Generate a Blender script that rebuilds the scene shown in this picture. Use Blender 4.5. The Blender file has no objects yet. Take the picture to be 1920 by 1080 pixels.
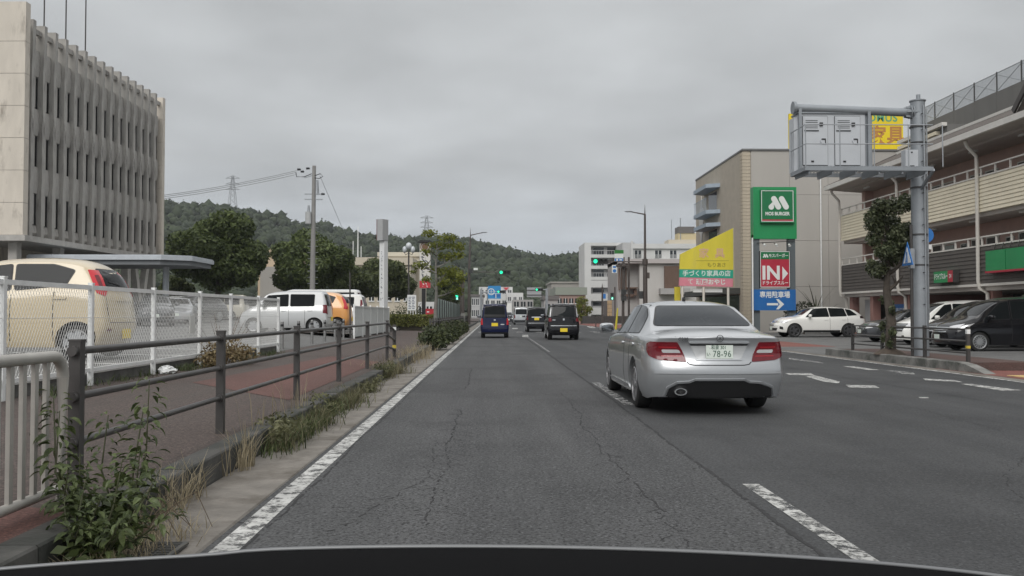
import bpy, bmesh, math, random
import numpy as np
from mathutils import Vector, Matrix, Euler
from mathutils.bvhtree import BVHTree
R_ = math.radians
random.seed(7)
sc = bpy.context.scene
col = sc.collection

# ------------------------------------------------------------------ camera, light, exposure
CAM = Vector((0, 0, 1.25)); F = 1700.0
YAW = math.atan(36 / F); PITCH = math.atan(48.5 / F)
cam = bpy.data.cameras.new('camera'); cam.sensor_width = 36; cam.lens = F / 1920 * 36
cam.clip_end = 6000; cam.clip_start = 0.05
camo = bpy.data.objects.new('camera', cam); col.objects.link(camo)
camo.location = CAM; camo.rotation_euler = (math.pi / 2 + PITCH, 0, -YAW)
sc.camera = camo
CM = Euler((math.pi / 2 + PITCH, 0, -YAW)).to_matrix()

SUN_EL, SUN_AZ = R_(40), R_(196)          # sun behind and to the left of the camera, veiled by cloud
w = bpy.data.worlds.new('World'); sc.world = w; w.use_nodes = True
nt = w.node_tree; nt.nodes.clear()
def N(t, **k):
    n = nt.nodes.new(t)
    for a, b in k.items(): setattr(n, a, b)
    return n
L_ = lambda a, b: nt.links.new(a, b)
out = N('ShaderNodeOutputWorld'); bg = N('ShaderNodeBackground'); L_(bg.outputs[0], out.inputs[0])
bg.inputs[1].default_value = 0.1
sky = N('ShaderNodeTexSky', sky_type='NISHITA'); sky.sun_disc = False
sky.sun_elevation = SUN_EL; sky.sun_rotation = SUN_AZ; sky.air_density = 1.5; sky.dust_density = 4
hs = N('ShaderNodeHueSaturation'); hs.inputs['Saturation'].default_value = 0.12; hs.inputs['Value'].default_value = 1
L_(sky.outputs[0], hs.inputs['Color'])
tc = N('ShaderNodeTexCoord'); sep = N('ShaderNodeSeparateXYZ'); L_(tc.outputs['Generated'], sep.inputs[0])
ramp = N('ShaderNodeValToRGB'); L_(sep.outputs[2], ramp.inputs[0])
cr = ramp.color_ramp
stops = [(0.0, (.415, .45, .49)), (0.05, (.43, .465, .505)), (0.16, (.475, .495, .51)), (0.32, (.425, .44, .45)), (0.6, (.74, .75, .76)), (1.0, (1.15, 1.15, 1.15))]
cr.elements[0].position = stops[0][0]; cr.elements[0].color = (*stops[0][1], 1)
cr.elements[1].position = stops[-1][0]; cr.elements[1].color = (*stops[-1][1], 1)
for p, c in stops[1:-1]:
    e = cr.elements.new(p); e.color = (*c, 1)
# cloud sheet: project the view direction onto a flat deck so the banks stretch towards the horizon
add = N('ShaderNodeMath', operation='ADD'); L_(sep.outputs[2], add.inputs[0]); add.inputs[1].default_value = 0.12
dv = N('ShaderNodeVectorMath', operation='DIVIDE'); L_(tc.outputs['Generated'], dv.inputs[0])
cmb = N('ShaderNodeCombineXYZ'); L_(add.outputs[0], cmb.inputs[0]); L_(add.outputs[0], cmb.inputs[1]); cmb.inputs[2].default_value = 1
L_(cmb.outputs[0], dv.inputs[1])
def cloud(scale, detail, lo, hi):
    n = N('ShaderNodeTexNoise'); n.inputs['Scale'].default_value = scale; n.inputs['Detail'].default_value = detail
    n.inputs['Roughness'].default_value = .5
    L_(dv.outputs[0], n.inputs['Vector'])
    m = N('ShaderNodeMapRange'); m.inputs['From Min'].default_value = .32; m.inputs['From Max'].default_value = .68
    m.inputs['To Min'].default_value = lo; m.inputs['To Max'].default_value = hi
    L_(n.outputs[0], m.inputs[0]); return m
c1 = cloud(.6, 3, .80, 1.17); c2 = cloud(2.1, 7, .90, 1.085)
mm = N('ShaderNodeMath', operation='MULTIPLY'); L_(c1.outputs[0], mm.inputs[0]); L_(c2.outputs[0], mm.inputs[1])
mul = N('ShaderNodeVectorMath', operation='SCALE'); L_(ramp.outputs[0], mul.inputs[0]); L_(mm.outputs[0], mul.inputs['Scale'])
sc10 = N('ShaderNodeVectorMath', operation='SCALE'); L_(mul.outputs[0], sc10.inputs[0]); sc10.inputs['Scale'].default_value = 10
mix = N('ShaderNodeMix', data_type='RGBA'); mix.inputs[0].default_value = 0.93
L_(hs.outputs[0], mix.inputs[6]); L_(sc10.outputs[0], mix.inputs[7]); L_(mix.outputs[2], bg.inputs[0])

sl = bpy.data.lights.new('sun', 'SUN'); sl.energy = 1.45; sl.angle = R_(40); sl.color = (1, .975, .94)
so = bpy.data.objects.new('sun', sl); col.objects.link(so)
sd = Vector((math.sin(SUN_AZ) * math.cos(SUN_EL), math.cos(SUN_AZ) * math.cos(SUN_EL), math.sin(SUN_EL)))
so.rotation_euler = sd.to_track_quat('Z', 'Y').to_euler(); so.location = (0, -20, 60)

sc.view_settings.view_transform = 'Standard'; sc.view_settings.look = 'None'
sc.view_settings.exposure = 0.26; sc.view_settings.gamma = 1; sc.view_settings.use_curve_mapping = False
sc.cycles.max_bounces = 6; sc.cycles.diffuse_bounces = 3; sc.cycles.glossy_bounces = 3
sc.cycles.transparent_max_bounces = 12; sc.cycles.use_denoising = True
sc.cycles.volume_bounces = 0

# ------------------------------------------------------------------ helpers
def ray(px, py): return CM @ Vector(((px - 960) / F, (540 - py) / F, -1))
def at(px, py, Y):
    d = ray(px, py); return CAM + d * (Y / d.y)
def gnd(px, py, z=0.0):
    d = ray(px, py); return CAM + d * ((z - CAM.z) / d.z)

MATS = {}
def M(name, c, rough=.6, metal=0., var=0., vs=3., bump=0., bs=40., coat=0., spec=.5, stretch=None, c2=None, c2s=2., c2t=.55, emit=0.):
    """procedural principled material: value variation, optional second colour in patches, fine bump"""
    if name in MATS: return MATS[name]
    m = bpy.data.materials.new(name); m.use_nodes = True; t = m.node_tree
    b = t.nodes['Principled BSDF']
    b.inputs['Roughness'].default_value = rough; b.inputs['Metallic'].default_value = metal
    b.inputs['Specular IOR Level'].default_value = spec
    if coat: b.inputs['Coat Weight'].default_value = coat; b.inputs['Coat Roughness'].default_value = .06
    c = (*c, 1); b.inputs['Base Color'].default_value = c
    if emit: b.inputs['Emission Color'].default_value = c; b.inputs['Emission Strength'].default_value = emit
    if var or bump or c2:
        tc = t.nodes.new('ShaderNodeTexCoord'); mp = t.nodes.new('ShaderNodeMapping')
        t.links.new(tc.outputs['Object'], mp.inputs[0])
        if stretch: mp.inputs['Scale'].default_value = stretch
    src = None
    if var:
        n = t.nodes.new('ShaderNodeTexNoise'); n.inputs['Scale'].default_value = vs; n.inputs['Detail'].default_value = 6
        n.inputs['Roughness'].default_value = .62
        t.links.new(mp.outputs[0], n.inputs['Vector'])
        r = t.nodes.new('ShaderNodeMapRange'); r.inputs[1].default_value = .3; r.inputs[2].default_value = .7
        r.inputs[3].default_value = 1 - var; r.inputs[4].default_value = 1 + var
        t.links.new(n.outputs[0], r.inputs[0])
        s = t.nodes.new('ShaderNodeVectorMath'); s.operation = 'SCALE'; s.inputs[0].default_value = c[:3]
        t.links.new(r.outputs[0], s.inputs['Scale']); src = s.outputs[0]
    if c2:
        n = t.nodes.new('ShaderNodeTexNoise'); n.inputs['Scale'].default_value = c2s; n.inputs['Detail'].default_value = 8
        n.inputs['Roughness'].default_value = .68
        t.links.new(mp.outputs[0], n.inputs['Vector'])
        r = t.nodes.new('ShaderNodeMapRange'); r.inputs[1].default_value = c2t - .07; r.inputs[2].default_value = c2t + .09
        t.links.new(n.outputs[0], r.inputs[0])
        x = t.nodes.new('ShaderNodeMix'); x.data_type = 'RGBA'; t.links.new(r.outputs[0], x.inputs[0])
        if src: t.links.new(src, x.inputs[6])
        else: x.inputs[6].default_value = c
        x.inputs[7].default_value = (*c2, 1); src = x.outputs[2]
    if src: t.links.new(src, b.inputs['Base Color'])
    if bump:
        n = t.nodes.new('ShaderNodeTexNoise'); n.inputs['Scale'].default_value = bs; n.inputs['Detail'].default_value = 4
        t.links.new(tc.outputs['Object'], n.inputs['Vector'])
        bp = t.nodes.new('ShaderNodeBump'); bp.inputs['Strength'].default_value = bump; bp.inputs['Distance'].default_value = .02
        t.links.new(n.outputs[0], bp.inputs['Height']); t.links.new(bp.outputs[0], b.inputs['Normal'])
    MATS[name] = m; return m

def asphalt(name, base, patch, speck=.5, cracks=True):
    """worn asphalt: aggregate grain, big stains along the lane, bump"""
    m = bpy.data.materials.new(name); m.use_nodes = True; t = m.node_tree; b = t.nodes['Principled BSDF']
    tc = t.nodes.new('ShaderNodeTexCoord')
    def noise(sc_, det, vec=None, rough=.6):
        n = t.nodes.new('ShaderNodeTexNoise'); n.inputs['Scale'].default_value = sc_; n.inputs['Detail'].default_value = det
        n.inputs['Roughness'].default_value = rough
        t.links.new(vec or tc.outputs['Object'], n.inputs['Vector']); return n.outputs[0]
    def rng(s, a, b_, c, d):
        r = t.nodes.new('ShaderNodeMapRange'); r.inputs[1].default_value = a; r.inputs[2].default_value = b_
        r.inputs[3].default_value = c; r.inputs[4].default_value = d; t.links.new(s, r.inputs[0]); return r.outputs[0]
    def mixc(f, a, b_):
        x = t.nodes.new('ShaderNodeMix'); x.data_type = 'RGBA'; t.links.new(f, x.inputs[0])
        for k, v in ((6, a), (7, b_)):
            if isinstance(v, tuple): x.inputs[k].default_value = (*v, 1)
            else: t.links.new(v, x.inputs[k])
        return x.outputs[2]
    mp = t.nodes.new('ShaderNodeMapping'); mp.inputs['Scale'].default_value = (1.5, .07, 1)
    t.links.new(tc.outputs['Object'], mp.inputs[0])
    big = rng(noise(1.1, 5, mp.outputs[0]), .35, .65, 0, 1)
    c = mixc(big, base, patch)
    st = rng(noise(.45, 7), .48, .62, 0, .55)
    c = mixc(st, c, tuple(x * .66 for x in base))
    g1 = noise(42, 3); g2 = noise(130, 2)
    v1 = t.nodes.new('ShaderNodeTexVoronoi'); v1.inputs['Scale'].default_value = 75
    t.links.new(tc.outputs['Object'], v1.inputs['Vector'])
    hole = rng(g1, .49, .62, 0, speck)
    c = mixc(hole, c, tuple(x * .24 for x in base))
    lite = rng(v1.outputs['Color'], .66, .95, 0, speck * .8)
    c = mixc(lite, c, tuple(min(1, x * 2.5) for x in base))
    fine = rng(g2, .3, .7, .8, 1.2)
    s = t.nodes.new('ShaderNodeVectorMath'); s.operation = 'SCALE'; t.links.new(c, s.inputs[0]); t.links.new(fine, s.inputs['Scale'])
    t.links.new(s.outputs[0], b.inputs['Base Color'])
    b.inputs['Roughness'].default_value = .82; b.inputs['Specular IOR Level'].default_value = .35
    bp = t.nodes.new('ShaderNodeBump'); bp.inputs['Strength'].default_value = .4; bp.inputs['Distance'].default_value = .008
    t.links.new(g1, bp.inputs['Height']); t.links.new(bp.outputs[0], b.inputs['Normal'])
    MATS[name] = m; return m

def worn_paint(name, c, keep=.5, soft=.06):
    """road paint that has flaked away to bare asphalt in places"""
    m = bpy.data.materials.new(name); m.use_nodes = True; t = m.node_tree; b = t.nodes['Principled BSDF']
    o = t.nodes['Material Output']; b.inputs['Roughness'].default_value = .7
    tc = t.nodes.new('ShaderNodeTexCoord')
    n = t.nodes.new('ShaderNodeTexNoise'); n.inputs['Scale'].default_value = 9; n.inputs['Detail'].default_value = 10
    n.inputs['Roughness'].default_value = .78; t.links.new(tc.outputs['Object'], n.inputs['Vector'])
    r = t.nodes.new('ShaderNodeMapRange'); r.inputs[1].default_value = keep - soft; r.inputs[2].default_value = keep + soft
    t.links.new(n.outputs[0], r.inputs[0])
    n2 = t.nodes.new('ShaderNodeTexNoise'); n2.inputs['Scale'].default_value = 2.5; n2.inputs['Detail'].default_value = 6
    t.links.new(tc.outputs['Object'], n2.inputs['Vector'])
    r2 = t.nodes.new('ShaderNodeMapRange'); r2.inputs[1].default_value = .3; r2.inputs[2].default_value = .7
    r2.inputs[3].default_value = .72; r2.inputs[4].default_value = 1.1; t.links.new(n2.outputs[0], r2.inputs[0])
    s = t.nodes.new('ShaderNodeVectorMath'); s.operation = 'SCALE'; s.inputs[0].default_value = c
    t.links.new(r2.outputs[0], s.inputs['Scale']); t.links.new(s.outputs[0], b.inputs['Base Color'])
    tr = t.nodes.new('ShaderNodeBsdfTransparent'); x = t.nodes.new('ShaderNodeMixShader')
    t.links.new(r.outputs[0], x.inputs[0]); t.links.new(b.outputs[0], x.inputs[1]); t.links.new(tr.outputs[0], x.inputs[2])
    t.links.new(x.outputs[0], o.inputs[0]); MATS[name] = m; return m

class MB:
    def __init__(s): s.v = []; s.f = []
    def face(s, pts):
        i = len(s.v); s.v += [tuple(p) for p in pts]; s.f.append(tuple(range(i, i + len(pts)))); return s
    def box(s, x0, x1, y0, y1, z0, z1):
        i = len(s.v)
        s.v += [(x0, y0, z0), (x1, y0, z0), (x1, y1, z0), (x0, y1, z0), (x0, y0, z1), (x1, y0, z1), (x1, y1, z1), (x0, y1, z1)]
        s.f += [tuple(i + k for k in q) for q in ((0, 3, 2, 1), (4, 5, 6, 7), (0, 1, 5, 4), (1, 2, 6, 5), (2, 3, 7, 6), (3, 0, 4, 7))]
        return s
    def bar(s, p0, p1, wx, wz):
        """rectangular bar between two points"""
        p0 = Vector(p0); p1 = Vector(p1); d = (p1 - p0).normalized()
        a = d.cross(Vector((0, 0, 1)))
        a = a.normalized() if a.length > 1e-3 else Vector((1, 0, 0))
        b = d.cross(a).normalized(); i = len(s.v)
        for p in (p0, p1):
            for u, v in ((-1, -1), (1, -1), (1, 1), (-1, 1)): s.v.append(tuple(p + a * (u * wx / 2) + b * (v * wz / 2)))
        s.f += [tuple(i + k for k in q) for q in ((0, 3, 2, 1), (4, 5, 6, 7), (0, 1, 5, 4), (1, 2, 6, 5), (2, 3, 7, 6), (3, 0, 4, 7))]
        return s
    def tube(s, pts, r, n=8, caps=True):
        pts = [Vector(p) for p in pts]; k = len(pts)
        rr = r if isinstance(r, (list, tuple)) else [r] * k
        i0 = len(s.v)
        ref = None
        for j, p in enumerate(pts):
            d = (pts[min(j + 1, k - 1)] - pts[max(j - 1, 0)])
            d = d.normalized() if d.length else Vector((0, 0, 1))
            if ref is None:
                ref = Vector((0, 0, 1)) if abs(d.z) < .9 else Vector((1, 0, 0))
            a = d.cross(ref); a = a.normalized() if a.length > 1e-4 else d.orthogonal().normalized()
            b = d.cross(a).normalized()
            for q in range(n):
                t = 2 * math.pi * q / n; s.v.append(tuple(p + a * (rr[j] * math.cos(t)) + b * (rr[j] * math.sin(t))))
        for j in range(k - 1):
            for q in range(n):
                a_ = i0 + j * n + q; b_ = i0 + j * n + (q + 1) % n
                s.f.append((a_, b_, b_ + n, a_ + n))
        if caps:
            s.f.append(tuple(i0 + q for q in range(n))[::-1]); s.f.append(tuple(i0 + (k - 1) * n + q for q in range(n)))
        return s
    def cyl(s, p0, p1, r, r1=None, n=12): return s.tube([p0, p1], [r, r if r1 is None else r1], n)
    def prism(s, poly, y0, y1):
        """polygon in x,z extruded along y"""
        n = len(poly); i = len(s.v)
        s.v += [(x, y0, z) for x, z in poly] + [(x, y1, z) for x, z in poly]
        s.f.append(tuple(range(i, i + n))); s.f.append(tuple(range(i + n, i + 2 * n))[::-1])
        for k in range(n): s.f.append((i + k, i + (k + 1) % n, i + n + (k + 1) % n, i + n + k))
        return s
    def prismx(s, poly, x0, x1):
        """polygon in y,z extruded along x"""
        n = len(poly); i = len(s.v)
        s.v += [(x0, y, z) for y, z in poly] + [(x1, y, z) for y, z in poly]
        s.f.append(tuple(range(i, i + n))); s.f.append(tuple(range(i + n, i + 2 * n))[::-1])
        for k in range(n): s.f.append((i + k, i + (k + 1) % n, i + n + (k + 1) % n, i + n + k))
        return s
    def prismz(s, poly, z0, z1):
        n = len(poly); i = len(s.v)
        s.v += [(x, y, z0) for x, y in poly] + [(x, y, z1) for x, y in poly]
        s.f.append(tuple(range(i, i + n))); s.f.append(tuple(range(i + n, i + 2 * n))[::-1])
        for k in range(n): s.f.append((i + k, i + (k + 1) % n, i + n + (k + 1) % n, i + n + k))
        return s
    def ball(s, c, r, nu=12, nv=8):
        rx, ry, rz = r if isinstance(r, (tuple, list)) else (r, r, r)
        prof = []
        i = len(s.v)
        for a in range(nv + 1):
            ph = math.pi * a / nv
            for q in range(nu):
                th = 2 * math.pi * q / nu
                s.v.append((c[0] + rx * math.sin(ph) * math.cos(th), c[1] + ry * math.sin(ph) * math.sin(th), c[2] + rz * math.cos(ph)))
        for a in range(nv):
            for q in range(nu):
                s.f.append((i + a * nu + q, i + a * nu + (q + 1) % nu, i + (a + 1) * nu + (q + 1) % nu, i + (a + 1) * nu + q))
        return s
    def rbox(s, c, r, e=.45, nu=16, nv=10):
        i = len(s.v); f = lambda v: math.copysign(abs(v) ** e, v)
        s.ball((0, 0, 0), 1, nu, nv)
        for k in range(i, len(s.v)): x, y, z = s.v[k]; s.v[k] = (c[0] + r[0] * f(x), c[1] + r[1] * f(y), c[2] + r[2] * f(z))
        return s
    def lathe(s, prof, axis='x', n=28, c=(0, 0, 0)):
        """prof: (axial, radius); closed round"""
        i = len(s.v)
        for a, r in prof:
            for q in range(n):
                t = 2 * math.pi * q / n; u, v = r * math.cos(t), r * math.sin(t)
                p = (a, u, v) if axis == 'x' else ((u, a, v) if axis == 'y' else (u, v, a))
                s.v.append((p[0] + c[0], p[1] + c[1], p[2] + c[2]))
        for j in range(len(prof) - 1):
            for q in range(n):
                s.f.append((i + j * n + q, i + j * n + (q + 1) % n, i + (j + 1) * n + (q + 1) % n, i + (j + 1) * n + q))
        return s
    def mesh(s, name, mat, smooth=None):
        me = bpy.data.meshes.new(name); me.from_pydata(s.v, [], s.f)
        bm = bmesh.new(); bm.from_mesh(me); bmesh.ops.recalc_face_normals(bm, faces=bm.faces); bm.to_mesh(me); bm.free()
        if mat: me.materials.append(mat)
        if smooth is not None: soft(me, smooth)
        return me
    def build(s, name, mat, parent=None, smooth=None, kind=None, loc=None):
        return link(name, s.mesh(name, mat, smooth), parent, kind, loc)
def soft(me, ang=40):
    me.polygons.foreach_set('use_smooth', [True] * len(me.polygons)); me.set_sharp_from_angle(angle=R_(ang))
def link(name, me, parent=None, kind=None, loc=None, rot=None):
    o = bpy.data.objects.new(name, me); col.objects.link(o)
    if parent: o.parent = parent
    if kind: o['kind'] = kind
    if loc is not None: o.location = loc
    if rot is not None: o.rotation_euler = rot
    return o
def fastmesh(name, V, Fq, mat, smooth=False):
    V = np.asarray(V, np.float32); Fq = np.asarray(Fq, np.int32); k = Fq.shape[1]
    me = bpy.data.meshes.new(name)
    me.vertices.add(len(V)); me.vertices.foreach_set('co', V.ravel())
    me.loops.add(Fq.size); me.loops.foreach_set('vertex_index', Fq.ravel())
    me.polygons.add(len(Fq)); me.polygons.foreach_set('loop_start', np.arange(0, Fq.size, k, dtype=np.int32))
    if smooth: me.polygons.foreach_set('use_smooth', [True] * len(Fq))
    me.update(calc_edges=True); me.materials.append(mat); return me
def tag(o, label, cat, group=None):
    o['label'] = label; o['category'] = cat
    if group: o['group'] = group
    return o
def thing(name, label, cat, loc=(0, 0, 0), rz=0., group=None):
    o = bpy.data.objects.new(name, None); col.objects.link(o); o.empty_display_size = .3
    o.location = loc; o.rotation_euler = (0, 0, rz); return tag(o, label, cat, group)
def copy_tree(o, parent=None):
    c = o.copy(); col.objects.link(c)
    if parent: c.parent = parent
    for ch in list(o.children): copy_tree(ch, c)
    return c
def text(body, loc, size, mat, parent=None, name='lettering', rot=(math.pi / 2, 0, 0), align='CENTER', bold=0., depth=.002, sx=1., space=1., line=1.):
    c = bpy.data.curves.new(name, 'FONT'); c.body = body; c.size = size; c.align_x = align; c.align_y = 'CENTER'
    c.offset = bold; c.extrude = depth; c.space_character = space; c.space_line = line; c.resolution_u = 3
    o = bpy.data.objects.new(name, c); col.objects.link(o); o.location = loc; o.rotation_euler = rot; o.scale = (sx, 1, 1)
    c.materials.append(mat)
    if parent: o.parent = parent
    return o

WHITE = M('white paint', (.74, .75, .74), .45, var=.06, vs=4)
DARKMETAL = M('dark brown metal', (.068, .064, .062), .42, .3, var=.18, vs=6)
GREYMETAL = M('galvanised steel', (.33, .35, .37), .45, .55, var=.14, vs=3)
BROWNPOLE = M('brown painted pole', (.075, .062, .056), .5, .1, var=.12)
BLACK = M('black plastic', (.012, .012, .013), .45)
RUBBER = M('tyre rubber', (.018, .018, .018), .85)
GLASS = M('tinted glass', (.010, .012, .013), .03, 0, spec=.18)
WGLASS = M('window glass', (.02, .024, .027), .05, 0, spec=.6)
GREENLAMP = M('green signal lens', (.02, .86, .42), .3, emit=1.15)
DARKLENS = M('dark signal lens', (.03, .03, .03), .25)
# ------------------------------------------------------------------ cars
def pchip(pts):
    xs = np.array([p[0] for p in pts], float); ys = np.array([p[1] for p in pts], float)
    h = np.diff(xs); d = np.diff(ys) / h; m = np.zeros(len(xs))
    if len(xs) > 2:
        for i in range(1, len(xs) - 1):
            if d[i - 1] * d[i] > 0:
                w1 = 2 * h[i] + h[i - 1]; w2 = h[i] + 2 * h[i - 1]; m[i] = (w1 + w2) / (w1 / d[i - 1] + w2 / d[i])
    m[0], m[-1] = d[0], d[-1]
    def f(x):
        x = min(max(x, xs[0]), xs[-1]); i = min(max(int(np.searchsorted(xs, x)) - 1, 0), len(h) - 1)
        t = (x - xs[i]) / h[i]; t2, t3 = t * t, t * t * t
        return float((2 * t3 - 3 * t2 + 1) * ys[i] + (t3 - 2 * t2 + t) * h[i] * m[i] + (-2 * t3 + 3 * t2) * ys[i + 1] + (t3 - t2) * h[i] * m[i + 1])
    return f
SIDE = pchip([(0, .06), (.12, .025), (.4, 0), (.65, .004), (.88, .02), (1, .05)])

def shell(S):
    L, sill, r = S['L'], S.get('sill', .2), S['r']
    top, belt, w, wt = (pchip(S[k]) for k in ('top', 'belt', 'w', 'wt'))
    lr, lf = pchip(S['lr']), pchip(S.get('lf', [(0, .08), (.3, 0), (.6, 0), (.9, .05), (2, .05)]))
    ur, uf, bulge, bulgef, crown = S.get('ur', .6), S.get('uf', .4), S.get('bulge', .06), S.get('bulgef', .12), S.get('crown', .07)
    Ra = r + S.get('gap', .055)
    us = set(np.arange(0, L, .14)) | {0, .015, .04, .08, .13, .2, L - .2, L - .12, L - .06, L - .02, L}
    for k in ('top', 'belt', 'w', 'wt'): us |= {p[0] for p in S[k]}
    keep = set()
    for a in S['ax']:
        keep |= {a + Ra * math.sin(t) for t in np.linspace(-math.pi / 2, math.pi / 2, 13)} | {a - Ra - .006, a + Ra + .006}
    us = [u for u in us if all(abs(u - a) > Ra + .02 for a in S['ax'])]
    us = sorted(set(us) | keep)
    u2 = [us[0]]
    for u in us[1:]:
        if u - u2[-1] > .004: u2.append(u)
    us = u2
    def bot(u):
        for a in S['ax']:
            d = abs(u - a)
            if d <= Ra + 1e-6: return max(sill, r + math.sqrt(max(Ra * Ra - d * d, 0)))
        e = min(u, L - u)
        return sill + max(0, .3 - e) * .12
    fs = (0, .08, .2, .35, .5, .62, .74, .86, .94, 1.0)
    gs = (.06, .2, .4, .6, .8, .92, 1.0); ts = (.06, .14, .26, .42, .62, .82, 1.0)
    V, rings = [], []
    for u in us:
        zb, zt, W, Wt = bot(u), top(u), w(u), wt(u)
        zl = min(belt(u), zt - .012)
        cr_ = min(crown, .55 * (zt - zl)); half = []
        half.append((W - .14, zb + .0))
        for f in fs:
            z = zb + f * (zl - zb); q = (z - sill) / max(zl - sill, .05)
            half.append((W - SIDE(min(max(q, 0), 1)), z))
        Wb = W - .056; ze = zt - cr_; Wt = min(Wt, Wb - .01)
        for g in gs: half.append((Wb + (Wt - Wb) * g, zl + .006 + (ze - zl - .006) * g))
        for t in ts: half.append((Wt * (1 - t), ze + cr_ * (1 - (1 - t) ** 2.6)))
        br = max(0, 1 - u / ur) ** 1.3; bf = max(0, 1 - (L - u) / uf) ** 1.3
        ring = []
        pts = [(-y, z) for y, z in half] + [(y, z) for y, z in half[-2::-1]]
        for y, z in pts:
            ring.append(len(V)); V.append((y, u + br * lr(z) - bf * lf(z) - L / 2, z))
        rings.append(ring)
    n = len(rings[0]); Fc = []
    for a, b in zip(rings, rings[1:]):
        for k in range(n - 1): Fc.append((a[k], a[k + 1], b[k + 1], b[k]))
    h = n // 2; nc = 15
    for ring, sg, bu in ((rings[0], -1, bulge), (rings[-1], 1, bulgef)):
        rows = []
        for k in range(h):
            a, b = V[ring[k]], V[ring[n - 1 - k]]; row = [ring[k]]
            for j in range(1, nc - 1):
                t = -1 + 2 * j / (nc - 1); kk = 1 - abs(t) ** 2.4
                row.append(len(V)); V.append((b[0] * t, a[1] + sg * bu * kk, a[2]))
            row.append(ring[n - 1 - k]); rows.append(row)
        for r0, r1 in zip(rows, rows[1:]):
            for j in range(nc - 1): Fc.append((r0[j], r0[j + 1], r1[j + 1], r1[j]))
        last = rows[-1]; Fc.append(tuple(last) + (ring[h],))
    me = bpy.data.meshes.new('body'); me.from_pydata(V, [], Fc)
    bm = bmesh.new(); bm.from_mesh(me); bmesh.ops.remove_doubles(bm, verts=bm.verts, dist=.0008)
    bmesh.ops.recalc_face_normals(bm, faces=bm.faces)
    ctr = Vector((0, 0, .7)); s = sum(1 if f.normal.dot(f.calc_center_median() - ctr) > 0 else -1 for f in bm.faces)
    if s < 0: bmesh.ops.reverse_faces(bm, faces=bm.faces)
    bm.to_mesh(me)
    bvh = BVHTree.FromBMesh(bm); bm.free(); soft(me, 38); return me, bvh

DIRS = {'rear': Vector((0, 1, 0)), 'front': Vector((0, -1, 0)), 'left': Vector((1, 0, 0)), 'right': Vector((-1, 0, 0)), 'top': Vector((0, 0, -1)), 'rl': Vector((.7071, .7071, 0)), 'rr': Vector((-.7071, .7071, 0))}
CW = [.75]      # half width of the car being trimmed, for the corner views
def rounded(poly, r, seg=3):
    o = []; n = len(poly)
    for i in range(n):
        p, a, b = (Vector(poly[k]) for k in (i, i - 1, (i + 1) % n))
        da, db = (a - p), (b - p); q = min(r, da.length * .45, db.length * .45)
        s, e = p + da.normalized() * q, p + db.normalized() * q
        for k in range(seg + 1):
            t = k / seg; o.append(tuple(s * (1 - t) ** 2 + p * 2 * t * (1 - t) + e * t * t))
    return o
def patch(bvh, view, poly, L, off=.006, r=.0, maxl=.09, thick=.014):
    """a thin piece that follows the body surface; poly in (x,z) for rear and front, (u,z) for the sides, (x,u) for the top"""
    if r: poly = rounded(poly, r)
    d = DIRS[view]
    def to3(p):
        if view in ('rear', 'front'): return Vector((p[0], -6 * d.y, p[1]))
        if view in ('left', 'right'): return Vector((-6 * d.x, p[0] - L / 2, p[1]))
        if view in ('rl', 'rr'):
            s_ = p[0] + .7071 * (L / 2 - CW[0]); q = 1 if view == 'rl' else -1
            return Vector((q * (s_ * .7071 - 6 * .7071), -s_ * .7071 - 6 * .7071, p[1]))
        return Vector((p[0], p[1] - L / 2, 6))
    bm = bmesh.new(); vs = [bm.verts.new(to3(p)) for p in poly]
    bm.faces.new(vs); bmesh.ops.triangulate(bm, faces=bm.faces[:])
    for _ in range(4):
        e = [x for x in bm.edges if x.calc_length() > maxl]
        if not e: break
        bmesh.ops.subdivide_edges(bm, edges=e, cuts=1); bmesh.ops.triangulate(bm, faces=bm.faces[:])
    nor = {}
    for v in bm.verts:
        h, nn, i, ds = bvh.ray_cast(v.co, d)
        if h is None:
            q = v.co.copy()
            if view in ('left', 'right'): q.x = -.7 * d.x
            elif view in ('rear', 'front'): q.y = -(L / 2) * d.y * .9
            else: q.z = 1
            h, nn, i, ds = bvh.find_nearest(q)
        if nn.dot(d) > 0: nn = -nn
        nn = (nn - d * .6).normalized()
        v.co = h + nn * off; nor[v] = nn
    b = [e for e in bm.edges if len(e.link_faces) == 1]
    ret = bmesh.ops.extrude_edge_only(bm, edges=b)
    bm.verts.index_update()
    ks = list(nor.items())
    for v in [g for g in ret['geom'] if isinstance(g, bmesh.types.BMVert)]:
        k = min(ks, key=lambda q: (q[0].co - v.co).length_squared); v.co -= k[1] * thick
    bmesh.ops.recalc_face_normals(bm, faces=bm.faces)
    s = sum(f.normal.dot(d) * f.calc_area() for f in bm.faces)
    if s > 0: bmesh.ops.reverse_faces(bm, faces=bm.faces)
    me = bpy.data.meshes.new('patch'); bm.to_mesh(me); bm.free(); soft(me, 45); return me
def strip(a, b, wd):
    a, b = Vector(a), Vector(b); n = (b - a).normalized(); n = Vector((-n.y, n.x)) * wd / 2
    return [tuple(a + n), tuple(b + n), tuple(b - n), tuple(a - n)]

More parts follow.
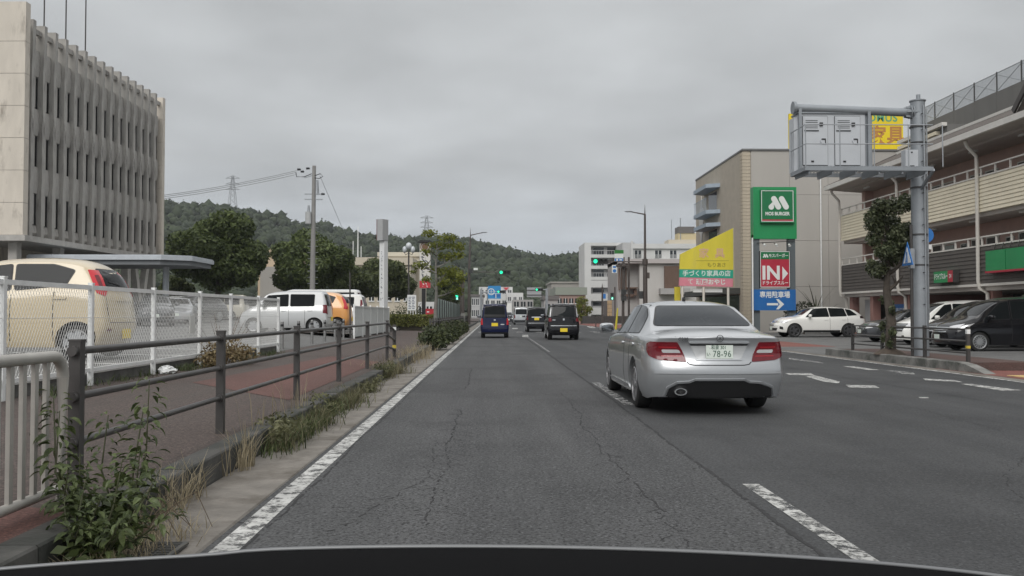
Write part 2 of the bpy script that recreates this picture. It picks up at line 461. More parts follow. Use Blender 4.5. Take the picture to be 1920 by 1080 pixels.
WH = {}
def wheel_mesh(r, wd, style):
    k = (round(r, 3), wd, style)
    if k in WH: return WH[k]
    ri = r * (.72 if style != 'steel' else .68)
    t = MB().lathe([(-wd / 2, ri), (-wd / 2, r * .9), (-wd * .42, r * .975), (-wd * .25, r), (wd * .25, r), (wd * .42, r * .975), (wd / 2, r * .9), (wd / 2, ri)], 'x', 30)
    tyre = t.mesh('tyre', RUBBER, 35)
    m = MB(); x = -wd / 2
    m.lathe([(x + .0, ri * 1.02), (x - .008, ri * .985), (x - .002, ri * .9), (x + .05, ri * .88)], 'x', 30)
    n = {'spoke5': 5, 'spoke10': 10, 'spoke15': 15, 'cover7': 7, 'steel': 8}[style]
    for i in range(n):
        a = 2 * math.pi * i / n
        c, s = math.cos(a), math.sin(a); hw0, hw1 = {'spoke5': (.05, .032), 'spoke10': (.026, .022), 'spoke15': (.016, .013), 'cover7': (.05, .06), 'steel': (.03, .05)}[style]
        hw0 *= r / .3; hw1 *= r / .3
        P = lambda rad, o, xx: (xx, rad * c - o * s, rad * s + o * c)
        q = [P(.02, -hw0, x + .0), P(ri * .93, -hw1, x + .004), P(ri * .93, hw1, x + .004), P(.02, hw0, x + .0)]
        q2 = [(p[0] + .04, p[1], p[2]) for p in q]; j = len(m.v); m.v += q + q2
        m.f += [tuple(j + z for z in f) for f in ((0, 1, 2, 3), (7, 6, 5, 4), (0, 4, 5, 1), (1, 5, 6, 2), (2, 6, 7, 3), (3, 7, 4, 0))]
    m.cyl((x - .006, 0, 0), (x + .05, 0, 0), r * .2, n=14)
    rim = m.mesh('rim', None, 35)
    dk = MB().cyl((x + .05, 0, 0), (x + .06, 0, 0), ri * .97, n=24).mesh('spoke_shade_disc', None)  # black disc paints in the shade behind the spokes
    WH[k] = (tyre, rim, dk); return WH[k]

RED = M('red lamp lens', (.135, .005, .011), .15, coat=.35)
REDLIT = M('bright red lamp lens', (.52, .016, .026), .18, coat=.35)
CLEAR = M('clear lamp lens', (.62, .62, .63), .12, .35, coat=.5)
CHROME = M('chrome trim', (.62, .63, .64), .18, .9)
YPLATE = M('yellow plate', (.80, .60, .03), .45)
WPLATE = M('white plate', (.66, .72, .66), .45)
INK = M('plate ink', (.03, .09, .06), .6)
ALLOY = M('alloy wheel', (.46, .47, .48), .32, .7)
DALLOY = M('dark alloy wheel', (.10, .10, .105), .35, .6)
SEAM = M('panel gap', (.02, .02, .02), .8)

TYPES = {}
def kei(H=1.75, lean=.14, L=3.395, W=.7375, ws=2.30, cowl=2.88, hood=1.02):
    return dict(L=L, r=.28, ax=(.50, L - .54), sill=.2,
        top=[(0, H - .10), (.04, H - .045), (.14, H - .012), (.6, H), (1.6, H - .01), (ws, H - .09), (cowl, hood + .06), (L - .2, hood - .08), (L - .05, .86), (L, .76)],
        belt=[(0, .99), (cowl - .1, .96), (L - .2, .84), (L, .66)], w=[(0, W - .06), (.03, W - .03), (.1, W - .006), (.3, W), (L - .5, W), (L - .15, W - .06), (L, W - .16)],
        wt=[(0, W - .15), (ws, W - .145), (cowl, W - .12), (L, W - .2)], lr=[(.2, .06), (.32, .0), (.5, -.02), (.66, .01), (1.0, .03), (H, lean)], ur=.7, bulge=.05)
TYPES['sedan'] = dict(L=4.58, r=.315, ax=(1.03, 3.79), sill=.19, crown=.06,
    top=[(0, .975), (.03, 1.0), (.2, 1.035), (.58, 1.075), (1.05, 1.265), (1.45, 1.40), (1.8, 1.437), (2.25, 1.445), (2.72, 1.40), (3.42, 1.03), (4.15, .91), (4.45, .80), (4.58, .66)],
    belt=[(0, .94), (.5, .955), (1, .955), (3.35, .91), (4.15, .80), (4.58, .60)],
    w=[(0, .775), (.04, .81), (.14, .85), (.4, .878), (1, .885), (3.6, .885), (4.2, .84), (4.5, .74), (4.58, .62)],
    wt=[(0, .72), (.5, .72), (.75, .69), (1.4, .60), (2.7, .59), (3.42, .70), (4.58, .55)],
    lr=[(.2, .10), (.34, .04), (.47, -.02), (.52, -.045), (.56, -.03), (.64, .0), (.75, .035), (.88, .03), (.965, -.015), (1.2, 0)], ur=.35, bulge=.13)
TYPES['keivan'] = kei(1.78, .10)
TYPES['wagonr'] = kei(1.66, .20, hood=1.0)
TYPES['tallkei'] = kei(1.68, .20)
TYPES['moco'] = dict(L=3.42, r=.285, ax=(.415, 2.85), sill=.2, crown=.10,
    top=[(0, 1.44), (.05, 1.52), (.16, 1.585), (.5, 1.655), (1.1, 1.69), (1.75, 1.66), (2.2, 1.55), (2.85, 1.10), (3.2, .96), (3.38, .8), (3.42, .7)],
    belt=[(0, 1.08), (.7, 1.12), (1.2, 1.08), (2.8, .98), (3.2, .84), (3.42, .62)], w=[(0, .66), (.04, .70), (.14, .735), (.35, .75), (2.9, .75), (3.2, .69), (3.42, .56)],
    wt=[(0, .50), (.5, .56), (2.2, .57), (2.85, .62), (3.42, .5)], lr=[(.2, .10), (.36, .02), (.55, -.03), (.75, .0), (1.0, .03), (1.2, .09), (1.6, .26)], ur=.8, bulge=.10)
TYPES['suv'] = dict(L=4.66, r=.36, ax=(.92, 3.80), sill=.27, crown=.07,
    top=[(0, 1.12), (.05, 1.2), (.25, 1.36), (.55, 1.52), (.9, 1.585), (1.7, 1.64), (2.4, 1.63), (2.75, 1.57), (3.5, 1.16), (4.25, 1.05), (4.55, .92), (4.66, .78)],
    belt=[(0, 1.0), (1, 1.06), (3.45, 1.02), (4.25, .93), (4.66, .70)], w=[(0, .80), (.05, .85), (.2, .91), (.6, .935), (3.8, .935), (4.3, .90), (4.58, .80), (4.66, .70)],
    wt=[(0, .62), (.9, .62), (2.7, .62), (3.5, .74), (4.66, .6)], lr=[(.2, .1), (.4, 0), (.7, -.02), (1.0, .02), (1.5, .1)], ur=.6, bulge=.08)
TYPES['minivan'] = dict(L=4.70, r=.32, ax=(.95, 3.80), sill=.2, crown=.08,
    top=[(0, 1.72), (.06, 1.79), (.4, 1.835), (1.6, 1.845), (2.7, 1.79), (3.1, 1.70), (3.95, 1.16), (4.3, 1.03), (4.62, .88), (4.70, .74)],
    belt=[(0, 1.05), (3.6, 1.0), (4.2, .90), (4.70, .62)], w=[(0, .77), (.05, .82), (.2, .855), (4.1, .855), (4.5, .79), (4.70, .66)],
    wt=[(0, .68), (3.0, .68), (3.9, .72), (4.7, .55)], lr=[(.2, .06), (.5, 0), (1.0, .03), (1.8, .15)], ur=.7, bulge=.06)
TYPES['hiace'] = dict(L=4.70, r=.32, ax=(1.0, 3.57), sill=.22, crown=.08,
    top=[(0, 1.90), (.05, 1.95), (.4, 1.98), (3.4, 1.98), (3.8, 1.90), (4.45, 1.20), (4.62, 1.05), (4.70, .80)],
    belt=[(0, 1.12), (4.2, 1.08), (4.70, .66)], w=[(0, .77), (.05, .81), (.2, .845), (4.3, .845), (4.55, .80), (4.70, .72)],
    wt=[(0, .72), (3.6, .72), (4.4, .72), (4.7, .62)], lr=[(.2, .06), (.5, 0), (1.0, .02), (1.9, .10)], ur=.7, bulge=.05)
TYPES['wagon'] = dict(L=4.40, r=.31, ax=(.85, 3.5), sill=.19, crown=.07,
    top=[(0, 1.16), (.05, 1.24), (.3, 1.40), (.9, 1.48), (1.9, 1.50), (2.5, 1.44), (3.3, 1.04), (4.0, .92), (4.3, .80), (4.40, .66)],
    belt=[(0, .96), (3.2, .92), (4.0, .82), (4.40, .60)], w=[(0, .74), (.05, .79), (.2, .84), (3.6, .85), (4.1, .80), (4.40, .62)],
    wt=[(0, .60), (2.5, .58), (3.3, .68), (4.4, .55)], lr=[(.2, .08), (.5, -.02), (.9, .02), (1.4, .1)], ur=.6, bulge=.08)
SHELLS = {}

def wins(kind):
    """side windows (u,z), rear window (x,z), windscreen (x,z)"""
    if kind == 'sedan': return [[(1.93, .985), (3.17, .955), (2.66, 1.345), (1.97, 1.375)], [(.98, 1.0), (1.86, .985), (1.90, 1.375), (1.55, 1.355), (1.2, 1.22)]], [(-.64, 1.095), (.64, 1.095), (.49, 1.36), (-.49, 1.36)], [(-.6, 1.08), (.6, 1.08), (.5, 1.36), (-.5, 1.36)]
    if kind in ('keivan', 'wagonr', 'tallkei'):
        H = {'keivan': 1.78, 'wagonr': 1.66, 'tallkei': 1.68}[kind]
        return [[(1.52, 1.04), (2.66, 1.03), (2.28, H - .2), (1.52, H - .155)], [(.52, 1.05), (1.42, 1.04), (1.42, H - .155), (.50, H - .16)]], [(-.53, 1.06), (.53, 1.06), (.50, H - .15), (-.50, H - .15)], [(-.56, 1.16), (.56, 1.16), (.5, H - .16), (-.5, H - .16)]
    if kind == 'moco': return [[(1.5, 1.13), (2.6, 1.05), (2.18, 1.47), (1.52, 1.555)], [(.62, 1.21), (1.42, 1.13), (1.44, 1.555), (.85, 1.545), (.50, 1.46)]], [(-.46, 1.20), (.46, 1.20), (.40, 1.49), (-.40, 1.49)], [(-.52, 1.14), (.52, 1.14), (.45, 1.5), (-.45, 1.5)]
    if kind == 'suv': return [[(1.95, 1.10), (3.2, 1.07), (2.7, 1.52), (2.0, 1.56)], [(1.0, 1.13), (1.88, 1.10), (1.92, 1.56), (1.1, 1.53)], [(.42, 1.19), (.93, 1.15), (1.02, 1.50), (.75, 1.45)]], [(-.6, 1.16), (.6, 1.16), (.5, 1.48), (-.5, 1.48)], [(-.62, 1.2), (.62, 1.2), (.54, 1.56), (-.54, 1.56)]
    if kind == 'minivan': return [[(2.75, 1.08), (3.65, 1.06), (3.05, 1.62), (2.78, 1.66)], [(1.45, 1.10), (2.68, 1.08), (2.70, 1.68), (1.45, 1.68)], [(.35, 1.12), (1.38, 1.10), (1.38, 1.68), (.38, 1.66)]], [(-.6, 1.12), (.6, 1.12), (.58, 1.66), (-.58, 1.66)], [(-.66, 1.2), (.66, 1.2), (.58, 1.70), (-.58, 1.70)]
    if kind == 'hiace': return [[(3.05, 1.16), (4.2, 1.14), (3.72, 1.78), (3.05, 1.80)], [(1.6, 1.16), (2.95, 1.16), (2.95, 1.80), (1.6, 1.80)], [(.25, 1.16), (1.5, 1.16), (1.5, 1.80), (.25, 1.80)]], [(-.62, 1.2), (.62, 1.2), (.60, 1.78), (-.60, 1.78)], [(-.66, 1.22), (.66, 1.22), (.6, 1.84), (-.6, 1.84)]
    return [[(1.8, .98), (3.05, .96), (2.5, 1.38), (1.85, 1.42)], [(.9, 1.0), (1.73, .98), (1.78, 1.42), (1.0, 1.40)], [(.3, 1.06), (.82, 1.02), (.92, 1.36), (.55, 1.32)]], [(-.55, 1.1), (.55, 1.1), (.48, 1.36), (-.48, 1.36)], [(-.6, 1.08), (.6, 1.08), (.5, 1.42), (-.5, 1.42)]

def shrink(poly, d):
    c = Vector((sum(p[0] for p in poly) / len(poly), sum(p[1] for p in poly) / len(poly)))
    return [tuple(Vector(p) + (Vector(p) - c).normalized() * d) for p in poly]

def car(kind, paint, label, cat, loc, rz, group=None, sides=('left', 'right'), rear=True, front=False, wheel='spoke10', rimmat=None,
        plate=None, plate_z=.72, lamps=None, low=None, scale=1., name='car', doors=True, rails=None, mirror=True, glass=None):
    S = TYPES[kind]; L = S['L']
    glass = glass or GLASS
    if kind not in SHELLS: SHELLS[kind] = shell(S)
    me0, bvh = SHELLS[kind]
    t = thing(name, label, cat, loc, rz, group); t.scale = (scale,) * 3
    me = me0.copy(); me.materials.clear(); me.materials.append(paint); link('body', me, t)
    P = lambda nm, view, poly, mat, off=.006, r=.0, par=t, maxl=.09, th=.014: (lambda m: (m.materials.append(mat), link(nm, m, par))[1])(patch(bvh, view, poly, L, off, r, maxl, th))
    sw, rw, ww = wins(kind); CW[0] = pchip(S['w'])(L / 2)
    for sd in sides:
        for p in sw:
            f = P('window_frame', sd, shrink(p, .022), BLACK, .004, .05)
            P('window', sd, p, glass, .007, .04, f)
    if rear:
        f = P('rear_window_frame', 'rear', shrink(rw, .02), BLACK, .004, .06); P('rear_window', 'rear', rw, glass, .007, .05, f)
    f = P('windscreen', 'front', ww, glass, .006, .06)
    W = pchip(S['w'])(L / 2)
    # underbody, wheel wells
    MB().box(-W + .13, W - .13, -L / 2 + .22, L / 2 - .25, S['sill'] + .01, S['r'] * 2 + .08).build('underbody', SEAM, t)
    rm = rimmat or ALLOY
    ty, rim, dk = wheel_mesh(S['r'], .20, wheel)
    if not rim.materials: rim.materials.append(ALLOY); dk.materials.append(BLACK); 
    for sx in (-1, 1):
        for a in S['ax']:
            o = link('wheel', ty, t, loc=(sx * (W - .125), a - L / 2, S['r']), rot=(0, 0, 0 if sx < 0 else math.pi))
            ro = link('rim', rim, o)
            if rm is not ALLOY:
                ro.material_slots[0].link = 'OBJECT'; ro.material_slots[0].material = rm
            link('spoke_shade', dk, o)
    if low: # black lower trim
        for sd in sides: P('sill_trim', sd, [(S['ax'][0] + S['r'] + .09, S['sill'] + .005), (S['ax'][1] - S['r'] - .09, S['sill'] + .005), (S['ax'][1] - S['r'] - .09, S['sill'] + .12), (S['ax'][0] + S['r'] + .09, S['sill'] + .12)], BLACK, .006)
    if doors:
        zt = pchip(S['belt'])
        for sd in sides:
            for p, q in zip(sw, sw[1:] + [None]):
                x = min(a[0] for a in p) - .03
                if q is None and kind not in ('keivan', 'wagonr', 'tallkei', 'sedan', 'moco'): break
                x2 = x if q is not None else max(x, S['ax'][0] + S['r'] + .08)
                P('door_gap', sd, strip((x2, S['sill'] + .1), (x2, zt(x) - .01), .011), SEAM, .0025, th=.006)
                P('door_handle', sd, [(x + .10, zt(x) - .13), (x + .30, zt(x) - .13), (x + .30, zt(x) - .09), (x + .10, zt(x) - .09)], paint, .024, .015, th=.03)
    if mirror:
        x = max(a[0] for a in sw[0]) - .18; z = min(a[1] for a in sw[0]) + .08
        for sx in (-1, 1):
            m = MB().rbox((sx * (W + .10), x - L / 2, z), (.115, .075, .075), .6); m.bar((sx * (W - .08), x - L / 2, z - .05), (sx * (W + .05), x - L / 2, z - .04), .05, .03)
            o = m.build('mirror', paint, t, 40)
            MB().rbox((sx * (W + .10), x - L / 2 - .068, z), (.092, .012, .056), .5).build('mirror_glass', M('mirror', (.22, .23, .24), .08, .9), o, 60)
    for lp in lamps or []:
        nm, view, poly, mat = lp[:4]; off = lp[4] if len(lp) > 4 else .010
        if nm.startswith('+'):
            mir = lambda q: [(-x, z) for x, z in q][::-1]
            P(nm[1:], view, poly, mat, off, .02, maxl=.06); P(nm[1:], view, mir(poly), mat, off, .02, maxl=.06)
        else: P(nm, view, poly, mat, off, .015, maxl=.06)
    if plate:
        y = bvh.ray_cast(Vector((0, -6, plate_z)), DIRS['rear'])[0].y
        MB().box(-.165, .165, y - .022, y - .008, plate_z - .082, plate_z + .082).build('number_plate', plate, t)
    if front:
        y = bvh.ray_cast(Vector((0, 6, .45)), DIRS['front'])[0].y
        MB().box(-.165, .165, y + .008, y + .022, .40, .56).build('number_plate', WPLATE, t)
    t['_L'] = L
    return t, bvh, P
# ------------------------------------------------------------------ ground, road, pavements
def sheet(name, quads, mat, kind='structure'):
    m = MB()
    for q in quads: m.face(q)
    o = m.build(name, mat); o['kind'] = kind; return o
ROAD = asphalt('road asphalt', (.054, .055, .0565), (.082, .083, .084), .9)
WALK = asphalt('red pavement asphalt', (.082, .060, .052), (.070, .062, .056), .75)
LOT = asphalt('car park asphalt', (.125, .124, .12), (.15, .149, .146), .5)
CONC = M('gutter concrete', (.185, .170, .150), .88, var=.30, vs=2.6, bump=.5, bs=30, c2=(.105, .092, .076), c2s=1.6, c2t=.54)
KERB = M('kerb concrete', (.20, .197, .185), .85, var=.25, vs=2.0, bump=.35, bs=25, c2=(.075, .078, .07), c2s=1.3, c2t=.52)
KERBD = M('old mossy kerb concrete', (.072, .070, .065), .88, var=.3, vs=2.0, bump=.35, bs=25, c2=(.040, .042, .037), c2s=1.3, c2t=.5)
PAINT = worn_paint('worn road paint', (.52, .52, .50), .53); PAINT2 = worn_paint('nearly gone road paint', (.5, .5, .49), .47)
far_ground = M('far ground', (.11, .12, .09), .9, var=.3, vs=.05)
sheet('ground', [[(-3000, -200, -.06), (3000, -200, -.06), (3000, 4000, -.06), (-3000, 4000, -.06)]], far_ground)
ROAD2 = asphalt('newer road asphalt', (.044, .0455, .0475), (.064, .0655, .067), .62)
sheet('road', [[(-2.08, -12, 0), (1.72, -12, 0), (1.72, 460, 0), (-2.08, 460, 0)]], ROAD); sheet('right_lanes', [[(1.72, -12, 0), (10.05, -12, 0), (10.05, 460, 0), (1.72, 460, 0)]], ROAD2)
sheet('side_street', [[(10.05, 66, 0), (120, 66, 0), (120, 78, 0), (10.05, 78, 0)], [(-2.08, 118, .0), (-2.08, 130, .0), (-120, 130, .0), (-120, 118, .0)]], ROAD)

def zlot(x, y): return .42 + .02 * max(0, -x - 6) + .002 * max(0, y - 16)
# left gutter: concrete apron slabs with joints
def run(name, mat, x0, x1, y0, y1, step, z0, z1, gap=.012, kind='structure', tilt=0., jit=.003):
    root = bpy.data.objects.new(name, None); col.objects.link(root); root['kind'] = kind
    y = y0; base = None
    while y < y1 - .05:
        e = min(y + step, y1); d = random.uniform(-jit, jit)
        if base is None or abs(e - y - step) > 1e-3:
            m = MB(); c = .012
            m.prism([(x0, z0), (x1, z0), (x1, z1 - c), (x1 - c * .8, z1), (x0 + c * .8, z1 + tilt), (x0, z1 + tilt - c)], 0, e - y - gap)
            me = m.mesh('block', mat)
            if base is None: base = me
        else: me = base
        link('kerb_block' if 'kerb' in name else 'slab', me, root, loc=(0, y, d)); y = e
    return root
run('gutter', CONC, -2.06, -1.53, -3, 130, 3.0, -.1, .012, .014)
run('kerb', KERBD, -2.26, -2.063, 2.2, 118, 2.0, -.1, .20, .010)
run('kerb_beyond', KERBD, -2.26, -2.063, 130, 160, 2.0, -.1, .20, .010)
# drain grating let into the gutter beside the front of the weeds
dr = bpy.data.objects.new('drain_grating', None); col.objects.link(dr); dr.location = (-1.80, 4.45, .016); dr['kind'] = 'structure'
MB().box(-.17, .17, -.45, .45, .0, .006).build('pit', BLACK, dr)
IRON = M('cast iron', (.10, .10, .095), .6, .6, var=.3, vs=8)
m = MB().box(-.18, -.155, -.46, .46, .006, .02).box(.155, .18, -.46, .46, .006, .02).box(-.155, .155, -.46, -.44, .006, .02).box(-.155, .155, .44, .46, .006, .02); m.build('frame', IRON, dr)
bm_ = MB().box(-.154, .154, -.006, .006, .006, .018).mesh('bar', IRON)
for i in range(27): link('bar', bm_, dr, loc=(0, -.425 + i * .0327, 0))
for x in (-.08, .0, .08): MB().box(x - .004, x + .004, -.44, .44, .0065, .0165).build('cross_bar', IRON, dr)
# left pavement (falls gently towards the road) and the ground at its back
WX, FX = -2.26, -5.5
def zw(x): return .185 + (WX - x) * .027
sheet('pavement', [[(FX - .1, -6, zw(FX - .1)), (WX, -6, .185), (WX, 118, .185), (FX - .1, 118, zw(FX - .1))]], WALK)
sheet('red_pavement_patch', [[(-5.3, -6, zw(-5.3) + .004), (-2.265, -6, .19), (-2.265, 5.0, .19), (-5.3, 5.3, zw(-5.3) + .004)], [(-4.4, 13.4, zw(-4.4) + .004), (-2.5, 11.2, .196), (-2.5, 20, .196), (-3.9, 22, zw(-3.9) + .004)]], asphalt('red pavement patch', (.125, .058, .048), (.098, .056, .048), .5))
sheet('pavement_beyond', [[(-6, 130, .2), (WX, 130, .185), (WX, 230, .185), (-6, 230, .2)]], WALK)
m = MB()
for (a, b) in ((-6, 23.4), (36.0, 118)):
    ys = np.linspace(a, b, 8); xs = (-5.62, -9, -14, -22, -34, -60)
    for y0, y1 in zip(ys, ys[1:]):
        for x0, x1 in zip(xs, xs[1:]):
            m.face([(x1, y0, zlot(x1, y0)), (x0, y0, zlot(x0, y0)), (x0, y1, zlot(x0, y1)), (x1, y1, zlot(x1, y1))])
xs = (-5.55, -7.6, -9, -14, -22, -34, -60)
for x0, x1 in zip(xs, xs[1:]):
    z = lambda x, y: zw(x) + .004 if x == -5.55 else zlot(x, y)
    m.face([(x1, 23.4, z(x1, 23.4)), (x0, 23.4, z(x0, 23.4)), (x0, 36, z(x0, 36)), (x1, 36, z(x1, 36))])
o = m.build('car_park_ground', LOT); o['kind'] = 'structure'
WALLC = M('stained low wall concrete', (.10, .098, .092), .9, var=.35, vs=3)
for a, b in ((-6, 23.4), (36.0, 54)):
    o = tag(MB().box(-5.62, -5.545, a, b, .1, zlot(-5.6, 16) + .005).build('low_wall', WALLC), 'low dark concrete upstand under the ' + ('wire mesh fence in front of the beige car' if a < 0 else 'solid white panel fence past the bollards'), 'low wall')
# bays painted on the car park
BAY = M('bay paint', (.62, .62, .60), .7, var=.2, vs=6)
m = MB()
for y in (15.0, 17.9, 20.6):
    xs = np.linspace(-6.0, -11.2, 6)
    for a, b in zip(xs, xs[1:]):
        m.face([(a, y, zlot(a, y) + .008), (a, y + .12, zlot(a, y + .12) + .008), (b, y + .12, zlot(b, y + .12) + .008), (b, y, zlot(b, y) + .008)])
o = m.build('bay_lines', BAY); o['kind'] = 'structure'

# road markings
def stripe(name, x0, x1, y0, y1, mat, z=.004, segs=1):
    m = MB(); n = max(1, int((y1 - y0) / 3))
    for i in range(n):
        a = y0 + (y1 - y0) * i / n; b = y0 + (y1 - y0) * (i + 1) / n; m.face([(x0, a, z), (x1, a, z), (x1, b, z), (x0, b, z)])
    o = m.build(name, mat); o['kind'] = 'structure'; return o
stripe('edge_line', -1.485, -1.34, -4, 116, PAINT); stripe('edge_line', 9.62, 9.74, 12, 64, PAINT)
stripe('edge_line', -1.50, -1.33, 131, 220, PAINT); stripe('edge_line', 9.62, 9.74, 80, 220, PAINT)
stripe('lane_dash', 1.83, 1.95, 2.6, 6.65, worn_paint('patchy road paint', (.5, .5, .48), .505)); stripe('lane_dash', 1.80, 1.94, 12.4, 16.5, PAINT2)
stripe('lane_dash', 1.82, 1.90, 30, 51, PAINT2)
for k in range(8): stripe('lane_dash', 1.82, 1.95, 95 + 12 * k, 100 + 12 * k, PAINT)
def mark(pts, mat, z=.004):
    m = MB().face([(*gnd(*p)[:2], z) for p in pts]); o = m.build('road_marking', mat); o['kind'] = 'structure'
PB = worn_paint('worn turn lane paint', (.50, .50, .48), .53)
mark([(1510, 706), (1528, 704), (1575, 716), (1572, 719), (1545, 716)], PB); mark([(1586, 722), (1640, 723), (1650, 728), (1592, 727)], PB)
mark([(1472, 700), (1520, 700), (1527, 704), (1478, 703)], PB); mark([(1580, 687), (1600, 687), (1650, 694), (1628, 694)], PB)
mark([(1690, 699), (1712, 699), (1716, 702), (1690, 701)], PB); mark([(1730, 710), (1790, 713), (1806, 717), (1735, 713)], PB)
mark([(1800, 720), (1820, 720), (1915, 732), (1880, 733)], PB); mark([(1722, 745), (1740, 745), (1742, 747), (1725, 747)], PB)
mark([(1480, 671), (1540, 679), (1545, 682), (1478, 674)], PAINT2); mark([(1650, 693), (1700, 697), (1716, 701), (1690, 700)], PAINT2)
mark([(980, 628), (990, 628), (991, 632), (979, 632)], PB); mark([(961, 615), (970, 615), (971, 617), (960, 617)], PB)
mark([(1100, 612), (1112, 612), (1118, 615), (1106, 615)], PB); mark([(1128, 616), (1140, 616), (1150, 619), (1134, 619)], PB)
for k in range(8): stripe('crossing_bar', -1.0 + k * 1.3, -.55 + k * 1.3, 60.5, 64.0, PAINT2)

# cracks and sealed joints in the asphalt
CRACK = M('crack', (.026, .026, .027), .95, var=.4, vs=20)
def crack(pts, wd, jit, seed, branch=.25, drop=.18):
    rnd = random.Random(seed); m = MB()
    def go(p, q, wd, jit, lev):
        n = max(4, int((Vector(q) - Vector(p)).length / .055)); prev = None; d = (Vector(q) - Vector(p)).normalized(); nn = Vector((-d.y, d.x))
        wob = 0
        for i in range(n + 1):
            wob = wob * .93 + rnd.uniform(-jit, jit) * .85; c = Vector(p).lerp(Vector(q), i / n) + nn * wob
            w_ = wd * rnd.uniform(.25, 1.25) / 2
            cur = (c - nn * w_, c + nn * w_)
            if prev and rnd.random() > drop: m.face([(*prev[0], .0022), (*cur[0], .0022), (*cur[1], .0022), (*prev[1], .0022)])
            prev = cur
            if lev == 0 and rnd.random() < branch:
                ang = rnd.choice((-1, 1)) * rnd.uniform(.4, 1.2); ln = rnd.uniform(.12, .55)
                e = c + Vector((d.x * math.cos(ang) - d.y * math.sin(ang), d.x * math.sin(ang) + d.y * math.cos(ang))) * ln * .5
                go(tuple(c), tuple(e), wd * .55, jit * 1.5, 1)
    for p, q in zip(pts, pts[1:]): go(p, q, wd, jit, 0)
    o = m.build('road_crack', CRACK); o['kind'] = 'structure'
G2 = lambda *ps: [tuple(gnd(*p)[:2]) for p in ps]
crack(G2((884, 690), (872, 730)), .022, .015, 1); crack(G2((858, 768), (838, 840)), .020, .02, 2, .35); crack(G2((838, 840), (800, 985)), .012, .02, 3, .4, .3)
crack(G2((1050, 735), (1135, 850), (1230, 960)), .014, .018, 4, .3, .25); crack(G2((1230, 960), (1290, 1030)), .010, .02, 5, .3, .4)
crack([(1.68, 46), (1.72, 30), (1.74, 16)], .055, .004, 6, .0, .02); crack([(1.74, 16), (1.72, 9.5), (1.70, 4)], .036, .005, 7, .02, .08)
crack([(-1.31, 3.5), (-1.32, 9), (-1.30, 20)], .02, .01, 8, .1, .25); crack([(-.55, 9), (-.5, 7), (-.95, 5.2)], .010, .02, 9, .5, .3)
crack([(5.4, 9.5), (5.6, 12), (5.45, 15)], .012, .02, 10, .3, .35); crack([(6.9, 7.5), (7.1, 12), (6.8, 22)], .016, .012, 11, .1, .3)
crack([(-1.06, 4.0), (-.35, 4.5), (.6, 4.3)], .008, .02, 12, .3, .4); crack([(3.2, 5.2), (3.9, 6.9), (4.8, 8)], .009, .02, 13, .4, .4)

# right pavement, forecourt, kerb island
GREYLOT = asphalt('forecourt asphalt', (.135, .135, .133), (.16, .16, .157), .4)
REDWALK = asphalt('red block paving', (.215, .082, .066), (.18, .075, .062), .3)
sheet('forecourt', [[(13.0, 8, .008), (20.9, 8, .008), (20.9, 66, .008), (13.0, 66, .008)], [(20.9, 8, .008), (60, 8, .008), (60, 66, .008), (20.9, 66, .008)]], GREYLOT)
sheet('right_pavement', [[(10.05, 4, .012), (13.0, 4, .012), (13.0, 20.5, .012), (10.05, 20.5, .012)], [(10.05, 34, .012), (13, 34, .012), (13, 66, .012), (10.05, 66, .012)]], REDWALK)
sheet('pavement_crossover', [[(10.05, 20.5, .011), (13.0, 20.5, .011), (13.0, 34, .011), (10.05, 34, .011)]], GREYLOT)
sheet('right_pavement_beyond', [[(10.05, 78, .012), (16, 78, .012), (16, 230, .012), (10.05, 230, .012)]], REDWALK)
run('right_gutter', CONC, 9.78, 10.06, 4, 66, 3.0, -.1, .010, .012)
YT = M('tactile yellow paving', (.50, .36, .16), .8, var=.18, vs=5)
tp = bpy.data.objects.new('tactile_paving', None); col.objects.link(tp); tp['kind'] = 'structure'
tile = MB().box(-.148, .148, -.148, .148, 0, .014)
for a in range(5):
    for b in range(5): tile.cyl((-.11 + a * .055, -.11 + b * .055, .014), (-.11 + a * .055, -.11 + b * .055, .019), .012, .008, 6)
tile = tile.mesh('tile', YT)
for i in range(3):
    for j in range(9): link('tile', tile, tp, loc=(10.42 + i * .3, 15.4 + j * .3, .012))
# raised island with the gantry post, tree and rail
isl = bpy.data.objects.new('kerb_island', None); col.objects.link(isl); isl['kind'] = 'structure'
y = 19.6; first = True
while y < 27.4:
    if first:
        MB().prismx([(18.4, .0), (19.58, .0), (19.58, .20), (19.2, .17), (18.7, .07)], 10.10, 10.34).build('sloping_kerb_block', KERB, isl)
    MB().prism([(10.10, -.05), (10.34, -.05), (10.34, .205), (10.125, .205), (10.11, .19)], y, y + .585).build('kerb_block', KERB, isl); y += .6; first = False
SOIL = M('bare soil', (.075, .058, .045), .95, var=.35, vs=6, bump=.5, bs=20)
MB().box(10.342, 11.9, 19.6, 27.4, -.05, .19).build('island_paving', asphalt('island paving', (.10, .062, .054), (.085, .062, .055), .4), isl)

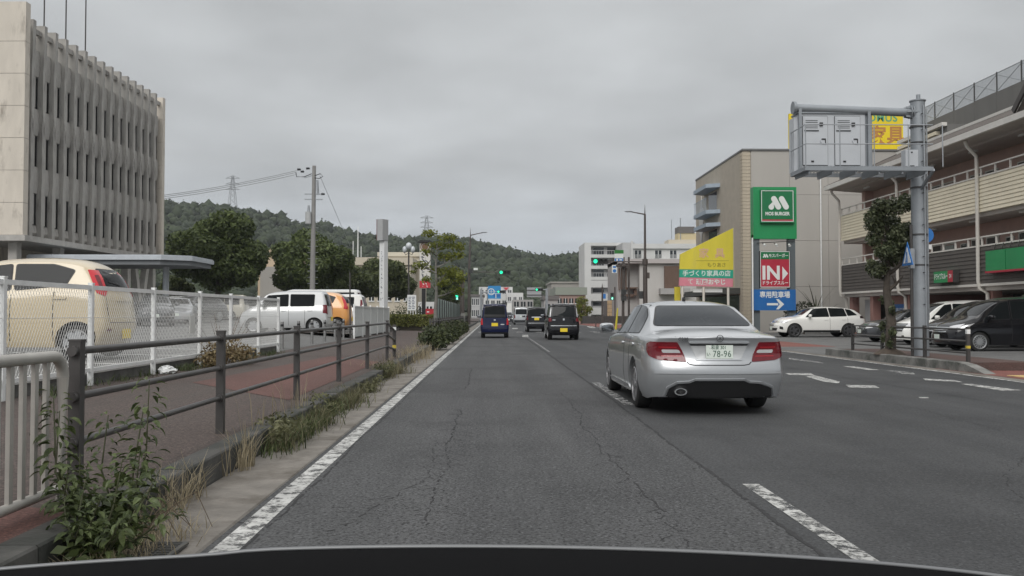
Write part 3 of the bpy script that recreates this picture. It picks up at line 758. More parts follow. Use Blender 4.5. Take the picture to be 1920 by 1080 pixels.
# ------------------------------------------------------------------ left: dark guard rail, pale guard fence, mesh fence, bollards
gr = thing('guard_rail', 'dark brown three-bar guard rail along the kerb beside the weeds', 'guard rail', (-2.42, 5.34, .185))
py = [0, 2.80, 5.93, 9.0, 12.23, 15.52]
post = MB().box(-.033, .033, -.033, .033, -.02, .905).box(-.037, .037, -.037, .037, .905, .917).mesh('post', DARKMETAL)
collar = MB().cyl((-.0, -.07, 0), (0, .07, 0), .030, n=12).mesh('collar', DARKMETAL, 40)
for y in py:
    o = link('post', post, gr, loc=(0, y, 0))
    for z in (.85, .585, .32): link('collar', collar, o, loc=(.0, 0, z))
for a, b in zip(py, py[1:]):
    for z in (.85, .585, .32): MB().cyl((0, a + .038, z), (0, b - .038, z), .0225, n=12).build('rail', DARKMETAL, gr, 40)
YB = M('yellow reflective band', (.55, .42, .05), .5)
e = MB().box(-.04, .04, 17.0, 17.08, -.02, .80).build('end_post', DARKMETAL, gr); MB().box(-.042, .042, 16.998, 17.082, .22, .30).build('yellow_band', YB, e); MB().box(-.042, .042, 16.998, 17.082, .66, .74).build('pale_band', WHITE, e)
for z0, z1 in ((.85, .66), (.585, .43), (.32, .20)): MB().cyl((0, 15.56, z0), (0, 17.0, z1), .028, n=12).build('rail', DARKMETAL, gr, 40)

PALE = M('cream painted steel', (.37, .355, .325), .45, .1, var=.12, vs=5)
pf = thing('guard_fence', 'cream tubular fence with upright bars and rounded end, nearest the camera', 'guard fence', (-2.42, 5.28, .185))
r = .032; zt = .83
pts = [(0, -4.2, zt), (0, -.23, zt)] + [(0, -.23 + .12 * math.sin(a), zt - .12 + .12 * math.cos(a)) for a in np.linspace(.2, math.pi / 2, 6)] + [(0, -.11, -.05)]
MB().tube(pts, r, 12).build('top_rail_and_end_post', PALE, pf, 40)
MB().cyl((0, -4.2, .09), (0, -.147, .09), .027, n=10).build('bottom_rail', PALE, pf, 40)
ub = MB().box(-.011, .011, -.019, .019, .115, zt - .03).mesh('upright', PALE)
for i in range(32): link('upright', ub, pf, loc=(0, -.30 - i * .122, 0))

# expanded mesh fence round the car park
WF = M('white fence enamel', (.74, .75, .74), .45, var=.08, vs=6)
MESHW = M('white mesh wire', (.66, .66, .64), .5)
mf = thing('mesh_fence', 'white wire mesh fence panels in front of the beige car', 'fence', (FX, 8.05, 0))
ys = [0, 2.25, 4.49, 6.78, 9.11, 11.12, 13.38, 15.35]
zb = [zw(FX) + .0] * 7
fp = MB().box(-.03, .03, -.033, .033, .22, 1.66).box(-.034, .034, -.037, .037, 1.66, 1.675).mesh('post', WF)
for y in ys: link('post', fp, mf, loc=(0, y, 0))
def meshpanel(y0, y1, z0, z1, px=.068, pz=.11, wd=.0036):
    m = MB(); ln = y1 - y0; ht = z1 - z0; k = pz / px
    c = -ht / k
    while c < ln:
        for sgn in (1, -1):
            # line y = c + z/k (rising) or mirrored
            a0, a1 = max(0, -c) * k, min(ht, (ln - c) * k)
            if a1 - a0 > .02:
                p, q = (c + a0 / k, a0), (c + a1 / k, a1)
                if sgn < 0: p, q = (ln - p[0], p[1]), (ln - q[0], q[1])
                m.bar((.004 * sgn, y0 + p[0], z0 + p[1]), (.004 * sgn, y0 + q[0], z0 + q[1]), wd, wd * .7)
        c += px
    return m
mp_cache = {}
for a, b in zip(ys, ys[1:]):
    if a < 0: continue
    y0, y1 = a + .04, b - .04
    MB().box(-.02, .02, y0 - .006, y1 + .006, 1.58, 1.64).build('top_rail', WF, mf); MB().box(-.018, .018, y0 - .006, y1 + .006, .46, .51).build('bottom_rail', WF, mf)
    k = round(b - a, 2)
    if k not in mp_cache: mp_cache[k] = meshpanel(.04, k - .04, .51, 1.58).mesh('wire_mesh', MESHW)
    link('wire_mesh', mp_cache[k], mf, kind='stuff', loc=(0, a, 0))
    for z in (.80, 1.2): MB().cyl((.012, y0, z), (.012, y1, z), .004, n=5).build('tension_wire', MESHW, mf)
NOTE = M('blank pale board', (.62, .63, .60), .6)
tag(MB().box(-.012, 0, -.14, .14, -.16, .16).build('notice_board', NOTE, loc=(FX + .045, 16.62, 1.06)), 'blank white notice plate wired to the mesh fence', 'notice')

BST = M('dull stainless steel', (.30, .30, .295), .4, .6, var=.2, vs=10)
bl = None
for i, y in enumerate((24.9, 27.0, 29.0, 31.2, 33.2, 35.1)):
    if bl is None:
        bl = thing('bollard', '', 'bollard', (-5.75, y, zw(-5.6) + .01), group='chained steel bollards across the car park entrance')
        MB().cyl((0, 0, -.05), (0, 0, .74), .045, n=12).build('pipe', BST, bl, 40); MB().ball((0, 0, .74), (.047, .047, .03), 12, 6).build('cap', BST, bl, 60)
        MB().cyl((0, 0, .62), (0, 0, .68), .047, n=12).build('dark_band', BLACK, bl, 40)
        MB().lathe([(-.008, .025), (.008, .025), (.008, .038), (-.008, .038), (-.008, .025)], 'y', 10, (0, .0, .60)).build('chain_ring', BST, bl, 40); o = bl
    else: o = copy_tree(bl); o.location.y = y
    o['label'] = ['steel bollard next to the open end of the wire mesh fence', 'second steel bollard from the mesh fence end, by the silver wagon', 'third steel bollard from the mesh fence end', 'steel bollard in front of the silver wagon\'s rear wheel', 'steel bollard in front of the orange hatchback', 'steel bollard beside the solid white panel fence'][i]
def chain(a, b, sag, label):
    m = MB(); n = 26
    for i in range(n):
        t = (i + .5) / n; p = Vector(a).lerp(Vector(b), t); p.z -= sag * 4 * t * (1 - t)
        if i % 2: m.box(p.x - .006, p.x + .006, p.y - .05, p.y + .05, p.z - .016, p.z + .016)
        else: m.box(p.x - .016, p.x + .016, p.y - .05, p.y + .05, p.z - .006, p.z + .006)
    tag(m.build('chain', BST), label, 'chain', 'chains between the bollards')
yy = (24.9, 27.0, 29.0, 31.2, 33.2, 35.1)
for i, (a, b) in enumerate(zip(yy, yy[1:])):
    z = zw(-5.6) + .61; chain((-5.75, a + .05, z), (-5.75, b - .05, z), .16, ['chain hanging from the bollard nearest the mesh fence', 'second chain from the mesh fence end', 'middle chain of the bollard row', 'fourth chain from the mesh fence end', 'chain next to the solid white panel fence'][i])

# solid white panel fence beyond the entrance
sf = thing('panel_fence', 'solid white corrugated panel fence past the bollards', 'fence', (FX, 36.1, zw(FX)))
PW = M('white panel sheet', (.62, .64, .63), .5, var=.1, vs=2)
sp = MB().box(-.035, .035, -.035, .035, -.02, 1.36).mesh('post', WF)
for i in range(6): link('post', sp, sf, loc=(0, i * 2.4, 0))
pn = MB()
for k in range(12): pn.box(-.012 - (k % 2) * .012, .006 - (k % 2) * .012, .04 + k * .193, .04 + (k + 1) * .193, .06, 1.25)
pn = pn.mesh('panel', PW); rl = MB().box(-.025, .025, .036, 2.364, 1.25, 1.30).mesh('top_rail', WF)
for i in range(5): link('panel', pn, sf, loc=(0, i * 2.4, 0)); link('top_rail', rl, sf, loc=(0, i * 2.4, 0))
bagm = MB().ball((0, 0, .045), (.13, .24, .07), 14, 10); rb_ = random.Random(4); bagm.v = [(x + rb_.uniform(-.025, .025), y + rb_.uniform(-.03, .03), max(.0, z + rb_.uniform(-.02, .025))) for x, y, z in bagm.v]
tag(bagm.build('plastic_bag', WHITE, loc=(-5.36, 15.1, .272)), 'crumpled white plastic bag lying at the foot of the mesh fence', 'litter')
tag(MB().prismz([(0, 0), (.10, .06), (.22, .02), (.28, .10), (.12, .14), (.02, .09)], 0, .012).build('paper_scrap', WHITE, loc=(-1.98, 4.04, .022)), 'torn white paper scrap in the gutter beside the drain grating', 'litter')
# ------------------------------------------------------------------ left: office block, canopy, utility pole, signs
OFF = M('weathered grey concrete', (.39, .375, .35), .88, var=.26, vs=1.6, bump=.2, bs=12, stretch=(1, 1, .2), c2=(.17, .16, .148), c2s=1.7, c2t=.56)
OFFL = M('beige concrete panel', (.58, .53, .46), .82, var=.10, vs=1.2, stretch=(1, 1, .3), c2=(.30, .265, .225), c2s=1.3, c2t=.63)
OFFW = M('dark office glass', (.035, .033, .032), .12, spec=.6)
ang = math.atan2(18.2, .55)
ob = thing('office_building', 'grey concrete office block with vertical fins and narrow windows', 'building', (-24.15, 46.8, .9), ang)
Z = lambda z: z - .9
LEN = 18.25; nb = 16; sp = LEN / nb
# end walls of stacked panels
zs = [5.25, 6.9, 8.55, 10.2, 11.85, 13.5, 15.15, 16.75]
for a, b in zip(zs, zs[1:]):
    for y0, y1 in ((-.35, 4.0), (4.02, 9.0), (9.02, 15)): MB().box(-.45, 0, y0, y1, Z(a) + .012, Z(b) - .012 + (.45 if b > 16 else 0)).build('panel', OFFL, ob)
    MB().box(LEN, LEN + .42, .02, 15, Z(a) + .006, Z(b) - .006).build('panel', OFFL, ob)
MB().box(-.43, .0, -.33, 14.9, Z(5.3), Z(16.7)).build('end_wall_core', OFF, ob)
MB().box(.0, LEN, 1.2, 14.8, Z(5.3), Z(15.0)).build('core', OFF, ob)
MB().box(0, LEN, .50, 1.2, Z(14.1), Z(15.35)).build('parapet', OFF, ob)
MB().box(0, LEN, .2, .42, Z(16.15), Z(16.4)).build('top_beam', OFF, ob)
MB().box(-.6, LEN + .5, -.55, 14.9, Z(4.95), Z(5.24)).build('floor_slab_edge', M('ledge concrete', (.40, .385, .36), .85, var=.15), ob)
fin = MB()
fz = [5.26, 8.0, 8.45, 11.15, 11.6, 14.3, 14.8, 16.75]; fd = [.10, .10, .07, .10, .07, .10, .06, .04]
poly = [(d, Z(z)) for d, z in zip(fd, fz)] + [(.55, Z(16.75)), (.55, Z(5.26))]
fin.prismx(poly, -.15, .15); fin = fin.mesh('fin', OFF)
FL = ((6.0, 7.65), (9.1, 10.75), (12.25, 13.9))
spb = MB().prismx([(.5, 0), (.5, 1.47), (.33, 1.45), (.29, 1.1), (.28, .4), (.33, .03)], 0, sp - .30).mesh('spandrel', OFF)
spl = MB().prismx([(.5, 0), (.5, .74), (.36, .7), (.30, .3)], 0, sp - .30).mesh('sill_panel', OFF)
jam = MB().box(0, sp - .30 - .36, .30, .50, 0, 1.65).mesh('jamb_panel', OFF)
wf = MB().box(.0, .36, .42, .46, 0, 1.65).mesh('window', OFFW); wfb = MB().box(.0, .36, .42, .46, 0, 1.65).mesh('window', M('office glass with blind', (.10, .098, .09), .2, spec=.6)); wfc = MB().box(.0, .36, .42, .46, 0, 1.65).mesh('window', M('office glass mid grey', (.055, .055, .055), .15, spec=.6)); wfr = MB().box(.0, .03, .38, .419, 0, 1.65).box(.33, .36, .38, .419, 0, 1.65).box(.03, .33, .38, .419, 1.61, 1.65).box(.03, .33, .38, .419, 0, .04).mesh('window_frame', BLACK)  # glass tone varies at random: dark, with blind, mid grey
for i in range(nb):
    x = sp * i
    if i: link('fin', fin, ob, loc=(x, 0, 0))
    x0 = x + .15
    link('sill_panel', spl, ob, loc=(x0, 0, Z(5.26)))
    for (a, b) in FL:
        if b > 13 or True:
            link('spandrel', spb, ob, loc=(x0, 0, Z(b) if b < 13.5 else Z(13.9)))
        link('jamb_panel', jam, ob, loc=(x0, 0, Z(a)))
        o = link('window', wf if random.random() < .6 else (wfb if random.random() < .5 else wfc), ob, loc=(x0 + sp - .30 - .36, 0, Z(a))); link('window_frame', wfr, o)
# ground floor under the overhang
MB().box(2.0, LEN - .3, 3.2, 14, Z(.5), Z(4.95)).build('ground_floor_wall', OFFL, ob)
for x in (3.2, 6.2, 9.2, 12.2): MB().box(x, x + 2.2, 3.1, 3.2, Z(1.9), Z(4.2)).build('ground_floor_window', OFFW, ob)
PIL = M('pale pillar concrete', (.45, .43, .40), .8, var=.12)
for x in (.2, 4.6, 9.0, 13.4): MB().box(x, x + .45, .3, .75, Z(.4), Z(4.95)).build('pillar', PIL, ob)
for q in ((14.6, 15.7), (16.8, 15.7)): MB().bar((q[0], .5, Z(4.95)), (q[1], .5, Z(1.2)), .4, .4).build('slanted_pillar', PIL, ob)
MB().box(17.5, 17.95, .3, .75, Z(.4), Z(4.95)).build('pillar', PIL, ob)
for i, (px, yt, hh, lab) in enumerate(((82, 52, 6, 'leftmost thin rod on the office block roof'), (123, 53.5, 6.5, 'middle thin rod on the office block roof'), (160, 55.5, 7.5, 'rightmost thin rod on the office block roof'))):
    p = at(px, 90, yt); a = tag(MB().cyl((0, 0, 0), (0, 0, hh + 4), .045, .03, 8).build('antenna_mast', DARKMETAL, loc=(p.x, p.y, 15.6)), lab, 'antenna', 'rods on the office roof')

# entrance canopy
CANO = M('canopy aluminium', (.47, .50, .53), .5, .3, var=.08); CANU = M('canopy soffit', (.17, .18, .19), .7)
p0 = at(85, 482, 50); p1 = at(372, 484, 50)
ec = thing('entrance_canopy', 'flat grey entrance canopy on a round pillar in front of the office block', 'canopy', (p1.x, 50, .8))
w_ = p1.x - p0.x
MB().prismz([(-w_, -2), (-1.3, -2), (0, -1.0), (0, 2.8), (-w_, 2.8)], 3.30, 3.52).build('roof_edge', CANO, ec)
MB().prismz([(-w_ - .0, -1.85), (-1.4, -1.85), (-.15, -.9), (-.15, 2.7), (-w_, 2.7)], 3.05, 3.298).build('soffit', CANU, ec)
MB().prismz([(-w_ + .05, -1.95), (-1.3, -1.95), (-.05, -.95), (-.05, 2.75), (-w_ + .05, 2.75)], 3.522, 3.57).build('roof_sheet', CANO, ec)
xp = at(311, 520, 51).x - p1.x
MB().cyl((xp, 1, -.4), (xp, 1, 3.05), .17, n=16).build('pillar', CANO, ec, 40)

# concrete utility pole with transformer
UP = M('spun concrete pole', (.25, .245, .235), .8, var=.12, vs=1.5)
b = at(585, 560, 66); up = thing('utility_pole', 'tall concrete utility pole carrying a transformer and crossarms above the parked cars', 'utility pole', (b.x, 66, .6))
zt_ = at(588, 311, 66).z - .6
MB().cyl((0, 0, -.2), (.10, 0, zt_), .21, .13, 14).build('shaft', UP, up, 40)
zz = lambda py: at(588, py, 66).z - .6
for py, a, bb in ((364, -.65, .7), (374, -.65, .65)): MB().box(a + .08, bb + .08, -.06, .03, zz(py) - .04, zz(py) + .04).build('crossarm', GREYMETAL, up)
MB().bar((-.6, -.1, zz(334)), (.1, 0, zz(328)), .07, .07).build('bracket_arm', GREYMETAL, up)
tr = MB().cyl((-.26, -.20, zz(420)), (-.26, -.20, zz(398)), .22, n=16).build('transformer', M('transformer grey', (.42, .43, .43), .5, var=.1), up, 40)
MB().cyl((-.24, -.2, zz(398)), (-.24, -.2, zz(386)), .10, .07, 10).build('bushing', GREYMETAL, tr, 40)
MB().cyl((.40, -.1, zz(362)), (.36, -.1, zz(338)), .09, .07, 10).build('switch', GREYMETAL, up, 40)
for (x, z) in ((-.75, 322), (-1.0, 318), (-.35, 316), (.75, 364)):
    MB().lathe([(0, .02), (.0, .10), (.06, .04), (.09, .11), (.15, .04), (.18, .10), (.24, .03), (.24, .0)], 'x', 10, (x - .1, -.05, zz(z))).build('insulator', BLACK, up, 40)
for s in range(14): MB().cyl((-.34, 0, 1.5 + s * .45), (.42, 0, 1.5 + s * .45), .012, n=5).build('step_bolt', GREYMETAL, up)
MB().tube([(.16, -.1, zz(330)), (.55, -.1, zz(326)), (.75, -.1, zz(331)), (.5, -.1, zz(335)), (.15, -.1, zz(334))], .03, 6).build('jumper_cable', BLACK, up, 40)
MB().tube([(-1.2, -.1, zz(324)), (-1.15, -.1, zz(332)), (-.6, -.1, zz(332)), (-.05, -.1, zz(326))], .03, 6).build('jumper_cable', BLACK, up, 40)
WIRE = M('power cable', (.30, .31, .32), .6)
def wire(a, bb, sag, r, label, group):
    a, bb = Vector(a), Vector(bb); pts = []
    for i in range(15):
        t = i / 14; p = a.lerp(bb, t); p.z -= sag * 4 * t * (1 - t); pts.append(p - a)
    tag(MB().tube([tuple(q) for q in pts], r, 5).build('power_cable', WIRE, loc=a), label, 'cable', group)
for i, (ya, xb, yb, lab) in enumerate(((320, 300, 349, 'topmost of the three cables running left from the utility pole'), (323, 300, 352, 'middle of the three cables running left from the utility pole'), (327, 300, 355, 'lowest of the three cables running left from the utility pole'))):
    a = at(556, ya, 66); q = at(xb - 240, yb + 33, 72); wire(a, q, .6, .02, lab, 'cables running left from the utility pole')
a = at(600, 330, 66); q = at(660, 470, 90)
m = MB().tube([tuple(Vector((0, 0, 0))), tuple(q - a)], .015, 5).build('guy_wire', WIRE, loc=a); tag(m, 'thin cable dropping right from the utility pole towards the tan buildings', 'cable')

# parked cars
BEIGE = M('beige car paint', (.55, .455, .295), .28, .0, coat=1., var=.02); SILV = M('silver car paint', (.52, .535, .55), .32, .55, coat=.9)
PEARL = M('silver white car paint', (.55, .56, .56), .3, .35, coat=.9); ORAN = M('orange car paint', (.72, .34, .10), .28, coat=1.)
NAVY = M('navy car paint', (.005, .009, .045), .18, .0, coat=.5, spec=.3); BLK = M('black car paint', (.007, .007, .009), .18, .0, coat=.5, spec=.3)
WHT = M('white car paint', (.78, .775, .74), .25, coat=1.); GREYC = M('dark grey car paint', (.05, .053, .058), .25, .3, coat=1.)
CREAM = M('cream car paint', (.62, .58, .47), .3, coat=1.)
PARK = 'cars in the car park on the left'
def parked(kind, x_rear, yc, **k):
    L = TYPES[kind]['L'] * k.get('scale', 1); x = x_rear - L / 2
    return car(kind, loc=(x, yc, zlot(x, yc)), rz=math.pi / 2, group=PARK, **k)
t, bvh, P = parked('moco', -6.66, 16.36, paint=BEIGE, label='beige hatchback behind the wire mesh fence', cat='car', sides=('left',), wheel='cover7', scale=1.05, plate=YPLATE, plate_z=.41, name='parked_car',
    lamps=[('tail_lamp', 'rl', [(-.02, 1.08), (.12, 1.03), (.17, 1.10), (.115, 1.46), (-.075, 1.47)], REDLIT), ('tail_lamp_insert', 'rl', [(.035, 1.20), (.10, 1.18), (.07, 1.38), (.0, 1.38)], RED, .014), ('tail_lamp', 'rr', [(-.02, 1.08), (.12, 1.03), (.17, 1.10), (.115, 1.46), (-.075, 1.47)], REDLIT)])
P('bumper_line', 'rear', strip((-.55, .60), (.55, .60), .012), SEAM, .003, th=.006); P('tailgate_gap', 'rear', strip((-.56, .62), (-.56, 1.1), .012), SEAM, .003, th=.006); P('tailgate_gap', 'rear', strip((.56, .62), (.56, 1.1), .012), SEAM, .003, th=.006)
P('tailgate_handle', 'rear', [(-.3, .95), (.3, .95), (.3, .99), (-.3, .99)], BEIGE, .02, .01); P('rear_reflector', 'rear', [(-.60, .46), (-.50, .46), (-.50, .50), (-.60, .50)], RED)
P('rear_wiper', 'rear', strip((-.05, 1.22), (-.36, 1.27), .02), BLACK, .02)
t, bvh, P = parked('wagonr', -6.45, 36.15, paint=PEARL, label='silver-white boxy wagon parked by the bollards', cat='car', sides=('left',), wheel='cover7', plate=YPLATE, plate_z=.55, name='parked_car',
    lamps=[('+tail_lamp', 'rear', [(-.71, 1.10), (-.58, 1.10), (-.57, .72), (-.70, .76)], RED), ('tail_lamp', 'left', [(.02, .76), (.16, .78), (.17, 1.10), (.07, 1.10)], RED)])
P('bumper_line', 'rear', strip((-.6, .60), (.6, .60), .012), SEAM, .003, th=.006)
parked('moco', -6.15, 39.1, paint=ORAN, label='orange hatchback beyond the silver-white boxy wagon', cat='car', sides=('left',), wheel='cover7', plate=YPLATE, plate_z=.52, name='parked_car',
    lamps=[('tail_lamp', 'rl', [(-.08, .96), (.16, .93), (.17, 1.05), (.115, 1.45), (-.02, 1.46), (-.02, 1.15)], REDLIT), ('tail_lamp', 'rr', [(-.08, .96), (.16, .93), (.17, 1.05), (.115, 1.45), (-.02, 1.46), (-.02, 1.15)], REDLIT)])
parked('tallkei', -6.0, 43.2, paint=WHT, label='white boxy car partly hidden by the solid white fence', cat='car', sides=('left',), plate=YPLATE, name='parked_car',
    lamps=[('tail_lamp', 'left', [(.03, .85), (.2, .85), (.2, 1.4), (.12, 1.4)], RED)])
parked('hiace', -6.9, 47.6, paint=WHT, label='white high-roofed van behind the silver-white boxy wagon', cat='van', sides=('left',), name='parked_van')
def lotcar(kind, px, Y, rz, **k):
    p = at(px, 580, Y); return car(kind, loc=(p.x, Y, zlot(p.x, Y)), rz=rz, group=PARK, name='parked_car', cat='car', **k)
lotcar('wagon', 292, 44, R_(200), paint=GREYC, label='dark grey car just right of the beige hatchback', sides=('left', 'right'), front=True)
lotcar('sedan', 336, 52, R_(195), paint=SILV, label='silver car under the entrance canopy pillar', sides=('left', 'right'), front=True)
lotcar('suv', 362, 56, R_(160), paint=GREYC, label='charcoal estate car left of the cream wagon', sides=('left', 'right'), front=True)
lotcar('minivan', 402, 66, math.pi / 2, paint=CREAM, label='cream wagon seen through the mesh fence below the big round tree', sides=('left',), wheel='spoke5')
lotcar('tallkei', 330, 66, R_(90), paint=WHT, label='white car far back beside the canopy pillar', sides=('left',))
lotcar('tallkei', 455, 68, R_(90), paint=SILV, label='silver hatchback far back behind the silver-white boxy wagon\'s bonnet', sides=('left',))

# white sign pylon
PY = M('pylon white', (.66, .67, .67), .5, var=.06, vs=2, stretch=(1, 1, .2)); PYR = M('pylon maroon edge', (.17, .075, .075), .5); PYG = M('pylon faded face', (.36, .365, .37), .4)
b = at(719, 600, 52); zt2 = at(719, 412, 52).z; zb2 = at(719, 452, 52).z
sgn = thing('sign_pylon', 'tall slim white sign pylon with a box top and vertical lettering', 'sign', (b.x, 52, .5), R_(-32))
MB().box(-.17, .17, -.17, .17, -.3, zb2 - .5).build('column', PY, sgn); MB().box(-.20, .20, -.36, .16, zb2 - .5 + .02, zt2 - .5).build('sign_box', PYG, sgn)
MB().box(-.22, -.201, -.37, .17, zb2 - .5 + .02, zt2 - .5).build('sign_face', PY, sgn); 
for y in (-.385, .155): MB().box(-.226, -.198, y, y + .03, zb2 - .48, zt2 - .499).build('maroon_edge', PYR, sgn) 
DK = M('dark blue lettering', (.05, .06, .09), .6)
rp4 = random.Random(9)
def strokes(par, cx, cz, s, y, mat, n=5, wd=.12):
    m = MB()
    for k in range(n):
        a = (cx + rp4.uniform(-.5, .1) * s, y - k * .0007, cz + rp4.uniform(-.5, .5) * s); b = (a[0] + rp4.uniform(.2, .5) * s * rp4.choice((1, 1, .2)), a[1], a[2] + rp4.uniform(-.45, .25) * s)
        m.bar(a, b, .0006, wd * s)
    m.build('faded_lettering', mat, par)
for k in range(9): strokes(sgn, 0, (zb2 - .5) * .86 - k * .235, .15, -.174, DK, 4, .14)
for k in range(3): strokes(sgn, 0, (zb2 - .5) * .45 - k * .30, .18, -.174, DK, 4, .14)

# globe lamp, shop pylon, notice, red box
b = at(766, 600, 60); zg = lambda py: at(766, py, 60).z - .4
gl = thing('globe_lamp', 'three-globe street lamp on a dark post left of the shop pylon', 'street lamp', (b.x, 60, .4))
MB().cyl((0, 0, -.2), (0, 0, zg(470)), .07, .05, 10).build('post', DARKMETAL, gl, 40)
GLOB = M('frosted globe', (.50, .53, .55), .15, coat=.5)
MB().tube([(-.32, 0, zg(472)), (-.2, 0, zg(478)), (0, 0, zg(474)), (.2, 0, zg(478)), (.32, 0, zg(472))], .025, 6).build('bracket', DARKMETAL, gl, 40)
for x, py in ((0, 461), (-.27, 468), (.27, 468)): MB().ball((x, 0, zg(py)), (.20 if x == 0 else .15, .18, .22), 14, 10).build('globe', GLOB, gl, 60)
b = at(795, 600, 56); zs_ = lambda py: at(795, py, 56).z - .3; wx = lambda px: at(px, 540, 56).x - b.x
sp_ = thing('shop_pylon', 'white shop pylon with brown round emblem and red panel, behind the young street tree', 'sign', (b.x, 56, .3))
SBR = M('brown emblem', (.16, .09, .05), .6); SRED = M('red sign panel', (.50, .035, .05), .4, var=.08, vs=2); SW = M('cream sign face', (.62, .60, .56), .5)
MB().box(wx(791), wx(798), -.1, .1, -.3, zs_(541)).build('column', BLACK, sp_); MB().box(wx(787), wx(807), -.15, .15, zs_(526), zs_(456)).build('sign_face', SW, sp_)
MB().box(wx(787), wx(807), -.16, .16, zs_(540), zs_(527)).build('red_panel', SRED, sp_)
MB().prism([(wx(783), zs_(455)), (wx(811), zs_(455)), (wx(807), zs_(451)), (wx(788), zs_(451))], -.3, .3).build('cap', BLACK, sp_)
cx, cz = wx(797), zs_(463)
m = MB().lathe([(-.20, .24), (-.175, .24), (-.175, .29), (-.20, .29), (-.20, .24)], 'y', 24, (cx, 0, cz)); m.lathe([(-.19, .01), (-.19, .19), (-.16, .19)], 'y', 24, (cx, 0, cz)); m.build('emblem', SBR, sp_)
for py_ in (478, 494, 511): strokes(sp_, wx(797), zs_(py_), .50, -.158, DK, 6, .10)
for px_ in (793.5, 800.5): strokes(sp_, wx(px_), zs_(533), .22, -.166, WHITE, 5, .16)
b = at(772, 600, 55); nb_ = thing('notice_stand', 'small white notice board on legs in front of the globe lamp', 'notice', (b.x, 55, .35))
wz = lambda py: at(772, py, 55).z - .35
MB().box(-.27, .27, -.03, 0, wz(582), wz(553)).build('board', WHITE, nb_)
for x in (-.24, -.08, .08, .24): MB().box(x - .02, x + .02, .0, .04, -.1, wz(556)).build('leg', WF, nb_)
BLUEINK = M('grey blue ink', (.12, .14, .20), .6)
for k in range(8):
    for c in range(2): MB().box(-.20 + c * .22, -.02 + c * .22 - (k % 3) * .03, -.033, -.03, wz(556.5 + k * 3 + 1.4), wz(556.5 + k * 3)).build('print_block', BLUEINK, nb_)
b = at(803, 597, 62); rb = thing('red_post_box', 'red box on a plinth at the foot of the shop pylon', 'post box', (b.x, 62, .3))
MB().box(-.42, .42, -.2, .2, 0, .30).build('plinth', KERB, rb); MB().box(-.38, .38, -.22, .18, .30, 1.25).build('cabinet', SRED, rb); MB().box(-.40, .40, -.24, .20, 1.25, 1.30).build('lid', SRED, rb); MB().box(-.08, .08, -.225, -.215, 1.05, 1.12).build('badge', WHITE, rb)
# pale green sheet fence, short posted rail beyond
gs = thing('sheet_fence', 'pale green sheet metal fence beside the pavement beyond the street tree', 'fence', (-3.6, 58, .2))
GSH = M('pale green sheet', (.31, .38, .35), .5, .2, var=.12, vs=1.5, stretch=(1, 1, .3))
pm = MB()
for k in range(10): pm.box(-.01 - .02 * (k % 2), .01 - .02 * (k % 2), .02 + k * .296, .02 + (k + 1) * .296, .05, 2.05)
pm = pm.mesh('sheet', GSH); gp = MB().box(.012, .07, -.03, .03, 0, 2.1).mesh('post', DARKMETAL)
for i in range(14): link('sheet', pm, gs, loc=(0, i * 3, 0)); link('post', gp, gs, loc=(0, i * 3, 0))
MB().box(-.04, .08, -.20, .0, 0, 2.25).build('end_post', DARKMETAL, gs)
lr_ = thing('post_and_rail', 'short dark post and rail barrier along the far pavement', 'guard rail', (-2.75, 40, .185))
lp = MB().box(-.05, .05, -.05, .05, 0, .86).mesh('post', DARKMETAL)
for i in range(36): link('post', lp, lr_, loc=(0, i * 2.0, 0))
for i in range(35):
    for z in (.42, .72): MB().cyl((0, i * 2 + .05, z), (0, i * 2 + 1.95, z), .025, n=6).build('rail', DARKMETAL, lr_, 40)
# ------------------------------------------------------------------ cars on the road
RD = 'cars driving ahead'
SILVM = M('silver metallic', (.44, .455, .47), .30, .55, coat=1., var=.015, vs=8)
def sline(P, pts, mat, wd=.011, off=.0025, nm='panel_gap', th=.006):
    for a, b in zip(pts, pts[1:]): P(nm, 'rear', strip(a, b, wd), mat, off, th=th)
DIFF = M('bumper black', (.014, .014, .015), .5)
DGLASS = M('rear screen glass', (.020, .025, .030), .06, spec=.15)
t, bvh, P = car('sedan', SILVM, 'silver saloon in the lane to the right, seen from behind', 'car', (2.76, 11.12 + 2.29, 0), 0, RD, sides=('left',), wheel='spoke10', name='car', glass=DGLASS, rimmat=M('sedan alloy', (.30, .30, .31), .35, .7),
    lamps=[('tail_lamp', 'rl', [(-.10, .88), (-.09, .80), (-.03, .735), (.12, .685), (.41, .663), (.31, .905), (-.02, .908)], RED), ('tail_lamp', 'rr', [(-.10, .88), (-.09, .80), (-.03, .735), (.12, .685), (.41, .663), (.31, .905), (-.02, .908)], RED),
           ('+reverse_lamp', 'rear', [(-.69, .812), (-.485, .812), (-.46, .772), (-.675, .772)], CLEAR, .014), ('+lamp_bar', 'rear', [(-.72, .845), (-.51, .845), (-.508, .838), (-.72, .838)], REDLIT, .014), ('+lamp_bar', 'rear', [(-.69, .735), (-.45, .735), (-.447, .728), (-.69, .728)], REDLIT, .014),
           ('bumper_insert', 'rear', [(-.64, .205), (-.60, .33), (-.50, .395), (-.36, .405), (-.30, .435), (.30, .435), (.36, .405), (.50, .395), (.66, .34), (.70, .205)], DIFF, .012)])
sline(P, [(-.53, 1.03), (-.505, .905)], SEAM); sline(P, [(-.395, .665), (-.365, .635), (-.30, .625), (.30, .625), (.365, .635), (.395, .665)], SEAM); sline(P, [(.53, 1.03), (.505, .905)], SEAM)
RECESS = M('plate recess', (.50, .51, .515), .4, .4)
P('plate_recess', 'rear', [(-.36, .885), (.36, .885), (.27, .70), (-.27, .70)], RECESS, .003, .03)
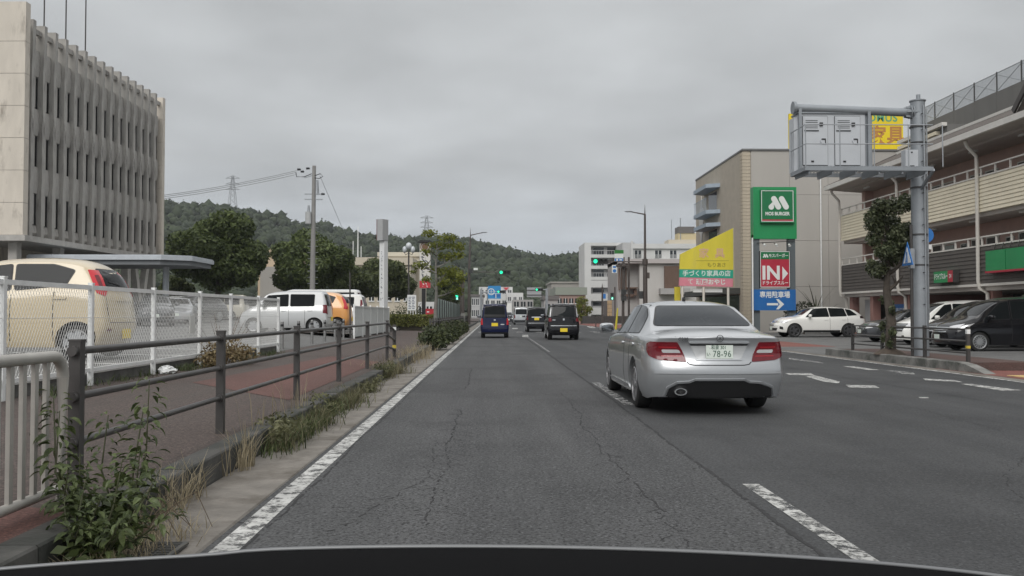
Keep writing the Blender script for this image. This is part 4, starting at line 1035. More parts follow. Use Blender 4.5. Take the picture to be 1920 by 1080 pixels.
P('recess_painted_shade', 'rear', [(-.365, .888), (.365, .888), (.345, .862), (-.345, .862)], SEAM, .006, .0)  # dark strip colours in the shade at the top of the recess
y = bvh.ray_cast(Vector((0, -6, .80)), DIRS['rear'])[0].y
P('boot_strip', 'rear', [(-.37, .908), (.37, .908), (.365, .886), (-.365, .886)], SILVM, .030, .0, th=.03)
P('recess_rim', 'rear', [(-.29, .70), (.29, .70), (.275, .682), (-.275, .682)], SILVM, .012)
pl_ = MB().box(-.165, .165, y - .026, y - .012, .705, .868).build('number_plate', WPLATE, t, loc=(.0, 0, 0))
text('78-96', (.030, y - .027, .760), .112, INK, pl_, bold=-.0006, sx=.82, space=1.08); text('い', (-.135, y - .027, .757), .05, INK, pl_); text('和泉 301', (-.01, y - .027, .838), .058, INK, pl_, sx=.85)
MB().cyl((-.115, y - .03, .846), (-.115, y - .024, .846), .012, n=10).build('seal', WHITE, pl_)
ye = bvh.ray_cast(Vector((0, -6, .952)), DIRS['rear'])[0].y
em = MB().lathe([(ye - .012, .036), (ye - .004, .036), (ye - .004, .043), (ye - .012, .043), (ye - .012, .036)], 'y', 26, (0, 0, .952))
for a in (90, 210, 330):
    c, s = math.cos(R_(a)), math.sin(R_(a)); em.face([(c * .038, ye - .010, .952 + s * .038), (-s * .006, ye - .010, .952 + c * .006), (s * .006, ye - .010, .952 - c * .006)])
DCH = M('dark chrome', (.16, .165, .17), .25, .8); em.build('emblem', DCH, t, 40)
yb = bvh.ray_cast(Vector((-.40, -6, .935)), DIRS['rear'])[0].y
text('C300', (-.44, yb - .012, .940), .055, DCH, t, bold=.0015, rot=(math.pi / 2, 0, -.08))
m = MB().lathe([(-.06, .062), (.03, .062), (.03, .048), (-.06, .048), (-.06, .062)], 'y', 20)
ex = m.build('exhaust_tip', CHROME, t, 40, loc=(-.47, -2.325, .30)); ex.scale = (1.25, 1, .72)
MB().ball((0, -.35, 1.455), (.022, .07, .045), 10, 6).build('roof_aerial', BLACK, t, 50); MB().cyl((0, -.38, 1.47), (0, -.50, 1.53), .006, n=6).build('aerial_rod', BLACK, t)
sline(P, [(-.66, .24), (-.625, .345), (-.515, .413), (-.37, .423), (-.305, .453), (.305, .453), (.37, .423), (.515, .413), (.68, .355), (.72, .24)], SILVM, .022, .020, 'bumper_lip', .02)
for a_, b_ in (((1.45, .845), (3.45, .815)), ((.55, .86), (1.45, .845))): P('side_crease', 'left', strip(a_, b_, .018), SILVM, .009, th=.02)
P('sill_skirt', 'left', [(1.42, .20), (3.42, .20), (3.40, .285), (1.44, .285)], SILVM, .022, .02, th=.03)
P('bumper_ridge', 'rear', strip((-.78, .525), (.78, .525), .012), SILVM, .012, th=.02)
# seen through the rear screen in the photograph: mirror and pale sky patch are reflections, nothing modelled

t, bvh, P = car('keivan', NAVY, 'navy blue boxy minicar driving ahead in our lane', 'car', (.10, 46.9 + 1.7, 0), 0, RD, sides=('left', 'right'), plate=YPLATE, plate_z=.70, wheel='steel', scale=1.0,
    lamps=[('+tail_lamp', 'rear', [(-.72, 1.04), (-.625, 1.02), (-.615, .68), (-.71, .68)], REDLIT), ('lower_window', 'rear', [(-.56, 1.10), (.56, 1.10), (.56, 1.22), (-.56, 1.22)], BLACK, .012),
           ('badge', 'rear', [(.30, .68), (.50, .68), (.50, .73), (.30, .73)], CHROME), ('emblem', 'rear', [(-.05, .90), (.05, .90), (.05, .97), (-.05, .97)], CHROME), ('bumper_trim', 'rear', [(-.66, .24), (.66, .24), (.64, .30), (-.64, .30)], BLACK)])
sline(P, [(-.68, .48), (.68, .48)], SEAM, .02); sline(P, [(-.6, .60), (-.6, 1.05)], SEAM, .015); sline(P, [(.6, .60), (.6, 1.05)], SEAM, .015)
P('roof_spoiler', 'rear', [(-.58, 1.66), (.58, 1.66), (.58, 1.71), (-.58, 1.71)], NAVY, .05, .02)
t, bvh, P = car('tallkei', BLK, 'black minicar with tall pale pillar lamps, nearest black car', 'car', (3.40, 43.5 + 1.7, 0), 0, RD, sides=('left',), plate=YPLATE, plate_z=.46, wheel='steel', scale=1.04,
    lamps=[('+tail_lamp', 'rear', [(-.69, 1.02), (-.58, 1.02), (-.55, .86), (-.69, .84)], RED), ('+pillar_lamp', 'rear', [(-.645, 1.50), (-.575, 1.50), (-.60, 1.06), (-.66, 1.06)], CLEAR, .012),
           ('bumper_trim', 'rear', [(-.60, .64), (.60, .64), (.60, .67), (-.60, .67)], CHROME), ('emblem', 'rear', [(-.04, .90), (.04, .90), (.04, .99), (-.04, .99)], CHROME), ('badge', 'rear', [(-.52, .90), (-.38, .90), (-.38, .94), (-.52, .94)], CHROME)])
sline(P, [(-.66, .72), (.66, .72)], SEAM, .02); P('rear_wiper', 'rear', strip((-.02, 1.09), (-.34, 1.11), .03), BLACK, .02)
P('roof_spoiler', 'rear', [(-.52, 1.56), (.52, 1.56), (.52, 1.61), (-.52, 1.61)], BLK, .05, .02)
t, bvh, P = car('keivan', BLK, 'black boxy minicar with a pale number plate garnish, further ahead', 'car', (3.02, 62.3 + 1.7, 0), 0, RD, sides=('left',), plate=YPLATE, plate_z=.93, wheel='steel', scale=.97,
    lamps=[('garnish', 'rear', [(-.36, 1.02), (.36, 1.02), (.36, 1.09), (-.36, 1.09)], CLEAR), ('+tail_lamp', 'rear', [(-.72, 1.30), (-.64, 1.30), (-.62, .85), (-.71, .85)], RED), ('bumper_trim', 'rear', [(-.62, .62), (.62, .62), (.62, .65), (-.62, .65)], CHROME)])
car('hiace', SILV, 'silver van further ahead between the navy and black minicars', 'van', (3.25, 106, 0), 0, RD, sides=('left', 'right'), plate=WPLATE, plate_z=.95, wheel='steel', name='van',
    lamps=[('+tail_lamp', 'rear', [(-.80, 1.1), (-.68, 1.1), (-.68, .75), (-.80, .75)], RED), ('bumper', 'rear', [(-.78, .30), (.78, .30), (.78, .55), (-.78, .55)], GREYC, .03)])
car('wagon', GREYC, 'grey car peeking out right of the navy minicar, coming towards the camera', 'car', (2.05, 122, 0), math.pi, RD, sides=('left', 'right'), rear=False, front=True, wheel='steel',
    lamps=[('+headlamp', 'front', [(-.72, .72), (-.45, .68), (-.45, .58), (-.72, .62)], CLEAR)])
# small truck behind
tk = thing('box_truck', 'small white truck with a dark canvas side, far ahead', 'truck', (1.2, 150, 0))
TARP = M('dark canvas', (.03, .032, .034), .8); 
MB().prism([(-1.9, 1.2), (.9, 1.2), (1.2, 3.2), (-1.4, 2.7)], 0, 5).build('canvas_body', TARP, tk); MB().box(.95, 1.9, 0, 5, .6, 3.0).build('white_panel', WHT, tk)
for x in (-.6, 1.3): MB().cyl((x, .1, .45), (x + .25, .1, .45), .45, n=16).build('wheel', RUBBER, tk)

# ------------------------------------------------------------------ forecourt cars
FC = 'cars parked on the forecourt at right'
HL = lambda: None
t, bvh, P = car('suv', WHT, 'white sport utility car parked side-on under the burger sign', 'car', (17.45, 48.6, 0.0), math.pi / 2 , FC, sides=('left',), rear=False, front=True, wheel='spoke5', rimmat=DALLOY, low=True, name='parked_car', scale=1.0,
    lamps=[('tail_lamp', 'left', [(.02, 1.00), (.30, 1.02), (.26, 1.14), (.10, 1.14)], M('smoked lamp', (.02, .012, .014), .15, coat=.5)), ('headlamp', 'left', [(4.12, .93), (4.5, .84), (4.52, .76), (4.2, .80)], CLEAR), ('+headlamp', 'front', [(-.74, .90), (-.42, .86), (-.42, .78), (-.74, .76)], CLEAR),
           ('grille', 'front', [(-.42, .88), (.42, .88), (.36, .60), (-.36, .60)], CHROME), ('intake', 'front', [(-.7, .50), (.7, .50), (.62, .36), (-.62, .36)], BLACK), ('air_vent', 'left', [(4.42, .56), (4.58, .60), (4.58, .45), (4.40, .42)], BLACK)])
def fcar(kind, px_x, yc, paint, label, **k):
    L = TYPES[kind]['L']; return car(kind, paint, label, 'car', (px_x + L / 2, yc, .0), math.pi / 2 + k.pop('yaw', 0), FC, sides=('left',), rear=False, front=True, name='parked_car', **k)
GR = lambda z0, z1, w0=.5, w1=.45: [('grille', 'front', [(-w0, z1), (w0, z1), (w1, z0), (-w1, z0)], DARKLENS), ] + [('grille_bar', 'front', [(-w0, z0 + (z1 - z0) * q - .012), (w0, z0 + (z1 - z0) * q - .012), (w0, z0 + (z1 - z0) * q + .012), (-w0, z0 + (z1 - z0) * q + .012)], CHROME, .016) for q in (.2, .5, .8)]
fcar('minivan', 15.25, 30.6, BLK, 'black minivan nearest the camera on the forecourt', wheel='spoke15', lamps=GR(.60, .84, .48, .44) + [('+headlamp', 'front', [(-.76, .92), (-.42, .82), (-.44, .70), (-.74, .80)], CLEAR), ('headlamp', 'left', [(3.95, .94), (4.45, .82), (4.5, .74), (4.2, .80)], CLEAR), ('+fog_lamp', 'front', [(-.66, .40), (-.56, .40), (-.56, .34), (-.66, .34)], CLEAR)])
fcar('minivan', 16.2, 33.6, BLK, 'second black minivan, its front half hidden by the gantry post', wheel='spoke10', scale=.97, lamps=GR(.60, .84, .48, .44) + [('+headlamp', 'front', [(-.76, .92), (-.42, .82), (-.44, .70), (-.74, .80)], CLEAR), ('headlamp', 'left', [(3.9, .94), (4.45, .82), (4.5, .74), (4.2, .80)], CLEAR)])
fcar('minivan', 16.35, 36.5, WHT, 'white minivan with dark barred grille behind the gantry post', wheel='spoke10', scale=.98, lamps=GR(.56, .88, .60, .56) + [('+headlamp', 'front', [(-.78, .94), (-.60, .90), (-.60, .74), (-.76, .80)], CLEAR), ('+fog_lamp', 'front', [(-.66, .40), (-.54, .40), (-.54, .33), (-.66, .33)], BLACK)])
fcar('wagon', 16.5, 40.2, GREYC, 'dark grey car parked behind the street tree trunk', wheel='spoke10', lamps=GR(.50, .64, .4, .36) + [('+headlamp', 'front', [(-.72, .74), (-.45, .68), (-.45, .60), (-.72, .64)], CLEAR)])

# ------------------------------------------------------------------ gantry with variable message sign seen from behind
GS = M('gantry steel', (.26, .28, .30), .5, .3, var=.13, vs=2); BOXW = M('cabinet white', (.47, .49, .515), .45, var=.05, vs=1.5)
ga = thing('sign_gantry', 'grey steel gantry post whose arm carries a message sign cabinet', 'gantry', (10.80, 22.7, .19))
gz = lambda py: at(1610, py, 22.7).z - .19
gx = lambda px: at(px, 300, 22.7).x - 10.80
Lx = lambda px: gx(px)
MB().cyl((0, 0, -.3), (0, 0, gz(190)), .205, .175, 20).build('post', GS, ga, 40); MB().cyl((0, 0, gz(190)), (0, 0, gz(188)), .20, n=20).build('post_cap', GS, ga, 40); MB().cyl((0.02, 0, gz(188)), (.02, 0, gz(177)), .05, n=10).build('lug', GS, ga, 40)
MB().cyl((-.12, 0, gz(211)), (gx(1490), 0, gz(203)), .105, n=18).build('top_arm', GS, ga, 40)
MB().cyl((gx(1492), 0, gz(203)), (gx(1487), 0, gz(203)), .165, n=20).build('end_flange', GS, ga, 40)
m = MB()
for x in (gx(1708), gx(1712)): m.cyl((x, 0, gz(210)), (x - .03, 0, gz(210)), .17, n=16)
for a in range(6): m.bar((gx(1698), .12 * math.cos(a * 1.05), gz(210) + .12 * math.sin(a * 1.05)), (gx(1720), .17 * math.cos(a * 1.05), gz(210) + .17 * math.sin(a * 1.05)), .02, .05)
m.build('arm_flange', GS, ga, 40)
BAND = M('dark clamp band', (.05, .05, .052), .5)
for py in (238, 268, 352, 440, 497): MB().cyl((0, 0, gz(py) - .02), (0, 0, gz(py) + .02), .206, n=20).build('clamp_band', BAND, ga, 40)
MB().cyl((.06, -.20, 0.1), (.06, -.20, gz(200)), .018, n=6).build('cable_conduit', GREYMETAL, ga, 40)
MB().cyl((.20, -.05, .9), (.20, -.05, gz(205)), .016, n=6).build('conduit', GREYMETAL, ga, 40)
for k in range(13): MB().cyl((.0, -.19, 1.3 + k * .40), (.0, -.27, 1.3 + k * .40), .012, n=5).build('step_peg', BAND, ga)
STK = M('faded sticker', (.40, .41, .41), .7)
MB().lathe([(1.4, .208), (2.3, .204)], 'z', 16).build('anti_bill_sheet', STK, ga, 60) if False else None
# hangers, sign cabinet
cb = MB().box(gx(1497), gx(1622), -.02, .42, gz(316), gz(214)).build('cabinet', BOXW, ga)
bx = MB().box(gx(1497) - .10, gx(1497) - .004, .02, .40, gz(322), gz(220)).build('cabinet_side', BOXW, ga)
MB().box(gx(1623), gx(1636), .0, .36, gz(318), gz(214)).build('side_frame', GS, ga)
for x in (gx(1499), gx(1628)): MB().box(x - .035, x + .035, -.10, -.03, gz(334), gz(205)).build('hanger', GS, ga)
MB().box(gx(1495), gx(1624), -.06, .46, gz(214) + .003, gz(211)).build('cabinet_lid', GS, ga)
for a, b in ((1505, 1551), (1565, 1612)):
    dw = [gx(a), gx(b)]; zt_, zb_ = gz(219), gz(310)
    d = MB().box(dw[0], dw[1], -.045, -.022, zb_, zt_).build('cabinet_door', BOXW, ga)
    GAPM = M('door gasket', (.06, .065, .07), .7)
    fr = MB(); g_ = .012
    fr.box(dw[0] - g_, dw[0], -.04, -.021, zb_, zt_).box(dw[1], dw[1] + g_ * .6, -.04, -.021, zb_, zt_).box(dw[0], dw[1], -.04, -.021, zt_, zt_ + g_).box(dw[0], dw[1], -.04, -.021, zb_ - .02, zb_); fr.build('door_gasket', GAPM, d)
    q0, q1 = dw[0] + .03, dw[0] + .40
    v = MB().box(q0, q1, -.062, -.046, gz(245), gz(222)).build('vent', BOXW, d)
    v2 = MB()
    for k in range(5): v2.box(q0 + .03, q1 - .03, -.068, -.063, gz(228 + k * 3.4), gz(228 + k * 3.4) + .016)
    v2.build('vent_slot', GAPM, d); MB().box(q0, q1, -.060, -.046, gz(247), gz(245) - .002).build('vent_lip', GAPM, d)
    MB().lathe([(-.07, .0), (-.07, .075), (-.046, .075)], 'y', 16, (q1 + .11, 0, gz(265))).build('handle_plate', BOXW, d, 40)
    MB().box(q1 + .06, q1 + .15, -.085, -.071, gz(263), gz(261)).box(q1 + .15, q1 + .168, -.085, -.071, gz(271), gz(261)).build('handle', BLACK, d)
    MB().box(q1 + .02, q1 + .10, -.085, -.046, gz(237), gz(231)).build('latch', BLACK, d); MB().box(q0 + .17, q0 + .24, -.056, -.046, gz(305), gz(302)).build('key_plate', BLACK, d)
# maintenance walkway on our side
zw0 = gz(324)
x0, x1 = gx(1484), -.10
m = MB().box(x0, x1, -1.0, -.96, zw0 - .10, zw0).box(x0, x1, .06, .10, zw0 - .10, zw0).box(x0, x0 + .05, -.96, .06, zw0 - .10, zw0); m.build('walkway_frame', GS, ga)
gb = MB().box(-.02, .02, -.955, .055, -.17, -.0).mesh('cross_beam', GS)
for k in range(6): link('cross_beam', gb, ga, loc=(x0 + .12 + k * .57, 0, zw0))
m = MB(); n = 36
for k in range(n): x = x0 + .06 + (x1 - x0 - .1) * k / n; m.box(x, x + .012, -.95, .05, zw0 + .001, zw0 + .022)
for k in range(5): y = -.9 + k * .22; m.box(x0 + .06, x1 - .05, y, y + .006, zw0 + .0225, zw0 + .027)
o = m.build('walkway_grating', GS, ga); o['kind'] = 'stuff'
hr = MB()
for z in (.55, 1.02): hr.tube([(x1, -.98, zw0 + z), (x0 + .02, -.98, zw0 + z), (x0 + .02, .08, zw0 + z)], .014, 6)
hr.build('walkway_handrail', GREYMETAL, ga, 40)
st = MB().cyl((0, 0, 0), (0, 0, 1.02), .014, n=6).mesh('stanchion', GREYMETAL)
for k in range(5): link('stanchion', st, ga, loc=(x0 + .02 + k * .84, -.98, zw0))
link('stanchion', st, ga, loc=(x0 + .02, .08, zw0)); link('stanchion', st, ga, loc=(x0 + .02, -.45, zw0))
MB().bar((x1 + .05, -.9, zw0 - .06), (0, -.1, zw0 - .45), .05, .07).build('brace', GS, ga); MB().bar((gx(1700), .03, gz(330)), (gx(1722), .0, gz(322)), .05, .07).build('brace', GS, ga)
jb = MB().box(gx(1677), gx(1700), -.62, -.38, zw0 + .03, zw0 + .48).build('junction_box', BOXW, ga)
MB().box(gx(1687), gx(1690), -.63, -.621, zw0 + .40, zw0 + .43).box(gx(1685), gx(1693), -.63, -.621, zw0 + .06, zw0 + .09).build('lock', BLACK, jb)
SIGNB = M('road sign blue', (.03, .17, .48), .35)
# round blue sign and crossing sign on the post / the thin pole
rs = thing('round_road_sign', 'round blue road sign on the far side of the gantry post', 'road sign', (10.80 + .30, 22.95, 0)); 
zc = at(1752, 441, 22.95).z
MB().lathe([(-.012, 0), (-.012, .19), (0, .195), (.012, .19)], 'y', 28, (0, 0, zc)).build('disc', SIGNB, rs, 40); MB().box(-.02, .03, -.022, -.014, zc - .10, zc + .10).build('pictogram', WHITE, rs); MB().box(-.13, .13, -.015, .0, zc - .36, zc - .24).build('plate', WHITE, rs); MB().box(-.10, .02, .015, .03, zc - .3, zc + .05).build('bracket', GREYMETAL, rs)
cp = thing('crossing_sign_pole', 'thin dark pole beside the gantry post carrying a blue crossing sign', 'road sign', (10.52, 22.55, .19))
MB().cyl((0, 0, -.2), (0, 0, 3.3), .038, n=10).build('pole', DARKMETAL, cp, 40)
zc = at(1707, 478, 22.5).z - .19
s = MB().prismx([(-.36, -.26), (.36, -.26), (0, .33)], -.10, -.085); o = s.build('sign_plate', SIGNB, cp, loc=(0, 0, zc)); o.rotation_euler = (0, 0, R_(-4))
o2 = MB().prismx([(-.24, -.20), (.24, -.20), (0, .20)], -.108, -.101).build('white_triangle', WHITE, o); MB().prismx([(-.05, -.19), (.0, -.19), (.05, .08), (-.02, .08)], -.113, -.1085).prismx([(.02, -.19), (.10, -.19), (.06, -.05)], -.113, -.1085).build('walking_figure', SIGNB, o)
MB().box(-.05, .06, -.06, .06, 2.2, 2.7).build('control_box', GREYMETAL, cp)

rr_ = thing('kerb_rail', 'low dark three-bar rail on the kerb island around the gantry post', 'guard rail', (10.45, 19.75, .19))
kp = MB().box(-.035, .035, -.035, .035, -.02, .78).mesh('post', DARKMETAL)
for y in (2.0, 4.4, 6.4): link('post', kp, rr_, loc=(0, y, 0))
e = MB().box(-.035, .035, -.035, .035, -.02, .78).build('end_post', DARKMETAL, rr_, loc=(0, 0, 0)); MB().box(-.037, .037, -.037, .037, .30, .36).build('yellow_band', YB, e); MB().box(-.037, .037, -.037, .037, .62, .72).build('pale_band', WHITE, e)
for a, b in ((0, 2.0), (2.0, 4.4), (4.4, 6.4)):
    for z in (.20, .46, .72): MB().cyl((0, a + .036, z), (0, b - .036, z), .022, n=8).build('rail', DARKMETAL, rr_, 40)

# ------------------------------------------------------------------ burger sign pylon
GREEN = M('sign green', (.015, .25, .085), .4, var=.10, vs=1.1, stretch=(1, 1, .35)); DGREEN = M('sign dark green', (.012, .16, .06), .35, var=.08, vs=1.5); SRED2 = M('sign crimson', (.40, .025, .05), .4, var=.10, vs=1.5); SBLUE = M('sign blue', (.014, .12, .36), .4, var=.09, vs=1.2, stretch=(1, 1, .4))
LET = M('sign lettering white', (.68, .70, .68), .5); STEELG = M('sign post grey', (.115, .135, .145), .5, .2)
YS = 52.0; b = at(1452, 600, YS); X0 = b.x
bs = thing('burger_sign', 'tall green burger restaurant sign over a red drive-through panel and a blue arrow panel', 'sign', (X0, YS, 0))
sx = lambda px: at(px, 450, YS).x - X0
sz = lambda py: at(1452, py, YS).z
for a, b_ in ((1412, 1424), (1478, 1491)): MB().box(sx(a), sx(b_), .0, .35, -.1, sz(440)).build('post', STEELG, bs)
MB().box(sx(1412), sx(1493), -.10, .5, sz(448), sz(351)).build('green_head', GREEN, bs)
pn_ = MB().box(sx(1424), sx(1487), -.30, -.102, sz(419), sz(357)).build('logo_panel', DGREEN, bs)
fw = .035; a, b_, c, d = sx(1425), sx(1485), sz(416.5), sz(358.5)
MB().box(a, b_, -.312, -.301, d - fw, d).box(a, b_, -.312, -.301, c, c + fw).box(a, a + fw, -.312, -.301, c + fw, d - fw).box(b_ - fw, b_, -.312, -.301, c + fw, d - fw).build('panel_border', LET, pn_)
MB().box(a + fw, b_ - fw, -.308, -.301, c + fw, c + fw + .09).build('red_band', SRED2, pn_)
def mlogo(par, cx, cz, h, y, mat):
    """round-ended M mark: a tear-shaped left leg and two sloping round-ended bars"""
    m = MB(); r = h * .21
    def caps(p, q, r):
        d = (Vector(q) - Vector(p)).normalized(); n = Vector((-d.y, d.x)); pts = []
        for k in range(9): t = math.pi * k / 8; v = n * math.cos(t) + d * math.sin(t); pts.append(tuple(Vector(q) + v * r))
        for k in range(9): t = math.pi * k / 8; v = -n * math.cos(t) - d * math.sin(t); pts.append(tuple(Vector(p) + v * r))
        return pts
    for dx in (-.14, .42):
        m.prism([(cx + x * h, cz + z * h) for x, z in caps((dx + .31 - .06, -.29), (dx - .06 - .01, .29), .20)], y - .012, y)
    pts = [(-.20, .02)] + [(-.40 + .20 * math.cos(t), -.30 + .20 * math.sin(t)) for t in np.linspace(.35, -math.pi - .5, 12)]
    m.prism([(cx + x * h, cz + z * h) for x, z in [(-.46 + .22, .12)] + pts[1:]], y - .010, y)
    m.build('emblem', mat, par)
mlogo(pn_, sx(1454), sz(381.5), .80, -.301, LET)
text('MOS BURGER', (sx(1455), -.304, sz(402)), .27, LET, pn_, bold=.010, sx=.86)
# flood lamps and brackets
for px in (1429, 1451, 1475):
    o = MB().cyl((sx(px), -.55, sz(462)), (sx(px), -.38, sz(459)), .075, .05, 10).build('flood_lamp', LET, bs, 40); MB().cyl((sx(px), -.4, sz(459)), (sx(px), .0, sz(456)), .02, n=6).build('lamp_arm', BLACK, o)
MB().cyl((sx(1418), -.1, sz(456)), (sx(1489), -.1, sz(452)), .025, n=6).build('lamp_rail', BLACK, bs)
rp = MB().box(sx(1423), sx(1479), -.16, .12, sz(540), sz(471)).build('drive_through_panel', BLACK, bs)
MB().box(sx(1424.5), sx(1477.5), -.175, -.161, sz(538), sz(486.5)).build('red_face', SRED2, rp); MB().box(sx(1424.5), sx(1477.5), -.175, -.161, sz(486.3), sz(472.5)).build('green_face', DGREEN, rp)
a, b_, c, d = sx(1423.8), sx(1478.2), sz(538.8), sz(471.8); fw = .03
MB().box(a, b_, -.180, -.170, d - fw, d + .01).box(a, b_, -.180, -.170, c - .01, c + fw).box(a - .01, a + fw - .01, -.180, -.170, c, d).box(b_ - fw + .01, b_ + .01, -.180, -.170, c, d).build('panel_border', LET, rp)
text('IN', (sx(1443.5), -.178, sz(513)), 1.08, LET, rp, bold=.035, sx=.98); MB().prism([(sx(1464.5), sz(500)), (sx(1464.5), sz(526)), (sx(1475), sz(513))], -.187, -.176).build('arrow', LET, rp)
mlogo(rp, sx(1432.5), sz(480), .22, -.176, LET); text('モスバーガー', (sx(1457.5), -.178, sz(480)), .225, LET, rp, bold=.005, sx=.85); text('ドライブスルー', (sx(1451), -.178, sz(531)), .25, LET, rp, bold=.005, sx=.88)
bp_ = MB().box(sx(1408), sx(1489), -.20, -.02, sz(582), sz(543)).build('blue_panel', SBLUE, bs)
text('専用駐車場', (sx(1450), -.203, sz(553.5)), .40, LET, bp_, bold=.009, sx=.88)
MB().box(sx(1435), sx(1456), -.212, -.201, sz(572.5), sz(568.5)).build('arrow_shaft', LET, bp_)
MB().prism([(sx(1452), sz(561)), (sx(1457), sz(561)), (sx(1467), sz(570.5)), (sx(1457), sz(580)), (sx(1452), sz(580)), (sx(1459), sz(570.5))], -.214, -.2015).build('arrow_head', LET, bp_)
tag(MB().cyl((0, 0, 0), (0, 0, sz(447)), .045, n=8).build('white_pole', WF, loc=(X0 + sx(1407), YS - .4, 0)), 'thin white pole standing left of the burger sign posts', 'pole')

# ------------------------------------------------------------------ furniture shop sign (yellow wedge)
YF = 54.0; b = at(1323, 600, YF); FX0 = b.x; fx = lambda px: at(px, 500, YF).x - FX0; fz = lambda py: at(1323, py, YF).z
YEL = M('sign yellow', (.62, .53, .045), .5, var=.09, vs=1, stretch=(1, 1, .3), c2=(.55, .47, .10), c2s=1.2, c2t=.62); TEAL = M('sign teal', (.02, .33, .22), .45); PINK = M('sign pink', (.62, .22, .27), .5, var=.06); EDGE = M('sign edge', (.42, .38, .25), .6); GHOST = M('faded pink lettering', (.60, .38, .24), .6); OLIVE = M('olive lettering', (.22, .19, .02), .6); MINT = M('pale mint lettering', (.62, .72, .66), .5)
fs_ = thing('furniture_sign', 'yellow wedge-shaped furniture shop sign with teal and pink bands on three legs', 'sign', (FX0, YF, 0))
MB().prism([(fx(1274), fz(505)), (fx(1374), fz(506)), (fx(1374), fz(428)), (fx(1275), fz(477))], -.10, .10).build('yellow_panel', YEL, fs_)
MB().box(fx(1374) + .003, fx(1375.5), -.11, .12, fz(538), fz(427)).build('edge_strip', EDGE, fs_)
MB().prism([(fx(1273.5), fz(520)), (fx(1373.5), fz(522)), (fx(1374), fz(506.3)), (fx(1274), fz(505.3))], -.10, .10).build('teal_band', TEAL, fs_); MB().prism([(fx(1273), fz(536)), (fx(1373), fz(538)), (fx(1373.5), fz(522.3)), (fx(1273.5), fz(520.3))], -.10, .10).build('pink_band', PINK, fs_)
text('家', (fx(1319), -.103, fz(476)), .62, GHOST, fs_, bold=.012); text('具', (fx(1349), -.103, fz(476)), .62, GHOST, fs_, bold=.012)
text('もりあさ', (fx(1343), -.103, fz(497.5)), .29, OLIVE, fs_, bold=.003); MB().box(fx(1304), fx(1366), -.106, -.101, fz(489) - .01, fz(489) + .01).build('rule', OLIVE, fs_)
text('手づくり家具の店', (fx(1324), -.103, fz(513.5)), .37, MINT, fs_, bold=.008, sx=.98); text('頑固おやじ', (fx(1332), -.103, fz(529.5)), .36, MINT, fs_, bold=.008); text('て', (fx(1294), -.103, fz(529)), .38, MINT, fs_)
LEG = M('cream leg paint', (.62, .585, .52), .6, var=.1)
for px in (1278, 1318, 1364): MB().cyl((fx(px + 1), 0, -.1), (fx(px + 1), 0, fz(536)), .075, n=10).build('leg', LEG, fs_, 40)
MB().box(fx(1300), fx(1355), .10, .2, fz(548), fz(541)).build('lower_panel', LET, fs_)
b = at(1270, 560, 55); ys_ = thing('yellow_banner', 'small upright yellow board left of the wedge-shaped sign legs', 'sign', (b.x, 55, 0))
MB().box(-.18, .18, -.05, .05, at(1270, 565, 55).z, at(1270, 538, 55).z).build('board', YEL, ys_); MB().cyl((0, .08, -.1), (0, .08, at(1270, 540, 55).z), .03, n=8).build('pole', WF, ys_)

bpk = at(659, 640, 36.3); tag(MB().cyl((0, 0, -.1), (-.03, 0, 2.6), .03, n=8).build('black_pole', DARKMETAL, loc=(bpk.x, 36.0, .3)), 'thin black pole at the near end of the solid white panel fence', 'pole')
# ------------------------------------------------------------------ furniture building (grey) with balconies and rooftop board
GB = M('grey siding panel', (.41, .39, .36), .8, var=.05, vs=.6, stretch=(1, 1, .3)); TILE = M('taupe tile', (.41, .365, .30), .75, var=.08, vs=1.5); TAN = M('tan brick strip', (.44, .385, .30), .8, var=.15, vs=5); TRIM = M('roof trim grey', (.15, .15, .15), .6)
CY = 60.0; c0 = at(1393, 400, CY); XC = c0.x; HT = at(1393, 279, CY).z
far = 74.0
fb = thing('furniture_building', 'grey windowless shop building with small blue-grey balconies on its street side', 'building', (XC, CY, 0))
nz = 4
for k in range(nz):
    for j in range(6):
        x0_ = .55 + j * 2.6; MB().box(x0_ + .008, x0_ + 2.592, 0, .3, HT * k / nz + .008, HT * (k + 1) / nz - .008 if k < nz - 1 else HT - .12).build('wall_panel', GB, fb)
MB().box(.55, 16, .3, 13.9, 0, HT - .12).build('wall_core', GB, fb)
MB().box(-.04, 16.1, -.08, .34, HT - .118, HT).box(-.04, .3, .34, far - CY, HT - .118, HT).build('roof_trim', TRIM, fb)
